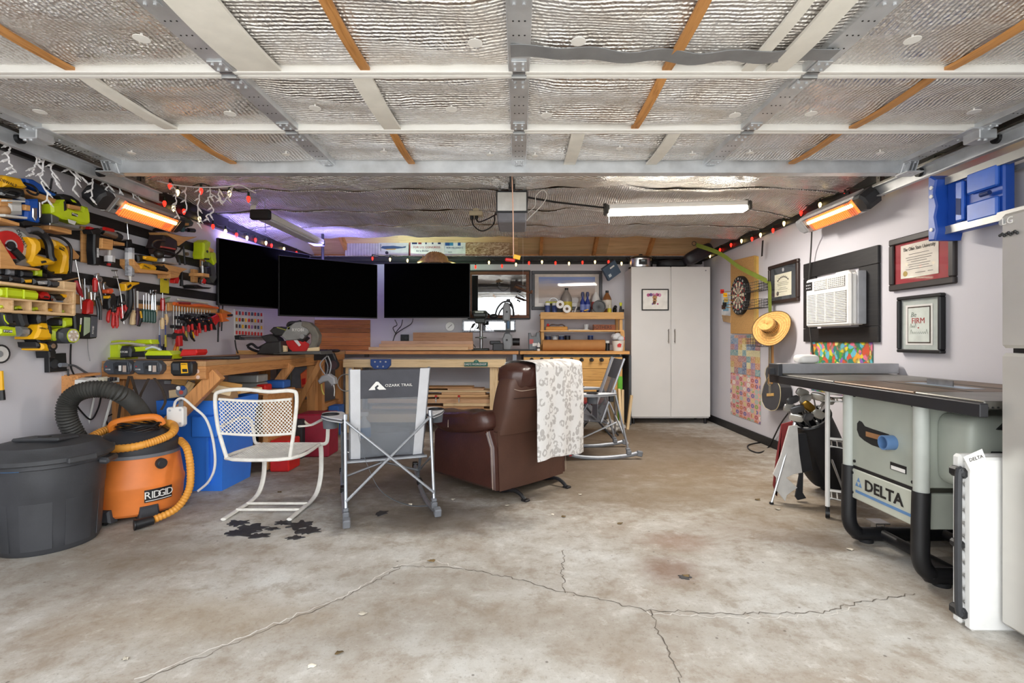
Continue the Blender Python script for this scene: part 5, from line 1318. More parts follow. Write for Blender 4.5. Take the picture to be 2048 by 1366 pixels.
# motor housing bulging from the front
b=MB();b.pad((.0,yn-.085,.62),(.54,.20,.33),None,.28,28,14);mh=part(ts,'motor_housing',b,SAWG)
lettering(mh,'DELTA',.055,mat('#8d928a',.4),(.06,yn-.188,.64),sx=1.2)
b=MB();b.prism([(-.12,.73),(-.08,.765),(.02,.765),(.10,.755),(.30,.76),(.30,.715),(.10,.715),(-.02,.72)],-.012,.012,.004);o=part(mh,'handle_plate',b,BLACK,loc=(-.05,yn-.185,0))
for x in(-.07,-.02,.04):
    k=MB();k.cyl((x,-.012,.742),(x,-.016,.742),.011,n=12);part(o,'plate_bolt',k,STEEL)
b=MB();b.bx(-.19,-.15,yn-.198,yn-.175,.57,.64,bev=.003);sw=part(mh,'switch_plate',b,BLACK)
b=MB();b.lathe([(.055,0),(.062,0),(.062,.015),(.055,.015)],24,(-.09,yn-.16,.46),'y');part(ts,'hand_wheel',b,BLACK)
# cast table, wings, rails
zt=.866
for y0,y1,m_,nm in((-.58,-.24,IRON,'extension_wing'),(-.235,.34,RUST,'cast_table'),(.345,.99,IRON,'extension_wing')):
    b=MB();b.bx(-.36,.40,y0,y1,zt-.032,zt,bev=.004);o=part(ts,nm,b,m_)
    if nm=='cast_table':
        for x in(-.10,.16):
            k=MB();k.bx(x-.009,x+.009,y0,y1,zt-.0,zt+.0008);part(o,'mitre_slot',k,mat('#33302c',.6))
        k=MB();k.bx(-.03,.07,-.12,.25,zt,zt+.0012);part(o,'throat_plate',k,mat('#9fb3c8',.3,.7))
        k=MB();k.bx(.018,.022,.0,.16,zt,zt+.03);part(o,'blade',k,STEEL)
b=MB();b.bx(-.395,-.362,-.60,1.0,zt-.06,zt-.008,bev=.003);rl=part(ts,'front_rail',b,mat('#26262a',.45,.2))
b=MB();b.bx(.402,.43,-.60,1.0,zt-.06,zt-.008,bev=.003);part(ts,'rear_rail',b,BLACK)
for k in range(9):
    b=MB();b.cyl((-.35+k*.02,-.581,zt-.025),(-.35+k*.02,-.584,zt-.025),.004,n=8);part(ts,'wing_notch',b,BLACKM)
b=MB();b.bx(-.37,.43,.90,.965,zt+.004,zt+.072,bev=.003);fc=part(ts,'rip_fence',b,mat('#b4b5b9',.35,.5))
b=MB();b.bx(-.40,-.37,.87,1.0,zt-.01,zt+.07,bev=.003);b.bx(-.43,-.40,.92,.95,zt+.0,zt+.04);part(fc,'fence_clamp',b,mat('#35363a',.5))
b=MB();b.pad((0,0,.03),(.14,.12,.06),None,.6);solo('baseball_hat',b,WHITE,'white cap lying on the table saw behind the fence','cap',(1.93,3.455-.02+.001,zt+.001)).location=(1.95,3.43-.12+.12,zt+.073)
b=MB();b.bx(xl+.03,xl+.16,-.1,.1,.16,.235,bev=.004);dl=MB()
cr=thing('caster_wheel','small swivel caster under the table saw','caster',(1.99,2.80,0))
b=MB();b.cyl((-.018,0,.032),(.018,0,.032),.032,n=18);part(cr,'wheel',b,LGREY);b=MB();b.bx(-.025,-.021,-.02,.02,.02,.09);b.bx(.021,.025,-.02,.02,.02,.09);b.bx(-.04,.04,-.04,.04,.088,.094);part(cr,'fork',b,STEEL)

# ---------------------------------------------------------------- white rolling rack behind the saw
rk=thing('rolling_rack','narrow white metal rack on casters behind the table saw','rack',(1.951,3.093,0),math.radians(-31))
for x in(-.052,.052):
    for y in(0,.22):
        b=MB();b.tube([(x,y,.07),(x,y,.80)],.014,8);o=part(rk,'post',b,WHITEG)
        k=MB();k.cyl((x-.012,y,.028),(x+.012,y,.028),.028,n=14);k.cyl((x,y,.03),(x,y,.08),.008,n=8);part(o,'caster',k,BLACK)
for z in(.12,.44,.72):
    b=MB();b.tube([(-.052,0,z),(.052,0,z),(.052,.22,z),(-.052,.22,z)],.009,6,closed=True);b.tube([(-.052,0,z+.05),(.052,0,z+.05)],.008,6)
    for k in range(3):b.tube([(-.03+k*.03,0,z),(-.03+k*.03,.22,z)],.004,5)
    part(rk,'tier',b,WHITEG)
# ---------------------------------------------------------------- golf bag, clubs and towels
BAGM=mat('#1b1b1f',.65,var=.2,bump=.3,bscale=40.)
gb=thing('golf_bag','black golf stand bag with its silver legs out, behind the saw','golf bag',(2.12,3.62,0))
def gpt(t_,a,k=1.):
    c=Vector((.22,.10,.03)).lerp(Vector((-.10,-.13,.56)),t_);r_=(.115+.02*math.sin(t_*3))*k
    ax=(Vector((-.10,-.13,.56))-Vector((.22,.10,.03))).normalized();u=ax.cross(Vector((0,1,0))).normalized();v=ax.cross(u)
    return c+u*math.cos(a)*r_+v*math.sin(a)*r_*.85
b=MB();b.grid(lambda u,v:gpt(v,2*PI*u,1+.04*math.sin(5*2*PI*u)),28,14,True);b.f.append(tuple(range(28))[::-1]);gbb=part(gb,'bag_body',b,BAGM)
b=MB();b.tube([gpt(1.,2*PI*i/24,1.03)for i in range(24)],.014,8,closed=True);part(gbb,'top_collar',b,BLACK)
b=MB();b.grid(lambda u,v:gpt(.12+.5*v,-.9+1.5*u,1.0+.38*math.sin(PI*u)**.5*math.sin(PI*v)**.4),12,12);part(gbb,'side_pocket',b,BAGM)
b=MB();b.tube([gpt(.2+.4*i/8,-.55,1.36)for i in range(9)],.004,5);part(gbb,'white_lettering_strip',b,WHITE)
for q0,q1 in((at(1590,845,3.42),fl(1543,1006,.008)),(at(1634,842,3.44),fl(1690,990,.008))):
    l=Vector((2.12,3.62,0));b=MB();b.tube([q0-l,q1-l],.008,8);b.tube([q0-l,q0.lerp(q1,.12)-l],.011,8);o=part(gb,'stand_leg',b,mat('#c4c4c4',.3,.6));k=MB();k.cyl(q1-l,q1-l-Vector((0,0,.006)),.014,n=10);k.box(q1-l,(.02,.02,.012));part(o,'rubber_tip',k,BLACK)
random.seed(3)
heads=[(1581,800),(1606,797),(1631,793),(1641,812),(1590,818),(1612,812),(1632,828),(1588,835),(1612,833),(1574,815),(1650,800),(1600,785)]
posn=['far left of','upper middle of','upper right of','right side of','middle left of','centre of','lower right of','lower left of','bottom middle of','left fringe of','right fringe of','very top of']
for i,(px,py)in enumerate(heads):
    q=at(px,py,3.34+.012*(i%4));inn=Vector((2.12,3.62,0))+gpt(.55,i*.52,.55);g=thing('golf_club',f'steel golf club head at the {posn[i]} the bag cluster','golf club',q,group='golf clubs in the stand bag')
    b=MB();b.tube([inn-q,Vector((0,.02,-.01))],.005,6);part(g,'shaft',b,STEEL)
    b=MB();b.pad((.012,-.005,.0),(.088,.022,.054),(.35,random.uniform(-.7,.7),random.uniform(-.6,.6)),.55,16,10);part(g,'club_head',b,BRASS if i==5 else mat('#c9c7c2',.28,.7)if i%4 else mat('#5c5c5e',.3,.6))
def hang(name,label,cat,poly,Y,m,wav=.012):
    P=[at(x,y,Y)for x,y in poly];c=P[0];b=MB();b.prism([(p.x-c.x,p.z-c.z)for p in P],-.006,.006,.002)
    return solo(name,b,m,label,cat,c)
hang('golf_towel','stained white towel hanging from the golf bag','towel',[(1578,852),(1594,850),(1598,905),(1604,945),(1587,948),(1572,955),(1594,975),(1573,990),(1570,1002),(1552,980),(1553,956),(1546,948),(1560,915)],3.40,mat('#c2beb9',.9,var=.12,scale=9.))
hang('golf_rag','black rag hanging beside the white golf towel','rag',[(1594,868),(1612,866),(1618,900),(1625,940),(1606,945),(1605,985),(1612,996),(1595,1000),(1590,993),(1598,950),(1594,930)],3.43,BAGM)
hang('red_towel','dark red and green cloth hanging behind the white golf towel','towel',[(1563,848),(1586,842),(1582,858),(1565,905),(1555,950),(1549,985),(1553,992),(1546,970),(1552,920)],3.44,mat('#7d2a2a',.85))
# ================================================================ LEFT WALL: POWER TOOLS
OW=wood('#d29a5e','#ab7440',axis='x');PLY=wood('#ddb98c','#c49a68',axis='x',scale=.6)
TG='power tools hung on the left wall'
def I(name,label,cat,parts,group=None):return item(FL,name,label,cat,parts,group)
# wooden holders
def holder(label,*polys):
    I('wood_holder',label,'holder',[('block',OW,'p',p,0.019,o,.003)for p,o in polys],'wooden tool holders on the left wall')
holder('plywood shelf block under the yellow belt sander',([(0,350),(7,350),(7,386),(0,386)],.05),([(50,376),(128,404),(128,413),(50,388)],.10),([(0,396),(26,398),(26,412),(0,412)],.14))
holder('wood cradle under the blue jigsaw and wire spool',([(0,434),(40,446),(40,452),(0,441)],.14))
holder('short wood block with screws under the lime jigsaw',([(100,448),(144,460),(144,469),(100,459)],.12),([(138,408),(162,413),(162,421),(138,416)],.15))
holder('tall wood plate behind the black nailer',([(164,452),(190,458),(188,528),(164,524)],.03),([(205,476),(227,480),(226,500),(204,497)],.12))
holder('thin wood upright beside the caulking tube',([(228,482),(250,486),(250,492),(228,489)],.10))
holder('angled plywood rest for the circular saw',([(0,478),(34,532),(30,538),(0,537)],.15),([(34,530),(82,538),(78,541),(30,538)],.15))
holder('wood hook behind the yellow reciprocating saw',([(118,504),(142,492),(160,512),(158,518),(120,520)],.06))
holder('wood shelf under the yellow oscillating tool',([(268,518),(283,535),(342,545),(338,549),(280,545),(268,530)],.12))
holder('plywood bracket under the dark green sander',([(334,465),(366,473),(394,474),(372,482),(358,492),(355,482),(336,470)],.16))
holder('wood bracket shelf under the dark red router',([(330,528),(375,538),(362,545),(357,555),(341,557),(340,540)],.12))
holder('wood plate behind the lime hand saw at the television',([(402,481),(411,480),(410,560),(402,553)],.03))
holder('wood block behind the silver polisher',([(388,538),(397,540),(396,566),(388,564)],.05),([(406,546),(419,548),(419,555),(406,552)],.14))
# the tools
I('belt_sander','yellow corded sander lying on the top left shelf','sander',[('body',YEL,'p',[(8,356),(14,351),(46,358),(50,366),(58,374),(50,377),(10,374)],.05,.16,.012),('>lettering',BLACK,'x','DEWALT',(17,366),.022,.16,6),('base',BLACKM,'p',[(4,376),(30,374),(52,380),(56,392),(46,398),(12,392),(2,388)],.04,.17,.015),
    ('power_cord',BLACK,'t',[(48,366),(66,372),(76,384),(72,390),(60,386),(54,380)],.006,.14),('power_cord',BLACK,'t',[(6,386),(20,380),(40,386),(30,394),(10,390)],.007,.18),('dust_chute',mat('#8d8f92',.4),'t',[(2,387),(48,398)],.008,.175)],TG)
I('driver_kit','flat blue bit driver on the top shelf with a drill bit standing in it','driver',[('body',BLUE,'p',[(53,357),(68,359),(86,370),(94,378),(116,388),(112,392),(80,382),(58,370)],.03,.11,.008),('drill_bit',mat('#4a4a4d',.4,.6),'t',[(101,377),(104,357)],.006,.07),('switch_hole',BLACK,'d',(101,381),.006,.108,.113),('switch_hole',BLACK,'d',(106,384),.006,.108,.113),('switch_hole',BLACK,'d',(112,386),.006,.108,.113),('chuck',BLACK,'p',[(97,373),(104,375),(104,379),(97,377)],.05,.09)],TG)
I('jigsaw','blue jigsaw hanging under the top shelf','jigsaw',[('body',BLUE,'p',[(55,398),(80,398),(80,432),(84,444),(76,448),(62,444),(52,440)],.04,.14,.012),('chrome_plate',CHROME,'p',[(66,416),(76,416),(76,436),(72,442),(66,434)],.14,.15),('blade_holder',CHROME,'p',[(79,404),(84,402),(85,432),(80,436)],.08,.12),('battery_foot',BLACK,'p',[(42,444),(52,440),(86,448),(82,452),(50,452)],.04,.14),('wood_wedge',OW,'p',[(51,409),(62,411),(62,422),(51,420)],.14,.16)],TG)
I('wire_spool','white plastic spool of wire on the left shelf','spool',[('drum',mat('#c9c8c6',.5),'p',[(16,402),(50,404),(51,430),(18,429)],.03,.15,.02),('flange',mat('#d6d5d2',.5),'p',[(10,428),(56,434),(56,438),(10,433)],.02,.17,.004),('flange',mat('#d6d5d2',.5),'p',[(14,399),(52,401),(52,405),(14,403)],.02,.17,.004),('ball_end',mat('#b98a5c',.5),'s',(8,420),.03,.12)])
I('cordless_jigsaw','lime green cordless jigsaw with a black grip','jigsaw',[('body',LIME,'p',[(104,408),(122,407),(126,400),(133,399),(135,414),(150,420),(165,421),(168,412),(178,414),(182,428),(183,446),(176,450),(164,448),(148,442),(128,438),(118,432),(106,426)],.05,.14,.012),
    ('grip',BLACK,'p',[(122,392),(130,388),(146,392),(160,402),(166,412),(166,420),(160,416),(152,408),(138,402),(128,402)],.06,.12,.008),('>grip_inlay',LIME,'p',[(142,398),(150,401),(154,406),(146,404)],.12,.123),('vent',BLACK,'p',[(128,403),(132,402),(134,420),(129,422)],.14,.143,.001),('label_plate',BLACK,'p',[(144,425),(156,428),(156,434),(144,431)],.14,.142,.001),('>lettering',WHITE,'x','RYOBI',(150,429.5),.014,.143,10),('shoe',STEEL,'p',[(100,446),(166,458),(166,461),(100,450)],.03,.15,.003),('blade_guard',mat('#5a5a58',.4,.3),'p',[(103,428),(120,430),(118,445),(104,447)],.05,.12),('warning_label',mat('#d8d8d0',.6),'p',[(136,438),(153,443),(150,450),(138,446)],.14,.142,.001)],TG)
I('circular_saw','yellow circular saw with a round red blade guard at the left edge','circular saw',[('upper_guard',mat('#bfc0bf',.4,.3),'p',[(0,459),(10,455),(28,455),(46,461),(58,472),(66,486),(67,500),(60,512),(48,520),(38,520),(24,512),(0,470)],.04,.12,.01),('lettering',BLACK,'x','DEWALT',(44,478),.026,.121,60),('lower_guard',RED,'d',(20,490),.075,.10,.135),('arbor',BLACK,'d',(24,491),.022,.13,.15),('>arbor_ring',LGREY,'d',(24,491),.030,.128,.142),
    ('depth_knob',BLACK,'t',[(27,499),(44,517)],.018,.15),('motor_body',YEL,'p',[(58,474),(76,476),(84,484),(86,500),(78,510),(96,516),(115,521),(112,528),(96,530),(72,533),(60,524),(66,508),(68,490)],.03,.16,.012),('rear_handle',BLACK,'t',[(60,462),(76,464),(90,474),(98,490),(100,508),(104,522)],[.018,.02,.021,.021,.020,.024],.14),('>handle_tip',mat('#55555a',.5),'t',[(56,460),(72,458),(84,464)],.014,.15),('base_plate',STEEL,'p',[(30,528),(50,516),(76,528),(60,533),(40,533)],.02,.14,.003),('label_plate',BLACK,'p',[(82,522),(92,521),(94,525),(84,527)],.16,.162,.001)],TG)
I('reciprocating_saw','yellow and black corded saw hanging right of the circular saw','saw',[('body',YEL,'p',[(106,478),(120,482),(132,490),(139,500),(141,514),(141,540),(138,548),(124,547),(124,540),(128,524),(130,512),(124,500),(110,494)],.04,.13,.012),('label_plate',BLACK,'p',[(119,491),(130,496),(130,503),(119,498)],.13,.132,.001),('>lettering',YEL,'x','DEWALT',(124.5,497),.016,.133,24),('trigger',BLACK,'p',[(124,517),(130,516),(129,523),(123,523)],.06,.10),('power_cord',BLACK,'t',[(98,470),(118,474),(134,484),(142,498),(142,524),(140,546)],.008,.10),('power_cord',BLACK,'t',[(84,532),(100,545),(118,541),(126,528)],.007,.08),('power_cord',BLACK,'t',[(92,542),(112,553),(130,550)],.007,.09)],TG)
I('brad_nailer','black and silver air nailer in a wood holder','nailer',[('magazine',BLACK,'p',[(189,464),(203,466),(203,490),(200,508),(202,524),(200,531),(190,529),(188,500)],.05,.10,.008),('>worn_label',mat('#c9c9cc',.6,var=.3,scale=80.),'p',[(194,496),(198,496.5),(198,515),(194,514.5)],.1,.1015,.0003),('air_cylinder',CHROME,'t',[(203,462),(216,466),(232,472)],.024,.10),('>red_band',RED,'t',[(208,457),(226,461)],.012,.12),('end_cap',BLACK,'t',[(231,471),(239,475)],.028,.10),('trigger',RED,'p',[(181,453),(190,456),(186,462),(180,458)],.06,.09),('nose',BLACK,'p',[(182,460),(198,456),(206,462),(200,468),(186,468)],.05,.11)],TG)
I('spray_can','white spray can top under the black nailer','spray can',[('can',mat('#d3d2d4',.35),'t',[(219,512),(219,524)],.032,.06),('nozzle',WHITE,'t',[(219,500),(219,511)],.010,.06),('band',RED,'t',[(218,527),(217,531)],.012,.06),('dark_base',BLACK,'t',[(219,523),(219,527)],.028,.06)])
I('caulking_gun','caulking gun holding a speckled grey tube, hung vertically','caulk gun',[('tube',mat('#9fa1a8',.5,var=.45,scale=60.),'t',[(259,496),(259,552)],.029,.07),('label_band',mat('#d5d6da',.5),'t',[(259,506),(259,520)],.0295,.07),('plunger_rod',CHROME,'t',[(254,446),(257,482)],.004,.06),('>rod_hook',CHROME,'t',[(249,446),(255,446)],.004,.06),('trigger_head',BLACK,'p',[(254,482),(264,479),(266,488),(262,496),(254,495)],.04,.09),('nozzle',WHITE,'t',[(260,552),(261,566)],[.010,.005],.07)])
I('oscillating_tool','yellow oscillating multi-tool resting on an angled wood shelf','multi-tool',[('handle',BLACK,'p',[(278,524),(276,510),(284,509),(300,514),(316,517),(316,523),(296,522)],.04,.11,.01),('top_cover',YEL,'p',[(291,512),(303,512),(316,516),(316,523),(300,521),(291,518)],.10,.13,.008),('lower_body',YEL,'p',[(281,531),(288,526),(310,530),(316,535),(314,541),(296,540),(284,538)],.05,.13,.012),('>lettering',BLACK,'x','DEWALT',(294,534),.016,.131,10),('nose',BLACK,'t',[(315,536),(338,540)],.020,.09),('cord_loop',BLACK,'t',[(316,520),(326,526),(328,534)],.006,.1)],TG)
I('router','dark red router with a coiled black cord on a bracket shelf','router',[('motor',mat('#2b1f20',.5),'p',[(330,470),(345,474),(356,480),(357,500),(352,504),(322,496),(326,488)],.05,.17,.015),('red_band',mat('#b5493f',.5),'p',[(324,492),(352,497),(352,500),(324,495)],.16,.173,.002),('base_ring',mat('#cfcfd2',.35,.5),'p',[(328,508),(352,513),(358,530),(328,524)],.05,.15,.01),('mid_ring',mat('#3a2724',.5),'p',[(324,497),(352,501),(352,512),(326,508)],.05,.155,.01),('side_knob',mat('#2a2423',.4),'s',(318,508),.035,.13),('power_cord',BLACK,'t',[(330,482),(312,482),(304,490),(312,498),(340,504),(356,514),(360,530)],.008,.19),('power_cord',BLACK,'t',[(326,514),(344,514),(360,502),(366,492),(368,506),(370,530)],.007,.18),('wing_nut',mat('#8a7a5a',.4,.6),'d',(376,508),.014,.1,.13),('red_brush',RED,'p',[(349,560),(357,548),(359,560),(357,567),(350,566)],.05,.09,.003),('plug',BLACK,'t',[(364,540),(363,572)],[.005,.014],.06)],TG)
I('palm_sander','dark green palm sander on a plywood bracket beside the heater','sander',[('body',mat('#39402b',.5),'p',[(350,438),(364,434),(382,436),(390,444),(388,452),(374,456),(354,452)],.05,.16,.015),('>name_plate',mat('#c08a3a',.5),'p',[(364,446),(378,446),(378,451),(364,451)],.16,.163,.001),('dust_tube',BLACK,'t',[(376,460),(388,461)],.018,.13),('>tube_mouth',mat('#2d5a5a',.4),'d',(366,458),.024,.16,.175),('sole',BLACK,'p',[(340,458),(348,453),(376,457),(376,463),(338,463)],.04,.17,.005)],TG)
I('cordless_multi_saw','lime green hand saw hanging at the left edge of the first television','saw',[('body',LIME,'p',[(408,500),(408,485),(416,480),(423,484),(421,500),(424,512),(421,519),(408,518),(406,510)],.04,.13,.012),('grip_side',LIME,'p',[(424,500),(432,506),(434,526),(430,530),(424,518)],.05,.11,.008),('badge',BLACK,'d',(415,503),.012,.128,.133),('label_plate',BLACK,'p',[(409,516),(419,517),(419,520),(409,519)],.13,.132,.001),('dark_guard',mat('#4b4d49',.5),'p',[(418,524),(430,530),(434,556),(428,566),(420,556)],.03,.09,.006),('wood_wedge',OW,'p',[(420,494),(429,500),(427,505),(420,503)],.05,.14,.003),('screw',CHROME,'t',[(404,522),(404,530)],.008,.08)],TG)
I('polisher','small silver and black polisher hanging on a wood block','polisher',[('neck',CHROME,'t',[(404,531),(405,545),(404,568)],[.014,.013,.022],.09),('foot',BLACK,'p',[(389,571),(396,569),(408,574),(424,575),(420,578),(392,577)],.03,.13,.008),('grip',BLACK,'p',[(412,534),(422,532),(424,552),(414,550)],.06,.12,.006),('red_trim',RED,'p',[(410,557),(413,560),(411,568),(408,566)],.09,.12,.002)],TG)
I('price_tag','bright yellow card tag pinned under the oscillating tool','tag',[('card',mat('#d8c92f',.6),'p',[(321,556),(338,558),(338,587),(321,585)],.019,.022,.0005),('blue_print',NAVY,'p',[(328,558),(334,558),(334,561),(328,560)],.022,.023,.0003)])
# ---------------------------------------------------------------- plywood charging shelf with cubbies
sh=I('charging_shelf','plywood tool shelf with a row of cubbies and drill slots on the left wall','shelf',[
    ('top_board',PLY,'p',[(0,562),(128,578),(152,580),(152,584),(120,582),(0,568)],.0,.22,.003),('side_board',PLY,'p',[(128,562),(153,565),(152,630),(146,630),(147,584),(128,580)],.0,.20,.003),('middle_board',PLY,'p',[(0,594),(148,607),(148,610),(0,598)],.02,.20,.002),('bottom_board',PLY,'p',[(0,620),(98,623),(150,628),(150,632),(0,624)],.02,.20,.002),('back_board',PLY,'p',[(0,568),(148,584),(148,628),(0,622)],.0,.025,.001),
    ('divider',PLY,'p',[(24,597),(28,597.5),(28,622),(24,622)],.025,.195,.001),('divider',PLY,'p',[(60,600),(64,600.5),(64,623),(60,623)],.025,.195,.001),('divider',PLY,'p',[(92,603),(96,603.5),(96,625),(92,624)],.025,.195,.001),('divider',PLY,'p',[(120,605),(124,605.5),(124,627),(120,626)],.025,.195,.001),('mount_block',OW,'p',[(152,588),(166,592),(166,609),(152,607)],.0,.04,.002)])
for i,(x,m,nm)in enumerate(((2,LIME,'leftmost cubby'),(32,LIME,'second cubby'),(66,LIME,'middle cubby'),(96,YEL,'fourth cubby'),(126,LIME,'rightmost cubby'))):
    y=609+i*2.4;I('battery_clip',f"{'yellow' if m is YEL else 'lime'} battery clip in the {nm} of the plywood shelf",'clip',[('shell',m,'p',[(x,y+2),(x+10,y),(x+18,y+4),(x+15,y+9),(x,y+7)],.06,.15,.006),('contact',BLACK if i%2 else mat('#8a6a2a',.5),'p',[(x+6,y+6),(x+14,y+7),(x+14,y+9),(x+6,y+8)],.15,.155,.001)],'battery clips in the shelf cubbies')
def battery(poly,label,m,m2,txt=None):
    x0=min(p[0]for p in poly);x1=max(p[0]for p in poly);y0=min(p[1]for p in poly);y1=max(p[1]for p in poly)
    P=[('case',m,'p',poly,.06,.17,.01),('accent',m2,'p',[(x0+(x1-x0)*.2,y0+(y1-y0)*.35),(x1-2,y0+(y1-y0)*.3),(x1-3,y1-(y1-y0)*.2),(x0+(x1-x0)*.35,y1-(y1-y0)*.2)],.168,.174,.002)]
    if txt:P.append(('>lettering',WHITE,'x',txt,((x0+x1)/2,(y0+y1)/2+1),.014,.1745,6))
    I('battery_pack',label,'battery',P,'battery packs on the plywood shelf')
battery([(0,549),(20,552),(20,562),(0,560)],'dark battery pack at the far left of the plywood shelf',DARK,BLACK)
battery([(22,553),(45,556),(45,566),(22,563)],'dark battery pack left of the yellow one on the shelf',DARK,BLACK)
battery([(46,555),(66,556),(67,568),(46,566)],'black and yellow battery pack on the plywood shelf',BLACK,YEL)
battery([(69,557),(97,557),(98,572),(69,569)],'grey lettered battery pack in the middle of the shelf',BLACK,mat('#9a9ca2',.4),'RYOBI')
battery([(99,559),(121,562),(122,575),(99,573)],'dark grey battery pack at the right end of the shelf',DARK,mat('#3d3f44',.5))
I('charger_dock','black charger behind the batteries with a lime battery standing in it','charger',[('dock',BLACK,'p',[(0,534),(96,546),(96,556),(0,549)],.03,.09,.006),('lime_battery',LIME,'p',[(73,540),(87,540),(87,553),(73,551)],.05,.11,.008),('grey_battery',GREY,'p',[(18,538),(32,540),(32,551),(18,549)],.05,.11,.008),('black_battery',DARK,'p',[(44,541),(68,544),(68,556),(44,553)],.05,.11,.008)])
I('tool_case','long lime green plastic case lying on the middle shelf','case',[('shell',LIME,'p',[(0,575),(20,575),(76,582),(81,587),(80,598),(74,600),(0,594)],.05,.19,.012),('>rib',LIME,'p',[(14,575),(17,575.5),(17,596),(14,595.5)],.185,.195,.002),('>rib',LIME,'p',[(48,579),(51,579.5),(51,598),(48,597.5)],.185,.195,.002)])
I('red_tape_measure','small red tape measure beside the lime case','tape measure',[('case',RED,'p',[(82,589),(90,583),(100,585),(105,592),(103,599),(86,597)],.06,.15,.012),('clip',BLACK,'p',[(90,592),(98,593),(98,596),(90,595)],.15,.155,.001)])
I('yellow_stapler','black and yellow tool resting right of the red tape measure','tool',[('body',BLACK,'p',[(105,590),(126,588),(140,593),(141,601),(106,600)],.06,.15,.01),('yellow_top',YEL,'p',[(125,588),(136,589),(141,596),(130,595)],.145,.16,.004),('strip',mat('#7b8a9c',.4),'p',[(112,601),(142,602),(142,606),(112,605)],.05,.14,.003),('ring',CHROME,'d',(109,600),.010,.15,.16)])
I('dust_brush','dusty white brush leaning behind the shelf batteries','brush',[('bristles',mat('#bdb8b0',.8),'p',[(104,558),(124,556),(126,560),(108,562)],.06,.12,.004),('handle',wood('#b08a5c','#8a683f',axis='x'),'t',[(124,563),(156,556)],.004,.06)])
# drills hanging under the shelf
def drill(label,x,y,accent=True):
    I('cordless_drill',label,'drill',[('grip',DARK,'p',[(x+5,y),(x+27,y+1),(x+29,y+18),(x+32,y+26),(x+14,y+28),(x+8,y+14)],.09,.17,.012),('trigger',BLACK,'p',[(x+22,y+20),(x+32,y+18),(x+34,y+26),(x+24,y+28)],.10,.16,.006),('motor_body',LIME,'p',[(x-2,y+31),(x+10,y+28),(x+34,y+31),(x+36,y+47),(x+30,y+48),(x-2,y+47)],.07,.18,.012),('>label_plate',BLACK,'p',[(x+6,y+35),(x+24,y+36),(x+24,y+42),(x+6,y+41)],.18,.182,.001),('>lettering',WHITE,'x','RYOBI',(x+15,y+38.7),.016,.1825,3),('gear_case',mat('#9a9da2',.4,.4),'t',[(x+34,y+39),(x+49,y+40)],[.030,.028],.12),('chuck',BLACK,'t',[(x+49,y+40),(x+68,y+43),(x+74,y+43)],[.026,.022,.014],.12),('bit',CHROME,'t',[(x+73,y+43),(x+86,y+44)],.006,.12),('accent_line',LIME,'t',[(x+7,y+6),(x+9,y+16),(x+16,y+24)],.003,.172,5)],'cordless drills hanging under the plywood shelf')
drill('lime cordless drill in the front slot under the shelf',1,624)
I('cordless_drill','second lime cordless drill half hidden behind the first','drill',[('grip',DARK,'p',[(39,625),(58,627),(60,642),(64,652),(48,655),(42,640)],.05,.13,.012),('trigger',BLACK,'p',[(56,646),(64,645),(66,652),(58,655)],.06,.12,.006),('body',LIME,'p',[(46,656),(76,658),(76,672),(60,672),(46,670)],.03,.07,.01)],'cordless drills hanging under the plywood shelf')
I('impact_driver','yellow impact driver hanging upside down under the shelf','impact driver',[('grip',BLACK,'p',[(79,628),(97,630),(97,646),(80,648),(77,638)],.09,.17,.012),('body',YEL,'p',[(80,650),(88,646),(98,647),(100,656),(106,670),(106,678),(90,680),(72,678),(73,672),(78,662)],.06,.18,.012),('>dark_panel',BLACK,'p',[(98,652),(104,654),(105,668),(100,666)],.178,.184,.002),('neck',BLACK,'p',[(76,678),(106,680),(104,690),(92,692),(80,690)],.08,.16,.01),('battery',YEL,'p',[(84,686),(100,688),(101,702),(86,700)],.06,.18,.01),('>battery_end',BLACK,'p',[(74,684),(84,686),(84,698),(76,694)],.06,.17,.008),('lettering',BLACK,'x','DEWALT',(87,657),.012,.1815,5),('chuck',BLACK,'d',(107,692),.026,.10,.19),('>chuck_ring',CHROME,'d',(107,692),.014,.185,.195)],TG)
I('flashlight','lime work light with a round many-LED face under the shelf','flashlight',[('body',LIME,'p',[(108,660),(124,656),(130,662),(130,680),(112,682),(107,676)],.06,.15,.012),('battery',LIME,'p',[(127,640),(134,635),(148,636),(148,652),(130,656)],.06,.14,.012),('>battery_shade',DARK,'p',[(121,640),(128,636),(128,652),(122,650)],.06,.14,.01),('bezel',mat('#44474c',.5),'p',[(122,664),(130,658),(142,655),(154,657),(160,664),(160,680),(154,686),(140,687),(128,683),(122,676)],.05,.18,.015),('rim',LIME,'d',(147.5,671.5),.041,.17,.185),('lens',mat('#c9b9a8',.2,coat=1.,var=.3,scale=120.),'d',(147.5,671.5),.036,.18,.188)]+[('led',WHITEG,'d',(147.5+8*math.cos(k*1.05),671.5+9*math.sin(k*1.05)),.007,.187,.1895)for k in range(6)],TG)
I('battery_charger_box','black lettered charger box hanging by the pliers','charger',[('case',BLACK,'p',[(149,630),(156,626),(197,630),(195,676),(182,678),(152,676)],.03,.12,.008),('pale_panel',mat('#a9b89a',.5),'p',[(169,634),(181,635),(180,664),(168,672)],.12,.123,.001),('grey_side',mat('#53555c',.5),'p',[(183,632),(196,634),(194,674),(181,675)],.12,.122,.001),('lime_marking',LIME,'p',[(160,650),(163,650),(161,664),(159,664)],.12,.1215,.0003),('white_marking',WHITE,'p',[(161,636),(164,636),(163,649),(160.5,649)],.12,.1215,.0003),('lettering',WHITE,'x','RYOBI',(186,660),.018,.124,-86),('thin_wire',mat('#8f8f94',.5),'t',[(175,678),(176,700),(180,722)],.0022,.02,5)])
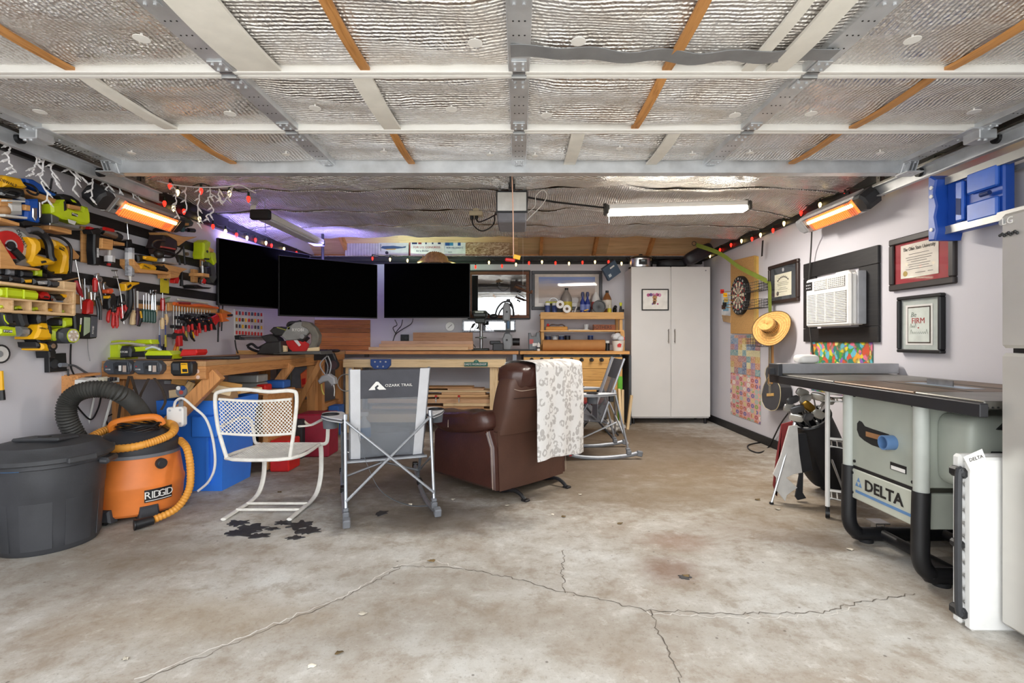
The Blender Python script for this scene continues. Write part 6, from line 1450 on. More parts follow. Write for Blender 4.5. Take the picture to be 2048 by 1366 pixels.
# ---------------------------------------------------------------- hand tools in the wall rails
HT='hand tools hanging on the left wall rails'
rack=I('tool_rail','narrow wooden tool rail holding the hand tools on the left wall','rail',[('rail',OW,'p',[(196,600),(345,613),(345,622),(196,611)],.0,.05,.003),('magnet_bar',mat('#5b5a52',.5),'p',[(180,590),(345,606),(345,611),(180,596)],.0,.03,.002)])
def screwdriver(x,y,L_,hl,m,label,r_=.012,ang=0,shaft=True):
    dx=math.tan(math.radians(ang));P=[]
    if shaft:P.append(('shaft',CHROME,'t',[(x-dx*L_,y-L_),(x,y)],.0035,.065))
    P.append(('handle',m,'t',[(x,y),(x+dx*hl*.3,y+hl*.3),(x+dx*hl*.8,y+hl*.8),(x+dx*hl,y+hl)],[r_*.7,r_,r_,r_*.75],.065))
    I('screwdriver',label,'screwdriver',P,HT)
def pliers(x,y,h_,m,label,spread=8,jaw=True):
    k=h_/100;P=[('jaw',mat('#3f3f42',.35,.7),'p',[(x-4,y+12*k),(x-3,y-22*k),(x,y-30*k),(x+3,y-22*k),(x+4,y+12*k),(x,y+18*k)],.05,.075,.003),('pivot',CHROME,'d',(x,y+6*k),.008,.075,.08)]
    for s in(-1,1):P.append(('handle',m,'t',[(x+s*2,y+16*k),(x+s*(spread*.8),y+36*k),(x+s*spread,y+58*k),(x+s*(spread*.8),y+72*k)],[.007,.011,.011,.007],.062))
    I('pliers',label,'pliers',P,HT)
def wrench(x,y0,y1,label,w_=5,m=None,ang=0):
    m=m or CHROME;dx=math.tan(math.radians(ang))*(y1-y0)
    I('adjustable_wrench',label,'wrench',[('jaw',m,'p',[(x-w_,y0+6),(x-w_*.8,y0),(x-w_*.1,y0-2),(x+w_*.0,y0+5),(x+w_*.6,y0+6),(x+w_,y0+12),(x+w_*.7,y0+18),(x-w_*.7,y0+16)],.04,.06,.003),('handle',m,'p',[(x-w_*.5,y0+15),(x+w_*.6,y0+16),(x+w_*.5+dx,y1-2),(x+dx,y1+2),(x-w_*.5+dx,y1-2)],.042,.056,.003),('>slot',mat('#77777a',.4,.8),'p',[(x-w_*.1,y0+24),(x+w_*.2,y0+24),(x+w_*.2+dx*.8,y1-12),(x-w_*.1+dx*.8,y1-12)],.056,.0575,.0005),('worm',mat('#6a6a6c',.4,.8),'d',(x+w_*.1,y0+13),.007,.058,.066)],HT)
I('tin_snips','dark red handled snips at the right end of the charging shelf','snips',[('handle',mat('#a31f2b',.4),'t',[(152,561),(156,575),(164,594)],[.010,.014,.010],.09),('blade',CHROME,'t',[(164,594),(168,612),(166,622)],[.010,.008,.004],.08)],HT)
I('t_handle_rod','long thin steel rod hanging across the black cleats','rod',[('rod',CHROME,'t',[(151,520),(158,556),(166,600),(172,632)],.004,.08)],HT)
for i,(x,y0,y1)in enumerate(((164,558,600),(169,557,602),(173,575,606),(177,578,608),(181,570,604),(161,590,618))):
    I('steel_file',f"{['tallest', 'second tallest', 'third', 'fourth', 'fifth', 'shortest'][i]} thin steel file in the bunch right of the charging shelf",'file',[('blade',STEEL if i%2 else mat('#5c4a3a',.5,.4),'t',[(x,y0),(x+1.5,y1)],[.004,.006],.05+.008*i)],HT)
screwdriver(190,556,0,28,RED,'red-handled screwdriver above the charger box',.015,0,False)
I('red_handle_shaft','bent steel pick beside the red screwdriver','pick',[('shaft',CHROME,'t',[(190,586),(189,600)],.004,.06)],HT)
I('utility_pliers','large red-gripped pliers hanging in front of the charger box','pliers',[('grip',RED,'p',[(178,604),(184,598),(190,604),(189,628),(176,628)],.10,.14,.01),('jaw',CHROME,'p',[(182,584),(188,584),(189,600),(183,600)],.08,.10,.003)],HT)
wrench(200,548,612,'largest adjustable wrench at the top of the rail',7,None,8)
wrench(213,566,612,'middle adjustable wrench right of the largest one',6,mat('#9b9ea2',.3,1.),4)
I('long_pliers','dark long-nose pliers hanging left of the wrenches','pliers',[('leg',mat('#4c4d50',.35,.7),'t',[(192,600),(196,620),(196,638)],.008,.07),('leg',mat('#37383a',.4),'t',[(196,596),(201,616),(201,640)],.008,.07)],HT)
I('ratchet','orange and black ratcheting tool among the wrenches','ratchet',[('head',mat('#d9562c',.4),'p',[(216,580),(226,577),(229,583),(224,588),(217,586)],.06,.10,.005),('body',BLACK,'p',[(222,590),(231,587),(236,598),(228,612),(220,618),(218,604)],.05,.10,.008),('yellow_collar',YEL,'p',[(217,592),(221,591),(222,596),(217,597)],.07,.105,.002)],HT)
pliers(222,612,46,RED,'red-handled pliers, leftmost of the four red pairs',6)
pliers(230,616,56,RED,'red-handled pliers, second of the four red pairs',4)
pliers(239,606,46,RED,'red-handled pliers, third of the four red pairs',5)
pliers(248,602,48,RED,'red-handled pliers, rightmost of the four red pairs',5)
I('t_handle_rod','steel rod with two small round discs above the hacksaw','rod',[('rod',CHROME,'t',[(230,542),(238,572),(243,600),(246,640)],.004,.07),('disc',mat('#6d6d68',.4,.6),'t',[(224,541),(234,541)],.006,.07),('disc',mat('#6d6d68',.4,.6),'t',[(227,554),(236,554)],.005,.07)],HT)
I('hacksaw','black and yellow hacksaw with its frame bent downwards','hacksaw',[('front_grip',YEL,'p',[(251,568),(259,564),(280,565),(280,568),(268,572),(262,580),(252,582)],.05,.10,.006),('>black_inlay',BLACK,'p',[(255,572),(262,568),(264,572),(256,577)],.10,.103,.001),('frame',BLACK,'t',[(260,576),(261,595),(259,615),(252,632),(244,641)],[.018,.018,.018,.014,.010],.07),('blade',STEEL,'p',[(252,582),(255,582),(254,630),(247,644),(250,626)],.06,.063,.0005),('blade_pin',CHROME,'t',[(247,640),(248,648)],.005,.07)],HT)
I('wood_chisel','long chisel with a pale wooden handle, leftmost of the chisels','chisel',[('blade',STEEL,'p',[(268,578),(272,576),(273,622),(269,622)],.05,.06,.001),('handle',PALE_Z,'t',[(268,621),(266,632),(265,646),(265,650)],[.010,.016,.018,.010],.055)],HT)
I('wood_chisel','narrow white-shafted chisel with a dark purple handle','chisel',[('blade',WHITE,'t',[(275,582),(275,616)],.006,.055),('handle',mat('#4a2437',.4),'t',[(275,616),(274,634),(273,650)],[.009,.013,.012],.055)],HT)
I('paint_scraper','scraper with a black and yellow grip beside the purple chisel','scraper',[('blade',STEEL,'p',[(270,592),(276,590),(277,620),(272,620)],.04,.045,.0005),('handle',BLACK,'t',[(279,620),(281,636),(277,652)],[.010,.014,.012],.06),('stripe',YEL,'t',[(281,622),(283,636)],.006,.07)],HT)
for i in range(5):
    x=287+i*5.2;screwdriver(x,618+i*.6,28+(i%3)*4,26,GREEN,f"{['first', 'second', 'third', 'fourth', 'fifth'][i]} dark green screwdriver from the left in the row of five",.0155)
for i,(x,y)in enumerate(((305,580),(310,580))):
    I('combination_spanner',f"{['left', 'right'][i]} chrome spanner above the green screwdrivers",'spanner',[('shank',CHROME,'t',[(x,y+6),(x+1,y+40)],.006,.08),('open_end',CHROME,'p',[(x-4,y),(x-1,y+3),(x+1,y+3),(x+4,y),(x+4,y+7),(x,y+10),(x-4,y+7)],.07,.085,.001)],HT)
screwdriver(325,596,10,26,mat('#b3221f',.15,coat=.6),'clear red-handled screwdriver under the yellow tag',.017)
I('wood_mallet_handle','pale wooden file handle hanging below the red screwdriver','file',[('handle',PALE_Z,'t',[(325,636),(324,646),(325,658)],[.012,.017,.012],.06),('tang',STEEL,'t',[(325,620),(325,636)],.004,.06)],HT)
I('wood_mallet_handle','short wooden file handle right of the other pale handle','file',[('handle',wood('#d7b98a','#b8935e',axis='z'),'t',[(332,628),(333,640),(332,650)],[.010,.014,.010],.05),('tang',STEEL,'t',[(332,608),(332,628)],.004,.05)],HT)
I('wooden_peg','small wooden dowels hanging between the green and red screwdrivers','dowel',[('peg',PALE_Z,'t',[(313,612),(311,632)],.010,.06)],HT)
for i,(x,c,c2)in enumerate(((319,'#3a4a7a','#b8bcc8'),(331,'#e0d04a','#3d4a8a'))):
    I('paint_brush',f"{['blue', 'yellow'][i]} long thin brush hanging below the wooden handles",'brush',[('handle',mat(c2,.5),'t',[(x,640),(x,672)],.004,.05),('brush_end',mat(c,.5),'t',[(x,670),(x+.5,694)],[.006,.009],.05)],HT)
# ---------------------------------------------------------------- clamp rack
I('clamp_rack','slotted wooden rack holding the bar clamps beside the televisions','rack',[('rack_board',OW,'p',[(336,606),(350,604),(434,618),(434,626),(350,622),(338,622)],.0,.06,.003),('top_clamp_bar',mat('#e0682a',.45),'t',[(348,607),(372,611),(400,611),(436,616)],[.014,.012,.016,.010],.09),('red_cover',mat('#9b2f2a',.5),'t',[(356,606),(380,607)],.010,.10),('pale_strip',mat('#d8d4c4',.6),'t',[(356,599),(415,606)],.010,.03),('green_lever',mat('#9db79a',.5),'p',[(329,599),(342,594),(338,604),(330,606)],.02,.05)])
ORD=['first','second','third','fourth','fifth','sixth','seventh','eighth','ninth','tenth','eleventh','twelfth','thirteenth','fourteenth']
CLR=mat('#b7b7b4',.35,.9)
for i in range(14):
    x=347+i*5.6;L0=611+i*.8;L1=(690,685,676,656,650,664,640,648,656,636,640,648,636,632)[i]
    P=[('bar',CLR,'t',[(x,L0),(x-.4,L1)],.0045,.08+.006*(i%3))]
    jy=(668,650,632,640,628,646,626,636,644,628,630,640,628,626)[i];jm=BLACK if i%3 else mat('#3a3a3e',.5)
    P.append(('jaw',jm,'p',[(x-3,jy),(x+12,jy+1),(x+13,jy+8),(x-3,jy+6)],.07,.11,.004))
    hm=(RED,RED,RED,mat('#b8a03a',.5),RED,BLACK,RED,RED,RED,BLACK,RED,mat('#8d1f1d',.4),BLACK,RED)[i]
    hy=(672,658,652,662,644,646,650,652,646,640,644,640,636,634)[i]
    P.append(('handle',hm,'t',[(x+7,hy),(x+8,hy+9),(x+8,hy+20)],[.009,.012,.010],.11))
    I('bar_clamp',f"steel bar clamp with a {'black' if hm is BLACK else 'red' if hm is not P and i != 3 else 'brass'} handle, {ORD[i]} from the left in the rack",'clamp',P,'bar clamps in the wooden rack')
def ratchet_clamp(x,y,label,m=RED):
    I('ratchet_clamp',label,'clamp',[('bar',BLACK,'t',[(x,y),(x-2,y+78)],.007,.09),('grip',m,'p',[(x-14,y+28),(x-2,y+22),(x+4,y+34),(x-6,y+46),(x-10,y+40)],.07,.12,.008),('jaw',mat('#e0702c',.5),'p',[(x+4,y+20),(x+28,y+22),(x+28,y+27),(x+14,y+30),(x+22,y+36),(x+8,y+38)],.07,.12,.006),('>jaw_pad',BLACK,'p',[(x+17,y+23),(x+28,y+22),(x+28,y+26),(x+18,y+27)],.115,.125,.002)])
ratchet_clamp(438,606,'red and black ratchet bar clamp hanging under the first television')
I('ratchet_clamp','dark ratchet bar behind the red clamp','clamp',[('bar',BLACK,'t',[(446,602),(443,662)],.006,.05),('grip',mat('#8f2a28',.5),'t',[(439,628),(438,654)],.010,.06),('sheath',mat('#c9792e',.5),'p',[(444,618),(464,626),(460,632),(446,630)],.04,.08)])
for i,(x,y,a)in enumerate(((386,650,30),(400,648,34),(412,652,30),(424,650,26))):
    I('spring_clamp',f"black and red spring clamp {['first', 'second', 'third', 'fourth'][i]} from the left under the clamp rack",'clamp',[('jaw',BLACK,'p',[(x-10,y-10),(x-3,y-13),(x+6,y-2),(x+10,y+10),(x+4,y+8),(x-3,y)],.10,.14,.005),('handle',RED,'t',[(x-2,y-2),(x-1,y+10)],.010,.14),('pad',mat('#e08a3a',.5),'s',(x-8,y-9),.012,.13)],'spring clamps under the clamp rack')
I('long_nose_pliers','red clamp pliers hanging lowest under the rack','pliers',[('head',mat('#4a4a4c',.4,.6),'p',[(350,670),(356,664),(366,664),(374,674),(377,682),(370,678),(360,672),(352,678)],.12,.15,.004),('grip',RED,'p',[(358,672),(366,671),(367,692),(359,693)],.14,.17,.006),('red_knob',RED,'p',[(356,660),(364,659),(366,667),(357,667)],.13,.16,.005)])
I('yellow_pliers','yellow and black pliers hanging right of the lowest red clamp','pliers',[('grip',BLACK,'t',[(382,658),(383,672),(389,682)],[.006,.013,.008],.11),('stripe',YEL,'t',[(385,664),(388,676)],.006,.122)])
# pegboard of small bits (grid of coloured beads) beside the saw, wall outlet, cords
def bits():
    r=I('bit_board','clear organiser sheet with rows of small coloured router bits','organiser',[('sheet',mat('#dad8d6',.4),'p',[(470,618),(528,626),(528,676),(471,673)],.0,.012,.001)])
    cols=[RED,BLACK,YEL,NAVY,BROWN,mat('#8a5a9a',.5)]
    u0,v0=FL.uv((499,676));
    for j in range(4):
        for i in range(9):
            p=(473+i*6.2,626+j*13+i*.4);a,c=FL.uv(p,.02);b=MB();lz=r.location.z;ly=r.location.y
            b.cyl((a-ly,-.022,c-lz-.018),(a-ly,-.022,c-lz+.018),.008,n=8);part(r,'router_bit',b,cols[(i*3+j*2+i*j)%6])
bits()
I('wall_outlet','black outlet box with plugs low on the left wall','outlet',[('plate',BLACK,'p',[(98,708),(133,706),(135,742),(99,745)],.0,.03,.003),('plug',mat('#7d8088',.5),'t',[(120,730),(132,730)],.014,.05),('transformer',BLACK,'p',[(98,702),(110,696),(114,704),(112,716),(100,716)],.02,.10,.006),('receptacle',mat('#2f3034',.4),'d',(110,728),.028,.03,.036)])
def cord(wall,pts,r_,m,label,off=.03):
    f=lw if wall=='L' else rw;P=[f(x,y,off)for x,y in pts];b=MB();b.tube(spline([p-P[0]for p in P],6),r_,7);return solo('electric_cable',b,m,label,'cord',P[0])
cord('L',[(132,730),(150,732),(170,744),(190,755),(206,768)],.007,mat('#55575c',.6),'grey cord running from the wall outlet to the ledge power strip')
cord('L',[(142,688),(141,710),(142,735),(150,755),(152,775)],.005,BLACK,'black cord hanging from the round work light')
cord('L',[(136,738),(138,760),(146,772),(156,772)],.005,BLACK,'black cord looping from the outlet down to the ledge')
cord('L',[(203,788),(198,812),(188,834),(178,838),(160,820),(152,808)],.005,BLACK,'black cord hanging below the ledge towards the dust hose')
cord('L',[(268,775),(250,790),(245,810),(228,826),(212,836),(216,850)],.005,BLACK,'black cord hanging below the lettered chargers')
I('disc_wheel','white and grey sanding disc at the left edge of the wall','disc',[('rim',DARK,'d',(2,708),.052,.0,.03),('face',mat('#d3d0cf',.5),'d',(2,708),.042,.03,.034),('hub',GREY,'d',(0,708),.018,.034,.04)])
I('yellow_level','yellow and black tool hanging at the far left edge','tool',[('body',YEL,'t',[(1,742),(3,780)],.012,.03),('end',BLACK,'t',[(3,780),(4,800)],[.014,.016],.03)])
# ledge with power strip left of the bench
I('wall_ledge','short wooden ledge on the left wall just before the workbench','ledge',[('front_block',FIR_X,'p',[(155,752),(170,752),(170,790),(155,790)],.0,.10,.004),('shelf_board',FIR_X,'p',[(168,770),(202,770),(202,776),(168,776)],.0,.10,.003),('top_board',FIR_X,'p',[(160,750),(202,745),(202,750),(160,755)],.0,.10,.003)])
I('power_strip','white power strip with taped adapters on the wooden ledge','power strip',[('strip',WHITE,'p',[(172,760),(186,755),(240,755),(240,764),(188,770),(172,772)],.10,.17,.006),('adapter',mat('#cfc8b4',.6),'p',[(206,755),(216,753),(216,762),(206,763)],.17,.20,.004),('adapter',DARK,'p',[(218,757),(226,756),(226,763),(218,764)],.17,.20,.004),('adapter',DARK,'p',[(228,754),(235,754),(235,761),(228,762)],.17,.20,.004)])
# chargers fixed to the bench end
frB=Frame(3.44)
for i,x in enumerate((205,265)):
    item(frB,'battery_charger',f"grey lettered battery charger, {['left', 'right'][i]} one on the workbench end",'charger',[('case',mat('#4c5058',.4),'p',[(x,728),(x+6,721),(x+48,721),(x+57,730),(x+57,740),(x+50,749),(x+10,749),(x,742)],.002,.055,.008),('bay',mat('#33363c',.3),'p',[(x+20,727),(x+27,724),(x+50,725),(x+53,744),(x+22,746)],.055,.062,.002),('rating_label',mat('#b9a79c',.5),'p',[(x+40,731),(x+47,731),(x+47,744),(x+40,744)],.062,.064,.0005),('white_contact',WHITE,'p',[(x+32,731),(x+37,731),(x+37,742),(x+32,742)],.062,.065,.0005),('black_contact',BLACK,'p',[(x+25,732),(x+31,732),(x+31,738),(x+25,738)],.062,.066,.001),('status_light',RED,'d',(x+7,733),.004,.055,.058),('lettering',WHITE,'x','RYOBI',(x+11,739),.012,.0555,0)],'lettered chargers on the workbench end')
item(frB,'battery_charger','black and yellow battery charger on the workbench end','charger',[('case',BLACK,'p',[(340,728),(344,723),(380,723),(384,728),(384,746),(378,752),(346,752),(340,746)],.002,.06,.008),('yellow_label',YEL,'p',[(361,726),(374,726),(376,746),(362,747)],.06,.063,.001),('>print_block',BLACK,'p',[(364,738),(374,738),(375,744),(365,744)],.063,.0636,.0002),('grey_bay',mat('#3d4147',.4),'p',[(344,727),(357,727),(357,741),(345,741)],.06,.064,.002),('lettering',BLACK,'x','DEWALT',(368,729),.009,.0635,0)])
for i,pts in enumerate(([(258,752),(254,768),(250,785),(242,800),(236,840)],[(262,752),(268,772),(276,795),(280,815),(283,832)],[(297,757),(288,775),(280,792),(276,812)],[(308,756),(320,772),(328,790),(330,805),(322,820)])):
    P=[at(x,y,3.40)for x,y in pts];b=MB();S=spline([p-P[0]for p in P],5);b.slab(lambda u,v,S=S:S[int(v*(len(S)-1)+.5)]+Vector(((u-.5)*.018,0,0)),2,len(S),(0,.003,0));solo('hanging_strap',b,mat('#3f3229',.8),f"dark webbing strap hanging under the bench end, {['leftmost', 'second', 'third', 'rightmost'][i]}",'strap',P[0])
# ---------------------------------------------------------------- things on the left bench
frT=Frame(3.62)
item(frT,'leaf_blower','lime and black cordless tool lying on the bench end','blower',[('lime_shroud',LIME,'p',[(215,718),(214,692),(220,682),(236,680),(258,682),(262,688),(240,692),(240,718)],.0,.10,.012),('lime_hood',LIME,'p',[(266,684),(272,679),(300,679),(303,688),(270,690)],-.02,.06,.008),('black_motor',DARK,'p',[(238,700),(242,692),(258,693),(262,700),(260,714),(238,716)],.06,.16,.01),('>lettering',WHITE,'x','RYOBI',(248,704),.018,.161,0),('lime_deck',LIME,'p',[(262,694),(296,693),(300,700),(288,706),(264,706)],.04,.12,.006),('long_battery',LIME,'p',[(288,708),(294,701),(336,702),(343,709),(340,718),(290,718)],.05,.17,.008),('>battery_foot',BLACK,'p',[(290,711),(342,711),(340,718),(292,718)],.165,.18,.004),('black_arm',BLACK,'p',[(262,704),(290,702),(290,714),(262,714)],.06,.15,.006),('clear_visor',mat('#cfd6d8',.2),'t',[(292,698),(306,694),(322,700)],.008,.14),('skid',mat('#b3ad9c',.5),'t',[(222,688),(250,686),(290,690)],.008,.11),('base',mat('#9aa01f',.5),'p',[(215,715),(250,715),(250,719),(215,719)],.0,.12,.002)],None,(280,719))
item(frT,'red_wrench_case','flat red plastic case on the left bench','case',[('case',RED,'p',[(362,702),(364,699),(392,699),(394,705),(390,711),(358,713)],.0,.12,.006)],None,(376,713.5))
b=MB();b.tube([(0,0,.012),(.28,.10,.012),(.40,.12,.014)],[.010,.012,.016],8);solo('pry_bar',b,BLACK,'black pry bar lying on the left bench','pry bar',(-2.46,3.60,BT+.0005))
for i,(x,h_,m)in enumerate(((304,22,NAVY),(312,26,BLACK),(326,28,ORANGE),(334,22,YEL),(338,18,DARK))):
    q=at(x,716,3.90);b=MB();b.tube([(0,0,0),(random.uniform(-.02,.03),.02,h_*.0042)],[.012,.009],8);solo('marker_pen',b,m,f"{['blue', 'black', 'orange', 'yellow', 'dark grey'][i]} handled tool standing at the back of the left bench",'tool',(q.x,4.0,BT))
# ================================================================ BACK WALL AND CORNER
SCR=mat('#010101',.7,var=.02,spec=.02)
def tv(label,p0,p1,z0,z1,wall):
    p0,p1=Vector(p0),Vector(p1);d=p1-p0;w_=d.length;c=(p0+p1)/2;h_=z1-z0
    r=thing('television',label,'television',(c.x,c.y,z0),math.atan2(d.y,d.x))
    b=MB();b.bx(-w_/2,w_/2,0,.035,0,h_,bev=.004);part(r,'bezel',b,mat('#0c0c10',.5))
    b=MB();b.bx(-w_/2+.008,w_/2-.008,-.0015,.0,.012,h_-.008);part(r,'screen',b,SCR)
    b=MB();b.bx(-.28,.28,.035,.075,.10,h_*.7,bev=.01);part(r,'rear_housing',b,BLACK)
    b=MB();b.bx(-.12,.12,.075,.10,.25,.42);b.box((0,.10+wall/2,.33),(.05,wall,.05));part(r,'wall_mount',b,BLACK)
    if wall>.3 and wall<.4:b=MB();b.cyl((0,.28,.3),(0,.28,2.30-z0),.016,n=12);part(r,'ceiling_pole',b,BLACK)
    return r,w_,h_
tvA=tv('left television of the three, turned along the left wall',(-2.80,4.70),(-2.34,5.66),1.421,2.049,.10)
tvB=tv('middle television of the three, set across the corner',(-2.476,5.20),(-1.645,5.87),1.342,1.970,.35)
tvC=tv('right television of the three, facing straight out from the back wall',(-1.711,6.40),(-.621,6.40),1.372,2.069,.50)
for(r,w_,h_),col,pw in((tvA,'#a79aff',3.),(tvB,'#a99fff',9.),(tvC,'#c4efc9',4.)):
    b=MB();b.bx(-w_/2+.1,w_/2-.1,.045,.052,h_-.05,h_-.04);part(r,'led_strip',b,emit(col,4.))
    area('bias_lamp',r,(0,.05,h_-.03),w_-.2,.02,pw,lin(col)[:3],(PI-.5,0,0))
# plank backsplash in the corner
pb=thing('plank_panel','panel of reddish planks on the back wall in the left corner','panel',(-2.46,YB,.954))
for k in range(7):
    b=MB();b.bx(-.385,.385,-.02,0,k*.06+.001,k*.06+.0588,bev=.002);part(pb,'plank',b,wood('#b9763f','#85481f',axis='x',rnd=.25))
fB=Frame(YB)
def J(Y,name,label,cat,parts,group=None,base=None):return item(Frame(Y),name,label,cat,parts,group,base)
# mirrors and picture
def mirror_mat():
    k='mirror'
    if k not in _mats:t=NT('mirror');t.set(Base_Color=lin('#d9dcdf'),Metallic=1.,Roughness=.03);_mats[k]=t.m
    return _mats[k]
r,w_,h_=frame_pic(fB,'wall_mirror','large mirror in a dark copper-brown frame behind the drill press','mirror',936,1060,(1000,542,638),.055,.04,wood('#6d4127','#43240f',axis='x',rnd=.02),mirror_mat(),0.,False)
for(x0,x1,z0,z1)in((-w_/2,w_/2,h_-.012,h_+.006),(-w_/2,w_/2,-.006,.012),(w_/2-.012,w_/2+.006,0,h_)):
    b=MB();b.bx(x0,x1,-.05,0,z0,z1,bev=.004);part(r,'outer_moulding',b,BLACK)
r,w_,h_=frame_pic(fB,'wall_mirror','low wide mirror with an ornate silver frame behind the bandsaw','mirror',925,1031,(980,640,664),.022,.03,mat('#8b8d92',.35,.8,var=.4,scale=50.),mirror_mat(),0.,False)
r,w_,h_=frame_pic(fB,'framed_painting','wide pale landscape picture in a dark grey frame','picture',1063,1204,(1130,542,620),.045,.03,mat('#4a4c52',.5),mat('#cfc6be',.6),0.)
def sky_print():
    t=NT('landscape_print');s_=t.n('ShaderNodeSeparateXYZ');t.l(t.tc('Generated'),s_.inputs[0]);nz_=t.noise(t.mapping((1,1,4),src=t.tc('Generated')),4.,4.)
    f=t.math('ADD',s_.outputs[2],t.math('MULTIPLY_ADD',nz_.outputs[0],.3,-.15));t.set(Base_Color=t.ramp(f,[(.15,'#a89a92'),(.4,'#c4b0a2'),(.55,'#b9a79b'),(.72,'#b8b4bd'),(.92,'#7e92c8')]),Roughness=.6);return t.m
flat(r,'print',-w_/2+.10,w_/2-.10,.095,h_-.085,-.015,sky_print())
# thermometer dial, outlet, loose television wires
J(YB,'wall_thermometer','small round white dial on the back wall under the television','dial',[('dial',WHITEG,'d',(900,653),.062,0,.015),('rim',LGREY,'d',(900,653),.066,0,.010),('needle',DARK,'t',[(896,656),(904,649)],.003,.018)])
J(YB,'wall_outlet','black outlet plate on the back wall','outlet',[('plate',BLACK,'p',[(801,669),(817,669),(817,682),(801,682)],0,.03),('socket',DARK,'d',(812,676),.02,.03,.036)])
for i,pts in enumerate(([(826,638),(822,648),(806,658),(792,668),(786,682)],[(805,640),(802,652),(794,662),(788,675)],[(790,640),(794,650),(786,656),(792,668)])):
    P=[at(x,y,6.9 if k else 6.43)for k,(x,y)in enumerate(pts)];b=MB();b.tube(spline([p-P[0]for p in P],6),.006,6);solo('electric_cable',b,BLACK,f"{['longest', 'middle', 'shortest'][i]} black cable dangling under the right television",'cord',P[0])
# ---------------------------------------------------------------- mitre saw on the corner bench
gd=mat('#6f6a60',.35,var=.2,coat=.3);GRM=mat('#2e2d2c',.5,var=.2)
ms=J(4.85,'mitre_saw','sliding mitre saw with a red blade on the left bench','mitre saw',[
    ('base',GRM,'p',[(512,709),(522,690),(532,684),(560,682),(562,709)],-.10,.14,.012),('turntable',mat('#5a5a58',.5,.4),'p',[(545,709),(548,704),(640,702),(642,709)],-.16,.14,.006),('fence',PALE_X,'p',[(560,708),(561,690),(572,692),(573,707)],.06,.09,.002),('fence',PALE_X,'p',[(612,706),(616,696),(637,694),(637,703)],.06,.09,.002),
    ('slide_rail',STEEL,'t',[(478,673),(545,674)],.012,.0),('slide_rail',STEEL,'t',[(478,677),(545,679)],.012,-.06),('rail_end',BLACK,'p',[(468,671),(480,670),(480,680),(469,679)],-.08,.03,.006),('slide_head',GRM,'p',[(520,672),(540,668),(552,676),(560,690),(540,692),(528,682)],-.06,.08,.012),
    ('motor_arm',GRM,'p',[(538,662),(546,654),(562,653),(600,668),(612,676),(604,684),(570,672),(550,672)],-.05,.05,.012),('>yellow_edge',mat('#8d8f3a',.5),'t',[(554,655),(585,664),(604,672)],.005,.055),('blade_guard',mat('#8e8d8a',.35,var=.15),'p',[(562,672),(574,655),(590,645),(606,643),(620,650),(618,664),(606,676),(590,680),(572,681)],.0,.06,.008),('>lettering',WHITE,'x','RYOBI',(596,660),.040,.061,0),
    ('lower_guard',gd,'p',[(604,642),(618,645),(630,656),(637,670),(636,684),(630,697),(620,700),(616,694),(622,684),(622,670),(614,658),(602,652)],-.01,.07,.008),('blade',RED,'p',[(570,682),(590,678),(606,680),(618,688),(618,698),(606,705),(588,705),(578,697)],.01,.016,.001),('>blade_text',WHITE,'p',[(585,678),(592,676),(602,690),(598,693)],.016,.018,.0005),
    ('pivot',STEEL,'d',(604,673),.022,.05,.09),('handle',BLACK,'t',[(576,654),(580,647),(596,645),(602,642)],[.018,.02,.018,.014],.03),('>lime_trigger',LIME,'p',[(574,655),(581,653),(580,659),(575,660)],.02,.06,.004),('cord_bundle',BLACK,'t',[(494,692),(504,688),(516,696),(530,690),(540,700),(524,704),(506,700),(496,694)],.012,.12),('cable',BLACK,'t',[(470,680),(472,695),(476,707)],.006,.02)],None,(560,709.5))
b=MB();b.bx(-.28,.28,-.02,.02,0,.04,bev=.002);solo('wood_board',b,PINE_X,'short pine board lying behind the mitre saw rails','board',(-2.5,4.98,BT+.0005),group=None)
b=MB()
for k in range(10):b.ball((random.uniform(-.14,.14),random.uniform(-.05,.05),.018),(.05,.03,.02),8,6)
solo('dark_hose_pile',b,mat('#2c2220',.6),'dark heap of cord lying right of the mitre saw','cord',(-2.22,5.75,BT))
# vise grip and safety gear hanging at the bench corner
J(5.30,'bench_vise','black bar clamp with a round knob at the bench corner','vise',[('bar',BLACK,'p',[(594,708),(652,705),(655,712),(648,720),(594,722)],-.02,.04,.004),('knob',BLACK,'d',(665,730),.055,.0,.05),('>knob_face',mat('#3b1f22',.5),'d',(665,730),.045,.05,.055),('screw_body',BLACK,'p',[(650,708),(666,706),(672,720),(668,736),(656,738)],-.02,.03,.008)])
J(5.30,'respirator','grey dust mask hanging by its straps from the bench corner','mask',[('shell',mat('#a9a9ac',.6),'p',[(634,762),(642,752),(656,748),(668,756),(670,768),(662,772),(655,763),(645,764),(638,768)],.02,.10,.012),('strap',LGREY,'t',[(654,712),(640,728),(648,746),(656,752)],.006,.05),('strap',LGREY,'t',[(656,712),(662,730),(658,750)],.006,.06),('strap',GREY,'t',[(650,716),(656,735),(652,750)],.005,.07),('yellow_strap',mat('#c9b45a',.6),'t',[(643,768),(644,780),(648,790)],.008,.06),('white_tail',WHITE,'t',[(667,770),(669,780),(668,792)],.005,.06)])
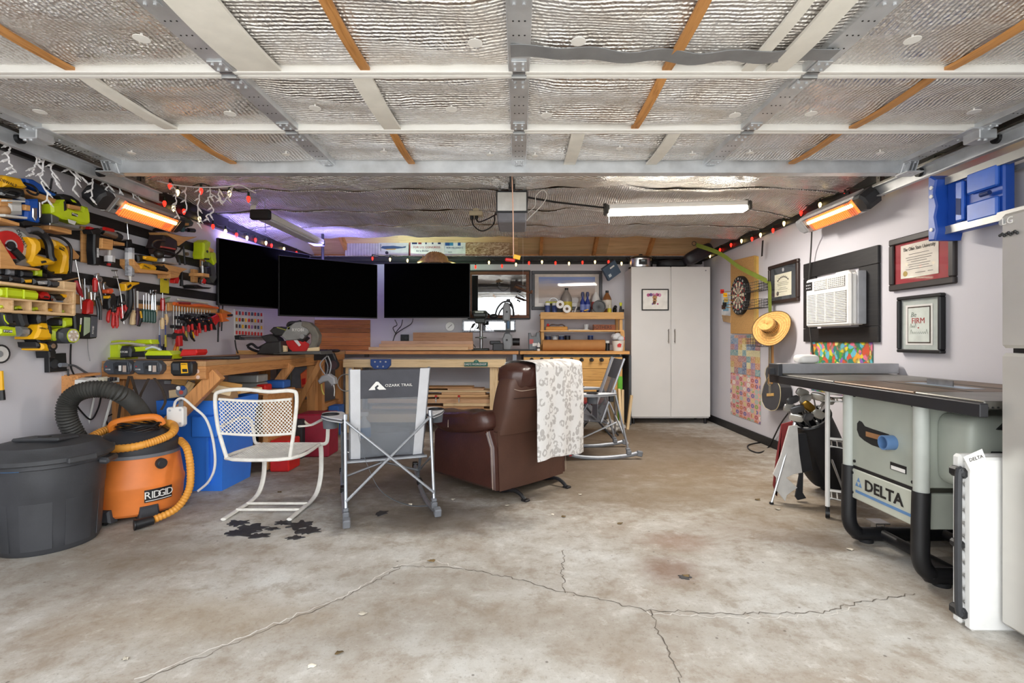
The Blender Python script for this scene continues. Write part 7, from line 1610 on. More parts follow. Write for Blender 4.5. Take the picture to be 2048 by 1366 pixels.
# ---------------------------------------------------------------- drill press, bandsaw, lamp
dp=thing('drill_press','dark green-black benchtop drill press in front of the mirror','drill press',(-.52,6.72,BT))
DG=mat('#2d332f',.45);
b=MB();b.bx(-.10,.12,-.12,.10,0,.03,bev=.008);part(dp,'base',b,DG)
b=MB();b.cyl((.015,.03,.03),(.015,.03,.40),.022,n=16);part(dp,'column',b,STEEL)
b=MB();b.cyl((.015,-.04,.165),(.015,-.04,.18),.075,n=24);b.box((.015,.0,.17),(.05,.08,.03),None,.006);part(dp,'table',b,mat('#70766f',.4,.6))
b=MB();b.bx(-.085,.10,-.16,.12,.43,.50,bev=.02);b.bx(-.06,.08,-.12,.08,.36,.43,bev=.012);part(dp,'head',b,DG)
b=MB();b.bx(-.09,.105,-.165,.125,.485,.525,bev=.018);part(dp,'belt_cover',b,mat('#3a423b',.4))
flat(dp,'name_plate',-.05,.06,.492,.514,-.1655,mat('#a9b0a4',.5,var=.3,scale=70.))
b=MB();b.cyl((.0,-.07,.36),(.0,-.07,.27),.022,.014,14);part(dp,'chuck',b,mat('#6e6c66',.35,.8))
b=MB();b.tube([(-.06,-.06,.36),(-.10,-.08,.30)],.012,8);b.tube([(.06,-.04,.34),(.12,-.10,.28)],.005,6);part(dp,'feed_handle',b,BLACK)
b=MB();b.tube(spline([(-.09,.02,.36),(-.13,0,.26),(-.12,0,.14),(-.06,.02,.04)],6),.006,6);part(dp,'power_cord',b,BLACK)
bs=thing('bandsaw','grey benchtop bandsaw with a gooseneck lamp on the back bench','bandsaw',(-.16,6.72,BT));BSG=mat('#8d9093',.45,var=.05)
b=MB();b.prism([(-.05,.0),(.05,.0),(.075,.08),(.07,.20),(.03,.235),(-.03,.235),(-.06,.16)],-.08,.06,.015);part(bs,'lower_wheel_box',b,BSG)
b=MB();b.prism([(-.055,.39),(.03,.39),(.045,.46),(.045,.58),(.02,.635),(-.03,.635),(-.055,.58)],-.08,.06,.015);part(bs,'upper_wheel_box',b,BSG)
b=MB();b.bx(-.02,.04,.0,.05,.2,.42);part(bs,'frame_arm',b,BSG)
b=MB();b.bx(-.0,.035,-.06,-.02,.29,.40,bev=.006);part(bs,'blue_guide',b,mat('#4d6d8f',.5))
b=MB();b.bx(-.17,.12,-.16,.06,.255,.272,bev=.004);part(bs,'saw_table',b,mat('#3f4144',.45,.4))
b=MB();b.cyl((.06,.02,.115),(.17,.02,.115),.05,n=20);part(bs,'motor',b,BLACK)
for z in(.14,.51):
    b=MB();b.cyl((.0,-.081,z),(.0,-.088,z),.014,n=10);part(bs,'door_knob',b,BLACK)
b=MB();b.tube(spline([(-.15,-.10,.47),(-.12,-.10,.56),(-.05,-.10,.635),(.04,-.09,.64),(.08,-.08,.56),(.085,-.06,.45)],6),.012,8);gl=part(bs,'gooseneck',b,BLACK)
b=MB();b.ball((-.17,-.10,.45),(.06,.05,.035),14,8);part(gl,'lamp_head',b,BLACK);b=MB();b.box((.02,-.095,.66),(.05,.04,.035),None,.006);part(gl,'clamp',b,BLACK)
b=MB();b.bx(-.22,-.08,-.10,.0,0,.10,bev=.01);b.bx(-.26,-.12,-.06,.04,.08,.13,bev=.01);solo('bench_grinder',b,mat('#34363a',.5),'small dark bench tool between the drill press and the bandsaw','bench tool',(-.12,6.60,BT))
b=MB();b.bx(0,.42,0,.06,0,.02,bev=.004);solo('black_bar',b,BLACK,'flat black bar lying on the bench right of the bandsaw','bar',(-.22,6.50,BT))
# ---------------------------------------------------------------- pine shelf unit with its contents
su=thing('bench_shelf','pine shelf unit standing on the right bench','shelf',(.83,6.62,BT))
z1,z2,z3=.205,.345,.47
for nm,(x0,x1,y0,y1,za,zb)in(('top_shelf',(-.55,.545,.04,.36,z3,z3+.02)),('middle_shelf',(-.55,.545,.02,.36,z1+.045,z1+.063)),('top_fascia',(-.55,.545,0,.035,z3-.055,z3+.035)),('middle_fascia',(-.55,.545,-.01,.018,z1+.045,z1+.065))):
    b=MB();b.bx(x0,x1,y0,y1,za,zb,bev=.002);part(su,nm,b,PINE_X)
for x in(-.52,.515):
    b=MB();b.bx(x-.02,x+.02,.04,.08,0,z3,bev=.002);part(su,'post',b,PINE_Z);b=MB();b.bx(x-.02,x+.02,.30,.34,0,z3,bev=.002);part(su,'post',b,PINE_Z)
b=MB();b.bx(.49,.545,-.04,-.005,0,.25,bev=.002);part(su,'end_upright',b,PINE_Z)
TOP=BT+z3+.0205;MID=BT+z1+.0635
def bottle(name,label,cat,x,y,z,prof,m,extras=(),group=None):
    r=thing(name,label,cat,(x,y,z),0,group);b=MB();b.lathe(prof,20);part(r,'vessel',b,m)
    for nm,pr,mm in extras:b=MB();b.lathe(pr,20);part(r,nm,b,mm)
    return r
X=lambda px,Y=6.75:(px-CX)*Y/F
jugp=lambda s_,h_:[(0,0),(.058*s_,0),(.062*s_,.01),(.062*s_,h_*.6),(.05*s_,h_*.72),(.022*s_,h_*.88),(.02*s_,h_*.92),(0,h_*.92)]
ringp=lambda r_,a,c:[(r_,a),(r_+.0015,a),(r_+.0015,c),(r_,c)]
for i,px in enumerate((1095,1109)):
    bottle('spray_paint_can',f"{['left', 'right'][i]} blue and white can at the left end of the pine shelf",'can',X(px),6.74,TOP,[(0,0),(.036,0),(.036,.10),(.03,.11),(0,.11)],mat('#3f4f86',.35),[('white_cap',[(0,.11),(.034,.11),(.034,.145),(0,.148)],WHITE)])
r=thing('yellow_tool_case','yellow-green and black drill case behind the blue cans','case',(X(1108),6.86,TOP));b=MB();b.bx(-.12,.12,-.04,.04,0,.14,bev=.01);part(r,'case',b,BLACK);b=MB();b.bx(-.11,.12,-.045,.03,.14,.17,bev=.008);part(r,'yellow_lid',b,mat('#b7b52a',.5));b=MB();b.tube(arc((0,-.02,.16),.06,0,180,8),.006,6);part(r,'wire_handle',b,STEEL)
for i,(px,py)in enumerate(((1119,611),(1132,619))):
    q=at(px,py,6.70);r=thing('paper_roll',f"white paper roll on the pine shelf, {['upper left', 'lower right'][i]} of the pair",'paper roll',(q.x,6.66+.03*(1-i),TOP+(.055 if i else.115)),group=None)
    b=MB();b.lathe([(.02,0),(.052,0),(.052,.10),(.02,.10),(.02,0)],24,(0,0,0),'y');part(r,'paper',b,WHITE);b=MB();b.lathe([(.017,.0),(.02,0),(.02,.098),(.017,.098)],16,(0,0,0),'y');part(r,'core',b,mat('#6b5540',.8))
bottle('cleaner_jug','clear jug with a yellow label behind the paper rolls','jug',X(1133,6.9),6.90,TOP,jugp(1.2,.36),mat('#8d8580',.3),[('yellow_label',ringp(.075,.05,.17),mat('#c9b63a',.5)),('cap',[(0,.33),(.024,.33),(.024,.36),(0,.36)],BLACK)])
for i,px in enumerate((1167,1177)):
    bottle('spray_bottle',f"{['left', 'right'][i]} dark blue cleaner bottle on the pine shelf",'bottle',X(px),6.84,TOP,[(0,0),(.034,0),(.036,.02),(.034,.16),(.014,.21),(.014,.24),(0,.24)],mat('#283a8a',.25),[('trigger_head',[(0,.24),(.02,.24),(.024,.27),(.016,.30),(0,.30)],mat('#3a3f66',.4)),('label',ringp(.0352,.05,.13),mat('#7a88c4',.5))])
bottle('white_jug','white plastic jug between the blue bottles and the brown jug','jug',X(1195),6.90,TOP,jugp(.95,.33),mat('#dedcda',.4),[('red_label',ringp(.0592,.07,.17),mat('#b04a44',.5))])
bottle('amber_jug','brown jug with a white label on the pine shelf','jug',X(1217),6.86,TOP,jugp(1.0,.32),mat('#8a5a34',.3),[('white_label',ringp(.0622,.07,.19),mat('#d8cfc2',.5)),('cap',[(0,.29),(.022,.29),(.022,.32),(0,.32)],BLACK)])
r=thing('black_fan','round black disc fan leaning on the front of the pine shelf','fan',(X(1196),6.68,TOP));b=MB();b.lathe([(.075,0),(.088,0),(.088,.04),(.075,.04),(.075,0)],28,(0,0,.089),'y');part(r,'ring',b,BLACK);b=MB();b.lathe([(0,.01),(.076,.01),(.076,.016),(0,.016)],28,(0,0,.089),'y');part(r,'grille',b,mat('#202024',.3));b=MB()
for k in range(8):a=k*PI/8;b.tube([(.08*math.cos(a),-.042,.089+.08*math.sin(a)),(-.08*math.cos(a),-.042,.089-.08*math.sin(a))],.002,4)
part(r,'wire_guard',b,BLACK)
r=thing('cap_peak','grey pointed paper lying between the paper rolls and the fan','paper',(X(1146),6.67,TOP));b=MB();b.prism([(-.05,0),(.0,.02),(.035,.10),(.05,.085),(.015,.0)],0,.05,.004);part(r,'folded_sheet',b,mat('#b9b4b2',.7))
r=thing('yellow_clamp','small yellow plastic clamp in front of the blue bottles','clamp',(X(1171),6.67,TOP));b=MB();b.prism([(-.03,.03),(.03,.045),(.03,.06),(-.03,.045)],0,.03,.004);part(r,'jaw',b,YEL);b=MB();b.bx(-.012,.012,0,.03,0,.035,bev=.003);part(r,'foot',b,BLACK)
bottle('glue_bottle','small yellow and white bottle on the right of the pine shelf','bottle',X(1217),6.68,TOP,[(0,0),(.026,0),(.026,.06),(.02,.075),(0,.075)],mat('#d2c02c',.4),[('white_top',[(0,.07),(.022,.07),(.02,.11),(0,.115)],mat('#d7cfb8',.5))])
r=thing('heat_gun','dark corded hand tool beside the glue bottle','tool',(X(1229),6.74,TOP));b=MB();b.ball((0,0,.05),(.03,.04,.05),12,8);b.cyl((0,0,.06),(.0,-.06,.09),.022,n=12);part(r,'body',b,BLACK)
bottle('oil_bottle','black bottle with a yellow pump at the right end of the pine shelf','bottle',X(1240),6.70,TOP,[(0,0),(.018,0),(.02,.05),(.012,.10),(0,.10)],BLACK,[('yellow_pump',[(0,.10),(.012,.10),(.018,.12),(.018,.145),(0,.15)],mat('#cfd02a',.4))])
bottle('small_jar','small dark jar by the yellow pump bottle','jar',X(1246),6.78,TOP,[(0,0),(.02,0),(.02,.05),(0,.05)],DARK,[('lid',[(0,.05),(.021,.05),(.021,.062),(0,.062)],BLACK)])
# middle shelf
r=thing('wood_plane','orange-yellow hand plane lying on the middle shelf','hand plane',(X(1112),6.72,MID));b=MB();b.bx(-.14,.15,-.03,.03,0,.05,bev=.008);part(r,'body',b,mat('#c98a2c',.5));b=MB();b.tube(spline([(-.10,0,.05),(-.06,0,.075),(.02,0,.07),(.08,0,.075),(.12,0,.05)],5),.008,6);part(r,'grip',b,BROWN);b=MB();b.ball((-.11,-.02,.07),.02,10,6);part(r,'knob',b,RED)
r=thing('printed_box','small orange-brown box with dark lettering on the middle shelf','box',(X(1207),6.70,MID));b=MB();b.bx(-.145,.145,-.03,.05,0,.075,bev=.003);part(r,'box',b,mat('#8f4a24',.6));lettering(r,'BOTHERS',.062,mat('#2a1812',.6),(-.03,-.0315,.038),sx=.95)
r=thing('clear_cup','clear plastic cup on the middle shelf','cup',(X(1172),6.74,MID));b=MB();b.lathe([(.026,0),(.034,.08),(.032,.08),(.024,.004),(0,.004)],18);part(r,'cup',b,mat('#c5c8cc',.1,coat=.6))
b=MB();b.bx(-.16,.12,-.02,.06,0,.012,bev=.002);solo('loose_papers',b,mat('#d8d2c4',.7),'thin stack of pale papers on the middle shelf','papers',(X(1160),6.70,MID+.0005))
for i,(px,m,m2)in enumerate(((1096,NAVY,LGREY),(1110,mat('#c2c2c4',.3),mat('#77787c',.4)),(1123,NAVY,mat('#b8c4cc',.4)),(1135,BLACK,NAVY),(1181,NAVY,BLUE))):
    bottle('small_can',f"small tin, {['first', 'second', 'third', 'fourth', 'fifth'][i]} from the left behind the kraft paper roll",'tin',X(px,6.82),6.82,BT,[(0,0),(.038,0),(.038,.19),(0,.19)],m,[('lid',[(0,.19),(.039,.19),(.039,.20),(0,.20)],m2)])
r=thing('kraft_paper_roll','long brown kraft paper roll lying on the right bench','paper roll',(X(1147,6.5),6.50,BT));b=MB();b.lathe([(.015,-.40),(.072,-.40),(.072,.40),(.015,.40)],32,(0,0,.072),'x');part(r,'paper',b,mat('#b07a45',.75,var=.05));b=MB();b.lathe([(0,-.405),(.016,-.405),(.016,.405),(0,.405)],12,(0,0,.072),'x');part(r,'core',b,mat('#7d5a36',.8))
r=thing('grey_toolbox','grey handheld case leaning left of the pine shelf','case',(X(1068,6.6),6.60,BT));b=MB();b.prism([(-.07,0),(.06,0),(.09,.10),(.07,.24),(.03,.24),(.02,.19),(-.03,.19),(-.045,.235),(-.075,.235)],-.04,.05,.01);part(r,'shell',b,mat('#71767a',.5));flat(r,'red_label',-.06,-.01,.09,.15,-.041,mat('#b8504a',.5));flat(r,'white_label',-.02,.04,.06,.10,-.042,WHITE)
bottle('white_bottle','small white bottle in front of the grey case','bottle',X(1077,6.5),6.49,BT,[(0,0),(.02,0),(.02,.08),(.012,.10),(0,.11)],WHITE,[('dark_band',ringp(.0202,.03,.05),DARK)])
r=thing('food_bucket','white paper bucket with red marks and crumpled bags on the right bench','bucket',(X(1236,6.48),6.48,BT));b=MB();b.lathe([(0,0),(.06,0),(.078,.13),(.074,.13),(.056,.006),(0,.006)],24);part(r,'bucket',b,mat('#e3ddd2',.6));b=MB()
random.seed(11)
for k in range(5):b.ball((random.uniform(-.05,.05),random.uniform(-.04,.04),.16+random.uniform(-.02,.04)),(.045,.04,.04),10,6)
part(r,'crumpled_bag',b,mat('#d2d2d4',.5,bump=.5,bscale=60.));b=MB();b.prism([(-.02,.05),(.02,.05),(.03,.09),(.0,.10),(-.025,.08)],-.078,-.074,0);part(r,'red_print',b,RED);b=MB();b.prism([(.03,.14),(.075,.14),(.078,.18),(.05,.17)],-.05,-.045);part(r,'red_flap',b,RED)
bottle('dark_jar','dark jar between the kraft roll and the bucket','jar',X(1215,6.55),6.56,BT,[(0,0),(.03,0),(.03,.10),(0,.10)],BLACK,[('white_lid',[(0,.10),(.028,.10),(.028,.13),(0,.13)],WHITE)])
# model aeroplane on a string
ap=thing('model_aeroplane','small rust-brown model aeroplane hanging in front of the mirror','model plane',tuple(at(1046,581,6.3)),.5,rot=(.2,.35,.5));RU=mat('#5e3a24',.6,var=.25)
b=MB();b.tube([(-.12,0,0),(-.09,0,.004),(0,0,.006),(.12,0,.012)],[.008,.017,.018,.007],10);part(ap,'fuselage',b,RU)
for z in(.0,.05):
    b=MB();b.box((-.03,0,z),(.045,.26,.006),None,.002);part(ap,'wing',b,RU)
b=MB();b.box((.11,0,.015),(.03,.09,.004));b.box((.115,0,.03),(.03,.004,.04));part(ap,'tail',b,RU)
b=MB();b.box((-.125,0,0),(.004,.012,.09),(.5,0,0));part(ap,'propeller',b,BROWN)
for y in(-.03,.03):b=MB();b.cyl((-.05,y-.003,-.035),(-.05,y+.003,-.035),.016,n=12);b.tube([(-.05,y,-.035),(-.04,y*.4,-.01)],.003,5);part(ap,'wheel',b,BLACK)
b=MB();q=ap.location;b.tube([(q.x,q.y,q.z+.02),(q.x,q.y,roofz(q.y)-.0)],.0012,4);b.v=[(p[0]-q.x,p[1]-q.y,p[2]-q.z)for p in b.v]
hs=solo('hanging_string',b,WHITE,'thin string holding up the model aeroplane','string',q)
# ---------------------------------------------------------------- boards and signs stored in the eave
def sign(px0,px1,label,m,Y,name='stored_sign',z1=2.41):
    x0,x1=X(px0,Y),X(px1,Y);r=thing(name,label,'sign',((x0+x1)/2,Y,2.222));w_=x1-x0;b=MB();b.bx(-w_/2,w_/2,0,.006,0,z1-2.222);part(r,'board',b,m);return r,w_
r,w_=sign(690,757,'white ribbed panel stored in the eave at the left',mat('#b9b4b6',.6),6.84,'ribbed_siding_sheet')
for k in range(12):
    b=MB();x=-w_/2+w_*(k+.5)/12;b.bx(x-.012,x+.004,-.008,0,0,.18);part(r,'rib',b,mat('#cbc6c8',.6))
r,w_=sign(757,817,'picture of a blue propeller plane stored in the eave',mat('#cfccc8',.6),6.83,'stored_picture')
PB=mat('#3c5478',.6);b=MB();b.prism([(-.17,.115),(-.15,.14),(.0,.145),(.12,.13),(.17,.14),(.165,.12),(.05,.105),(-.12,.10)],-.004,0);part(r,'painted_fuselage',b,PB);b=MB();b.prism([(-.12,.10),(.04,.105),(.02,.092),(-.09,.09)],-.005,0);part(r,'painted_wing',b,mat('#c99a4a',.6));b=MB();b.cyl((-.09,0,.05),(-.09,-.004,.05),.022,n=14);b.bx(-.175,-.17,-.004,0,.07,.17);part(r,'painted_wheel',b,DARK)
r,w_=sign(819,888,'white campaign yard sign with a red border in the eave',mat('#e6dedb',.6),6.82)
b=MB();b.bx(-w_/2,-w_/2+.012,-.002,0,0,.188);b.bx(-w_/2,w_/2,-.002,0,0,.01);part(r,'red_border',b,mat('#9b2b33',.6))
lettering(r,'FOR U.S. CONGRESS',.040,mat('#a8323a',.6),(-.0,-.003,.122),sx=1.0);lettering(r,'for a Better',.036,mat('#3d4560',.6),(-.06,-.003,.074),shear=.25)
for x0,x1,c in((-.2,-.13,'#23305a'),(-.115,-.07,'#8d2f38'),(-.02,.0,'#23305a'),(.07,.09,'#23305a'),(.15,.19,'#23305a')):flat(r,'cut_off_letter',x0,x1,.165,.188,-.0005,mat(c,.6))
r,w_=sign(888,931,'white campaign yard sign with blue lettering in the eave',mat('#dcdcdf',.6),6.825)
lettering(r,'FOR HILLIARD C',.034,mat('#28447a',.6),(.0,-.003,.115),sx=.9);lettering(r,'www.',.024,mat('#44506a',.6),(-.06,-.003,.060))
for x0,x1,c in((-.13,-.07,'#23508f'),(-.07,-.02,'#3a86ad'),(.04,.08,'#23508f')):flat(r,'cut_off_letter',x0,x1,.145,.188,-.0005,mat(c,.6))
def feather_mat():
    t=NT('brown_print');nz_=t.noise(t.mapping((1,1,2)),9.,5.,.7,2.5);t.set(Base_Color=t.ramp(nz_.outputs[0],[(.3,'#3f2a1c'),(.42,'#8a6446'),(.55,'#c9ab8c'),(.7,'#d9c9b4')]),Roughness=.7);return t.m
r,w_=sign(931,1019,'brown and cream print of folded cloth stored in the eave',feather_mat(),6.815,'stored_picture')
# armadillo figure sitting on the right television
am=thing('armadillo_figure','brown armadillo ornament sitting above the right television','ornament',(-1.06,6.46,2.072));AR=mat('#a57b4e',.6,var=.25,scale=30.,bump=.4)
def shell(u,v):
    t_=-1+2*v;a=PI*u;prof=math.sqrt(max(0,1-abs(t_)**2.4));band=1+(.035*math.sin(t_*38)if abs(t_)<.45 else.01*math.sin(t_*60))
    return(.165*t_,.075*math.cos(a)*prof*band,.008+.145*math.sin(a)*prof*band*(1-.12*t_))
b=MB();b.grid(shell,20,44);part(am,'banded_shell',b,AR,sharp=1.3)
b=MB();b.tube([(-.14,0,.055),(-.175,0,.045),(-.22,0,.022),(-.24,0,.014)],[.030,.028,.014,.008],10);hd=part(am,'head',b,AR);b=MB()
for y in(-.016,.016):b.ball((-.165,y,.082),(.008,.006,.022),8,6)
part(hd,'ear',b,AR)
b=MB();b.tube([(.15,0,.03),(.19,0,.016),(.25,.02,.006)],[.016,.011,.004],8);part(am,'tail',b,AR)
for x in(-.09,.08):
    for y in(-.04,.04):b=MB();b.cyl((x,y,0),(x,y*.9,.05),.015,n=8);part(am,'leg',b,AR)
b=MB();b.bx(-.2,.2,-.06,.09,-.014,-.0008);part(am,'perch_board',b,BLACK)

# ================================================================ UNDER THE BENCHES
bn=thing('storage_bin','large blue plastic bin full of lumber under the workbench end','bin',(-2.36,3.85,0));BB=mat('#3680ea',.45,var=.06,scale=4.)
b=MB();P0=[(-.22,-.20),(.22,-.20),(.22,.22),(-.22,.22)]
def ring_(k,z):return[(x*k,y*k,z)for x,y in P0]
vs=ring_(.92,.0)+ring_(1.06,.55)+ring_(1.10,.56)+ring_(1.12,.66)+ring_(1.08,.66)+ring_(.90,.02);fs=[(0,3,2,1),(20,21,22,23)]
for i in range(5):
    for k in range(4):fs.append((i*4+k,i*4+(k+1)%4,i*4+4+(k+1)%4,i*4+4+k))
b.add(vs,fs);bb2=part(bn,'tub',b,BB)
for x in(-.10,.12):b=MB();b.bx(x-.008,x+.008,-.222,-.19,.05,.45);part(bb2,'rib',b,BB)
b=MB();b.bx(.02,.20,-.245,-.22,.40,.55,bev=.006);part(bb2,'moulded_panel',b,BB)
def stick(x0,y0,x1,y1,Y,t_,label,m,yaw=0.):
    a,c=at(x0,y0,Y),at(x1,y1,Y+yaw);d=c-a;L_=d.length;b=MB();b.box((L_/2,0,0),(L_,t_[0],t_[1]),None,.002)
    o=solo('lumber_offcut',b,m,label,'lumber',a,group='lumber standing in the blue bin');o.rotation_mode='QUATERNION';o.rotation_quaternion=d.to_track_quat('X','Z');return o
stick(344,757,482,778,3.72,(.05,.075),'long pine stud sloping right out of the blue bin',wood('#d79f52','#b57a34',axis='x'),.25)
stick(405,772,462,784,3.66,(.045,.06),'pale short stud lying on the lumber in the blue bin',PALE_X,.1)
stick(338,788,398,782,3.64,(.05,.055),'pale offcut at the left of the blue bin',PALE_X,.1)
stick(372,782,384,764,3.66,(.07,.05),'short block leaning below the round badge',wood('#dcb57c','#bb8f55',axis='x'),.02)
stick(402,799,520,776,3.80,(.10,.02),'thin plywood strip lying across the blue bin',PLY,.3)
b=MB();b.pad((0,0,.05),(.26,.22,.15),None,.6)
for i,p in enumerate(b.v):b.v[i]=(p[0],p[1],p[2]+.015*noise.noise((p[0]*12,p[1]*12,0)))
solo('canvas_sack',b,mat('#b9936c',.9,var=.12),'tan canvas sack stuffed in the blue bin','sack',(-2.30,3.85,.61))
for i,z in enumerate((.66,.73)):
    b=MB();b.bx(-.13,.13,-.09,.09,0,.065,bev=.008);solo('tin_box',b,mat('#a9aba8',.45,.4),f"grey metal tin, {['lower', 'upper'][i]} of two stacked under the workbench",'tin',(-2.36,4.40,z+.0005*i))
b=MB();b.bx(-.35,.35,-.25,.25,0,.02,bev=.003);b.bx(-.34,-.30,-.24,.24,-.62,0);b.bx(.30,.34,-.24,.24,-.62,0);solo('under_shelf',b,FIR_X,'low board shelf standing under the workbench','shelf',(-2.42,4.42,.6395))
b=MB();b.bx(-.30,.30,-.1,.1,0,.04,bev=.003);solo('white_shelf_bracket',b,LGREY,'short white metal bracket on the wall under the bench','bracket',(-2.53,3.78,.77)).scale=(.35,.3,.6)
def hexbox(name,label,cat,c,d,m,rz=0.):b=MB();b.box((0,0,d[2]/2),d,None,.01);return solo(name,b,m,label,cat,c,rz)
hexbox('grey_tote','grey plastic tote under the far end of the workbench','tote',(-2.46,5.62,.4495),(.34,.3,.36),mat('#83858c',.5))
hexbox('tote_stand','wooden crate carrying the grey tote','crate',(-2.46,5.62,0),(.40,.34,.449),FIR_X)
J(5.36,'orange_bag','bright orange bag hanging in front of the grey tote','bag',[('bag',mat('#e2683c',.6),'p',[(600,748),(612,738),(617,772),(602,776)],.02,.06,.008),('red_print',RED,'p',[(603,758),(611,756),(611,768),(604,770)],.06,.062,.0005)])
hexbox('red_cooler','dark red cloth cooler on the floor under the bench corner','cooler',(-1.93,4.85,0),(.30,.26,.40),mat('#8f1530',.55))
J(4.72,'cooler_strap','cream strap looped over the red cooler','strap',[('strap',CREAM,'t',[(608,842),(622,850),(648,838),(656,840)],.012,.0)])
hexbox('red_fuel_can','red plastic fuel can on the floor beside the blue bin','fuel can',(-1.99,4.30,0),(.16,.22,.26),RED)
hexbox('black_tool_bag','black tool bag on the floor under the workbench','bag',(-2.15,4.85,0),(.30,.4,.36),mat('#232327',.7))
hexbox('blue_tarp','folded blue tarp lying on the low shelf under the workbench','tarp',(-2.2,4.60,.6605),(.18,.14,.07),mat('#2a5fae',.5))
hexbox('red_kit','small red kit on the low shelf beside the tins','case',(-2.17,4.30,.6605),(.08,.12,.06),RED)
hexbox('green_sleeping_bag','blue and green rolled bag standing by the pine table leg','bag',(-2.12,5.86,0),(.12,.2,.34),mat('#2d62b0',.6))
hexbox('lime_roll','lime green roll on the floor by the blue rolled bag','roll',(-2.11,5.69,0),(.12,.12,.20),mat('#93b52c',.5))
r=thing('spray_jug','clear spray bottle with blue liquid on the floor behind the camp chair','spray bottle',(-1.72,5.60,0));b=MB();b.lathe([(0,0),(.07,0),(.075,.02),(.072,.16),(.03,.22),(.022,.25),(0,.25)],20);part(r,'bottle',b,mat('#c2c9cf',.25));b=MB();b.lathe([(.0755,.02),(.0765,.02),(.074,.13),(.073,.13)],20);part(r,'blue_liquid',b,mat('#3b7fc0',.3));b=MB();b.box((0,0,.27),(.10,.04,.05),None,.01);part(r,'trigger',b,WHITE)
b=MB();b.tube(arc((0,0,.10),.10,0,360,20)[:-1],.006,6,closed=True);solo('wire_coil',b,mat('#a8a8a4',.5),'coil of pale wire hanging by the pine table leg','wire',tuple(at(692,762,5.943)-Vector((0,0,.12))))
# dust hose beside the vacuum
hz=[at(x,y,Y)for x,y,Y in((168,905,3.09),(150,870,3.05),(134,835,3.0),(137,803,3.0),(160,784,3.02),(200,778,3.05),(240,788,3.1),(268,808,3.25),(288,834,3.45),(298,850,3.57))]
hz0=Vector((hz[0].x,hz[0].y,0));part_pts=[p-hz0 for p in hz]
dh=thing('dust_hose','fat ribbed black hose arching behind the trash can and vacuum','hose',hz0);part(dh,'ribbed_tube',ribbed([(0.0,0,.03)]+part_pts,.050,.010,.0035),mat('#3a3936',.6,var=.15))
b=MB();b.cyl(part_pts[-1],part_pts[-1]+Vector((.02,.03,-.05)),.055,n=16);part(dh,'cuff',b,BLACK)
# white plug box with its cable
r=J(3.38,'white_adapter','white square power adapter hanging from the bench brace','adapter',[('case',WHITEG,'p',[(332,818),(335,815),(362,814),(366,817),(366,850),(362,854),(336,855),(332,851)],.0,.04,.006),('screw_recess',LGREY,'d',(339,821),.008,.04,.042),('screw_recess',LGREY,'d',(360,820),.008,.04,.042),('screw_recess',LGREY,'d',(339,848),.008,.04,.042),('screw_recess',LGREY,'d',(360,847),.008,.04,.042),('hanger',GREY,'p',[(356,800),(365,800),(365,815),(356,815)],.0,.01),('cable',WHITE,'t',[(348,815),(352,802),(366,797),(388,815),(412,838),(426,880),(430,930),(418,962),(396,982)],.008,[.04,.05,.06,.06,.05,.04,.03,.03,.02])])
# white folding stand by the wall behind the hose
b=MB();b.tube([(0,0,.0),(.10,0,.36)],.008,6);b.tube([(-.10,0,.0),(-.02,0,.36)],.006,6);b.tube([(-.04,0,.33),(.10,0,.36)],.006,6);solo('white_stand',b,WHITE,'thin white metal stand by the wall inside the hose arch','stand',(-2.78,3.35,.43))

# ---------------------------------------------------------------- red folding chair and clutter by the foosball table
RCH=mat('#7c1420',.5);rd=thing('folding_chair','dark red folding chair behind the side-on camp chair','chair',(.83,5.62,0),math.radians(75));DKM=mat('#2a2a2d',.45,.4)
b=MB();b.slab(lambda u,v:(-.2+.4*u,-.16-.10*v,.50+.32*v),4,6,(0,.015,0));part(rd,'back_panel',b,RCH)
b=MB();b.bx(-.2,.2,-.15,.22,.40,.43,bev=.008);part(rd,'seat',b,RCH)
for sx in(-1,1):
    b=MB();b.tube([(sx*.21,-.28,.86),(sx*.21,-.14,.45),(sx*.21,.20,.01)],.011,8);part(rd,'front_leg',b,DKM);b=MB();b.tube([(sx*.19,.10,.42),(sx*.19,-.26,.01)],.011,8);part(rd,'rear_leg',b,DKM)
b=MB();b.tube([(-.21,.12,.11),(.21,.12,.11)],.009,8);part(rd,'stretcher',b,DKM)
for i,(px,h_,a,m)in enumerate(((1243,.48,.0,PALE_Z),(1251,.42,.12,PALE_Z),(1237,.5,-.05,PALE_Z))):
    b=MB();b.box((0,0,h_/2),(.03,.05,h_),None,.002);solo('wood_strip',b,m,f"{['middle', 'rightmost leaning', 'leftmost'][i]} pale wood strip standing beside the foosball table",'wood strip',(X(px,6.3),6.24-.05*i,.0),rot=(0,a,0))
hexbox('green_card','bright green board standing between the foosball table and cabinet','board',(X(1240,6.32),6.31,0),(.06,.02,.64),mat('#5fae2c',.5))
b=MB()
for k in range(7):b.ball((random.uniform(-.10,.10),random.uniform(-.08,.08),.05+random.uniform(0,.06)),(.07,.06,.045),8,6)
solo('crumpled_bags',b,mat('#b5b1ab',.6,var=.3,bump=.4),'crumpled pale bags on the floor by the foosball leg','bag',(1.16,5.95,0))
hexbox('post_panel','dark narrow cabinet side between the foosball table and the white cabinet','panel',(1.425,6.72,0),(.035,.5,.9),mat('#4d5157',.5))

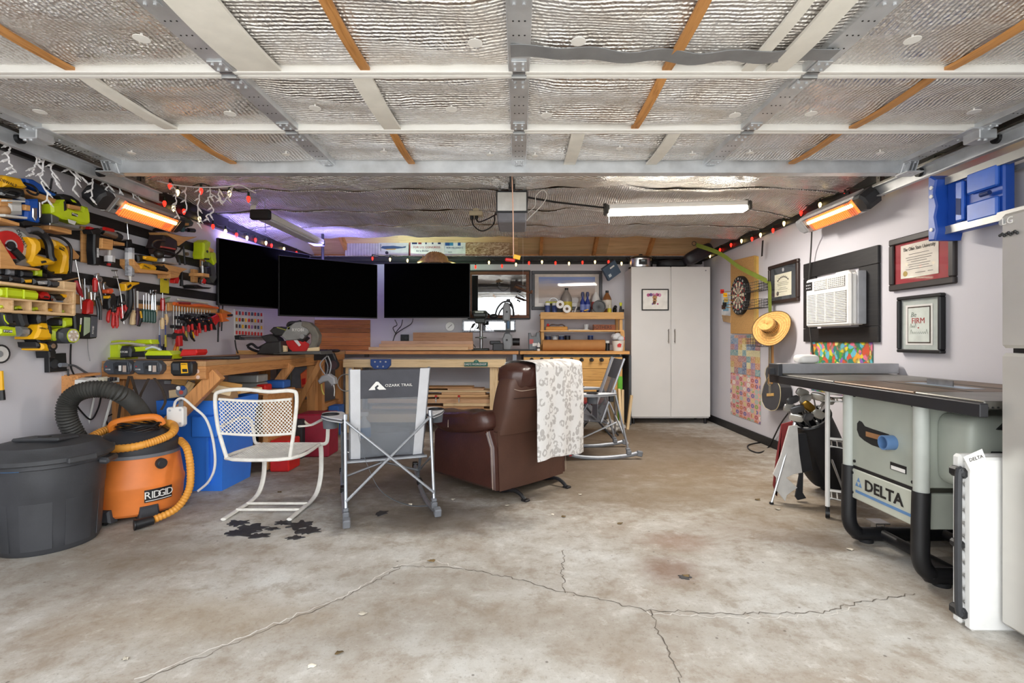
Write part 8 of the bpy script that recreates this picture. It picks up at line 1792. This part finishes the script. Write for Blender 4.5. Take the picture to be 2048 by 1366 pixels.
# ================================================================ CEILING FITTINGS
op=thing('garage_door_opener','grey and white garage door opener hanging from the ceiling','door opener',(-.055,3.9,2.012))
b=MB();b.bx(-.115,.115,.02,.40,.0,.22,bev=.012);part(op,'motor_case',b,mat('#77757a',.5));b=MB();b.bx(-.12,.12,.0,.025,.075,.235,bev=.012);part(op,'front_cover',b,mat('#d8d6d2',.4));b=MB();b.prism([(-.122,.07),(.122,.07),(.122,.24),(-.122,.24)],.003,.018,.003);part(op,'dark_bezel',b,DARK)
b=MB();b.bx(-.015,.015,-.72,.04,.245,.27);b.bx(-.025,.025,-.05,.02,.235,.285);part(op,'drive_rail',b,DARK)
for sx in(-1,1):b=MB();b.bx(sx*.10-.01,sx*.10+.01,.15,.153,.20,.31);part(op,'hanger',b,GALV)
b=MB();b.tube([(0,-.10,.24),(.004,-.14,.20)],.004,5);part(op,'lever',b,DARK)
rc_=thing('release_cord','pink release cord with a red handle and yellow tag hanging from the opener rail','cord',tuple(at(1027,520,3.25)))
q=rc_.location;b=MB();b.tube([(0,0,.015),(-.003,0,.3),(-.012,.0,2.245-q.z)],.0035,6);part(rc_,'cord',b,mat('#d9a98e',.6));b=MB();b.box((-.022,0,0),(.065,.02,.022),(0,.12,0),.006);part(rc_,'red_handle',b,RED);b=MB();b.box((.022,-.004,.018),(.045,.004,.028),(0,.25,0),.002);part(rc_,'yellow_tag',b,YEL)
ob=thing('ceiling_outlet','ceiling outlet with two black plugs left of the opener','outlet',tuple(at(952,428,4.45)));
b=MB();b.box((0,0,.0),(.12,.08,.04),None,.005);b.box((0,0,.03),(.05,.05,.03));part(ob,'outlet_box',b,mat('#b9a98c',.5));b=MB()
for x in(-.035,.005):b.cyl((x,-.01,-.02),(x,-.01,-.05),.016,n=10)
part(ob,'plug',b,BLACK);q=ob.location;b=MB();b.tube(spline([Vector((-.035,-.01,-.05)),at(948,452,4.40)-q,at(965,462,4.35)-q,at(986,450,4.3)-q,at(990,428,4.2)-q,at(993,424,4.1)-q],6),.006,6);part(ob,'looped_cord',b,BLACK)
b=MB();b.tube(spline([Vector((.005,-.01,-.05)),at(958,444,4.40)-q,at(975,438,4.3)-q,at(993,428,4.15)-q],6),.006,6);part(ob,'short_cord',b,BLACK)
b=MB();P=[at(x,y,4.0)for x,y in((1056,425),(1070,412),(1072,392),(1086,380),(1094,392),(1082,412),(1062,432),(1050,445))];b.tube(spline([p-P[0]for p in P],6),.003,5);solo('white_wire',b,WHITE,'thin white wire curling beside the opener','wire',P[0])
# hook with ring and ribbon by the dark shop light
hk=thing('ceiling_hook','black ring hook with a white ribbon and yellow clip above the dark shop light','hook',tuple(at(532,392,4.55)))
b=MB();b.tube(arc((0,0,0),.05,0,360,18)[:-1],.010,8,closed=True);b.tube([(0,0,.05),(0,0,.13)],.005,6);part(hk,'ring',b,BLACK);b=MB();b.slab(lambda u,v:(-.12+.05*u-.02*v,-.01,.02-.15*v),2,4,(0,.004,0));part(hk,'ribbon',b,WHITE);b=MB();b.box((-.14,0,.02),(.06,.03,.025),(0,.3,0),.006);part(hk,'yellow_clip',b,mat('#c9b21f',.4));b=MB();b.tube([(-.10,0,.01),(-.03,0,.03)],.006,6);part(hk,'link',b,BLACK)

# ---------------------------------------------------------------- string lights
BR,BW=emit('#ff2418',2.2),emit('#ffd98a',2.6);GRW=mat('#16261b',.6)
def string_lights(label,pts,fn,group=None):
    P=[fn(x,y)for x,y,c in pts];o0=P[0];r=thing('string_lights',label,'string lights',o0)
    wire=[];
    for i,p in enumerate(P):
        wire.append(p-o0+Vector((0,0,.055)))
        if i<len(P)-1:wire.append((p+P[i+1])/2-o0+Vector((0,0,.035)))
    b=MB();b.tube(spline(wire,4),.004,6);part(r,'wire',b,GRW)
    for(x,y,c),p in zip(pts,P):
        d=p-o0;b=MB();b.lathe([(0,-.028),(.006,-.022),(.0125,-.004),(.013,.006),(.009,.018),(.006,.022)],10,d);o=part(r,'bulb',b,BR if c=='r' else BW);k=MB();k.cyl(d+Vector((0,0,.02)),d+Vector((0,0,.05)),.008,n=8);part(o,'socket',k,GRW)
seq=lambda L_:[(x,y,c)for x,y,c in L_]
string_lights('string of red and warm bulbs along the back wall above the mirror',[(745,517,'r'),(780,519,'w'),(815,521,'w'),(951,534,'r'),(978,525,'w'),(1004,532,'r'),(1032,529,'w'),(1058,526,'r'),(1084,524,'w'),(1111,526,'r'),(1138,527,'w'),(1165,525,'r'),(1190,524,'w'),(1217,524,'r'),(1243,527,'w')],lambda x,y:at(x,y,6.72))
string_lights('string of red and warm bulbs along the top of the right wall',[(1420,512,'w'),(1440,500,'r'),(1462,490,'r'),(1483,482,'w'),(1504,478,'r'),(1521,470,'w'),(1546,461,'r'),(1568,447,'w'),(1602,426,'r'),(1640,410,'w'),(1690,392,'r'),(1766,375,'w'),(1817,354,'r'),(1870,328,'w'),(1935,302,'r'),(2010,272,'w')],lambda x,y:rw(x,y,.055))
string_lights('string of red and warm bulbs along the top of the left wall',[(302,391,'w'),(329,407,'r'),(347,417,'w'),(368,423,'r'),(399,438,'w'),(426,453,'r'),(451,463,'w'),(473,470,'r'),(494,476,'w'),(511,480,'r'),(532,486,'w'),(543,491,'r'),(568,498,'w'),(593,506,'r')],lambda x,y:lw(x,y,.055))
string_lights('short run of bulbs hanging under the foil near the left strut',[(340,372,'r'),(355,385,'w'),(402,382,'r'),(459,387,'w'),(497,398,'r')],lambda x,y:at(x,y,3.75))
# icicle lights
ICW=mat('#f0eef0',.5)
def icicles(label,main,drops,fn):
    P=[fn(*p)for p in main];o0=P[0];r=thing('icicle_lights',label,'icicle lights',o0);b=MB();b.tube(spline([p-o0 for p in P],5),.0045,6);part(r,'main_wire',b,ICW)
    random.seed(9)
    for pts in drops:
        Q=[fn(*p)-o0 for p in pts];S=spline(Q,5);S=[p+Vector((random.uniform(-.004,.004),random.uniform(-.006,.006),0))for p in S];b=MB();b.tube(S,.0042,5);o=part(r,'drop_wire',b,ICW)
        for k in range(2,len(S),4):
            d=Vector((random.uniform(-.1,.1),random.choice((-1,1))*.7,-.5)).normalized()*.035;m=MB();m.cyl(S[k],S[k]+d,.005,.0065,6);m.cyl(S[k]+d,S[k]+d*1.6,.0035,.002,6);part(o,'mini_lamp',m,ICW)
icicles('white icicle lights hanging from the left door track',[(0,275),(15,283),(40,287),(62,292),(90,296),(116,303)],
    [[(20,284),(20,300),(16,318),(28,338),(33,345)],[(62,292),(70,305),(72,325),(66,338),(68,350)],[(82,295),(88,315),(84,345),(84,365),(95,390),(86,408)],[(105,302),(106,322),(104,345),(112,362),(117,370)],[(135,317),(136,335),(148,348),(166,355)],[(150,322),(152,340),(153,360),(145,382)],[(188,339),(186,360),(183,380),(183,398)],[(208,346),(212,362),(216,370),(210,380)],[(241,362),(240,378),(243,398),(250,415)],[(254,372),(262,380),(268,395)],[(282,378),(276,392),(288,406)]],lambda x,y:lw(x,y,.215))
icicles('white icicle lights strung below the foil behind the strut',[(314,362),(345,369),(375,373),(415,375),(455,373),(480,370),(500,380),(512,386)],
    [[(345,369),(352,384),(352,405),(350,418),(360,438)],[(372,374),(371,395),(373,420)],[(398,374),(400,392),(396,415),(398,440),(396,447)],[(421,374),(420,390),(417,400),(426,418),(424,426),(413,431),(416,437)],[(421,386),(436,397),(448,403),(456,392)],[(440,378),(437,388),(440,398)],[(468,371),(462,382),(458,392)]],lambda x,y:at(x,y,3.72))
P=[rw(1580,822,.05),rw(1560,850,.04),fl(1538,893,.01),fl(1520,905,.008),fl(1500,900,.008),fl(1497,890,.008),fl(1525,884,.008)]
b=MB();b.tube(spline([p-P[0]for p in P],6),.007,7);solo('electric_cable',b,BLACK,'black cable looping on the floor along the right baseboard by the golf bag','cord',P[0])
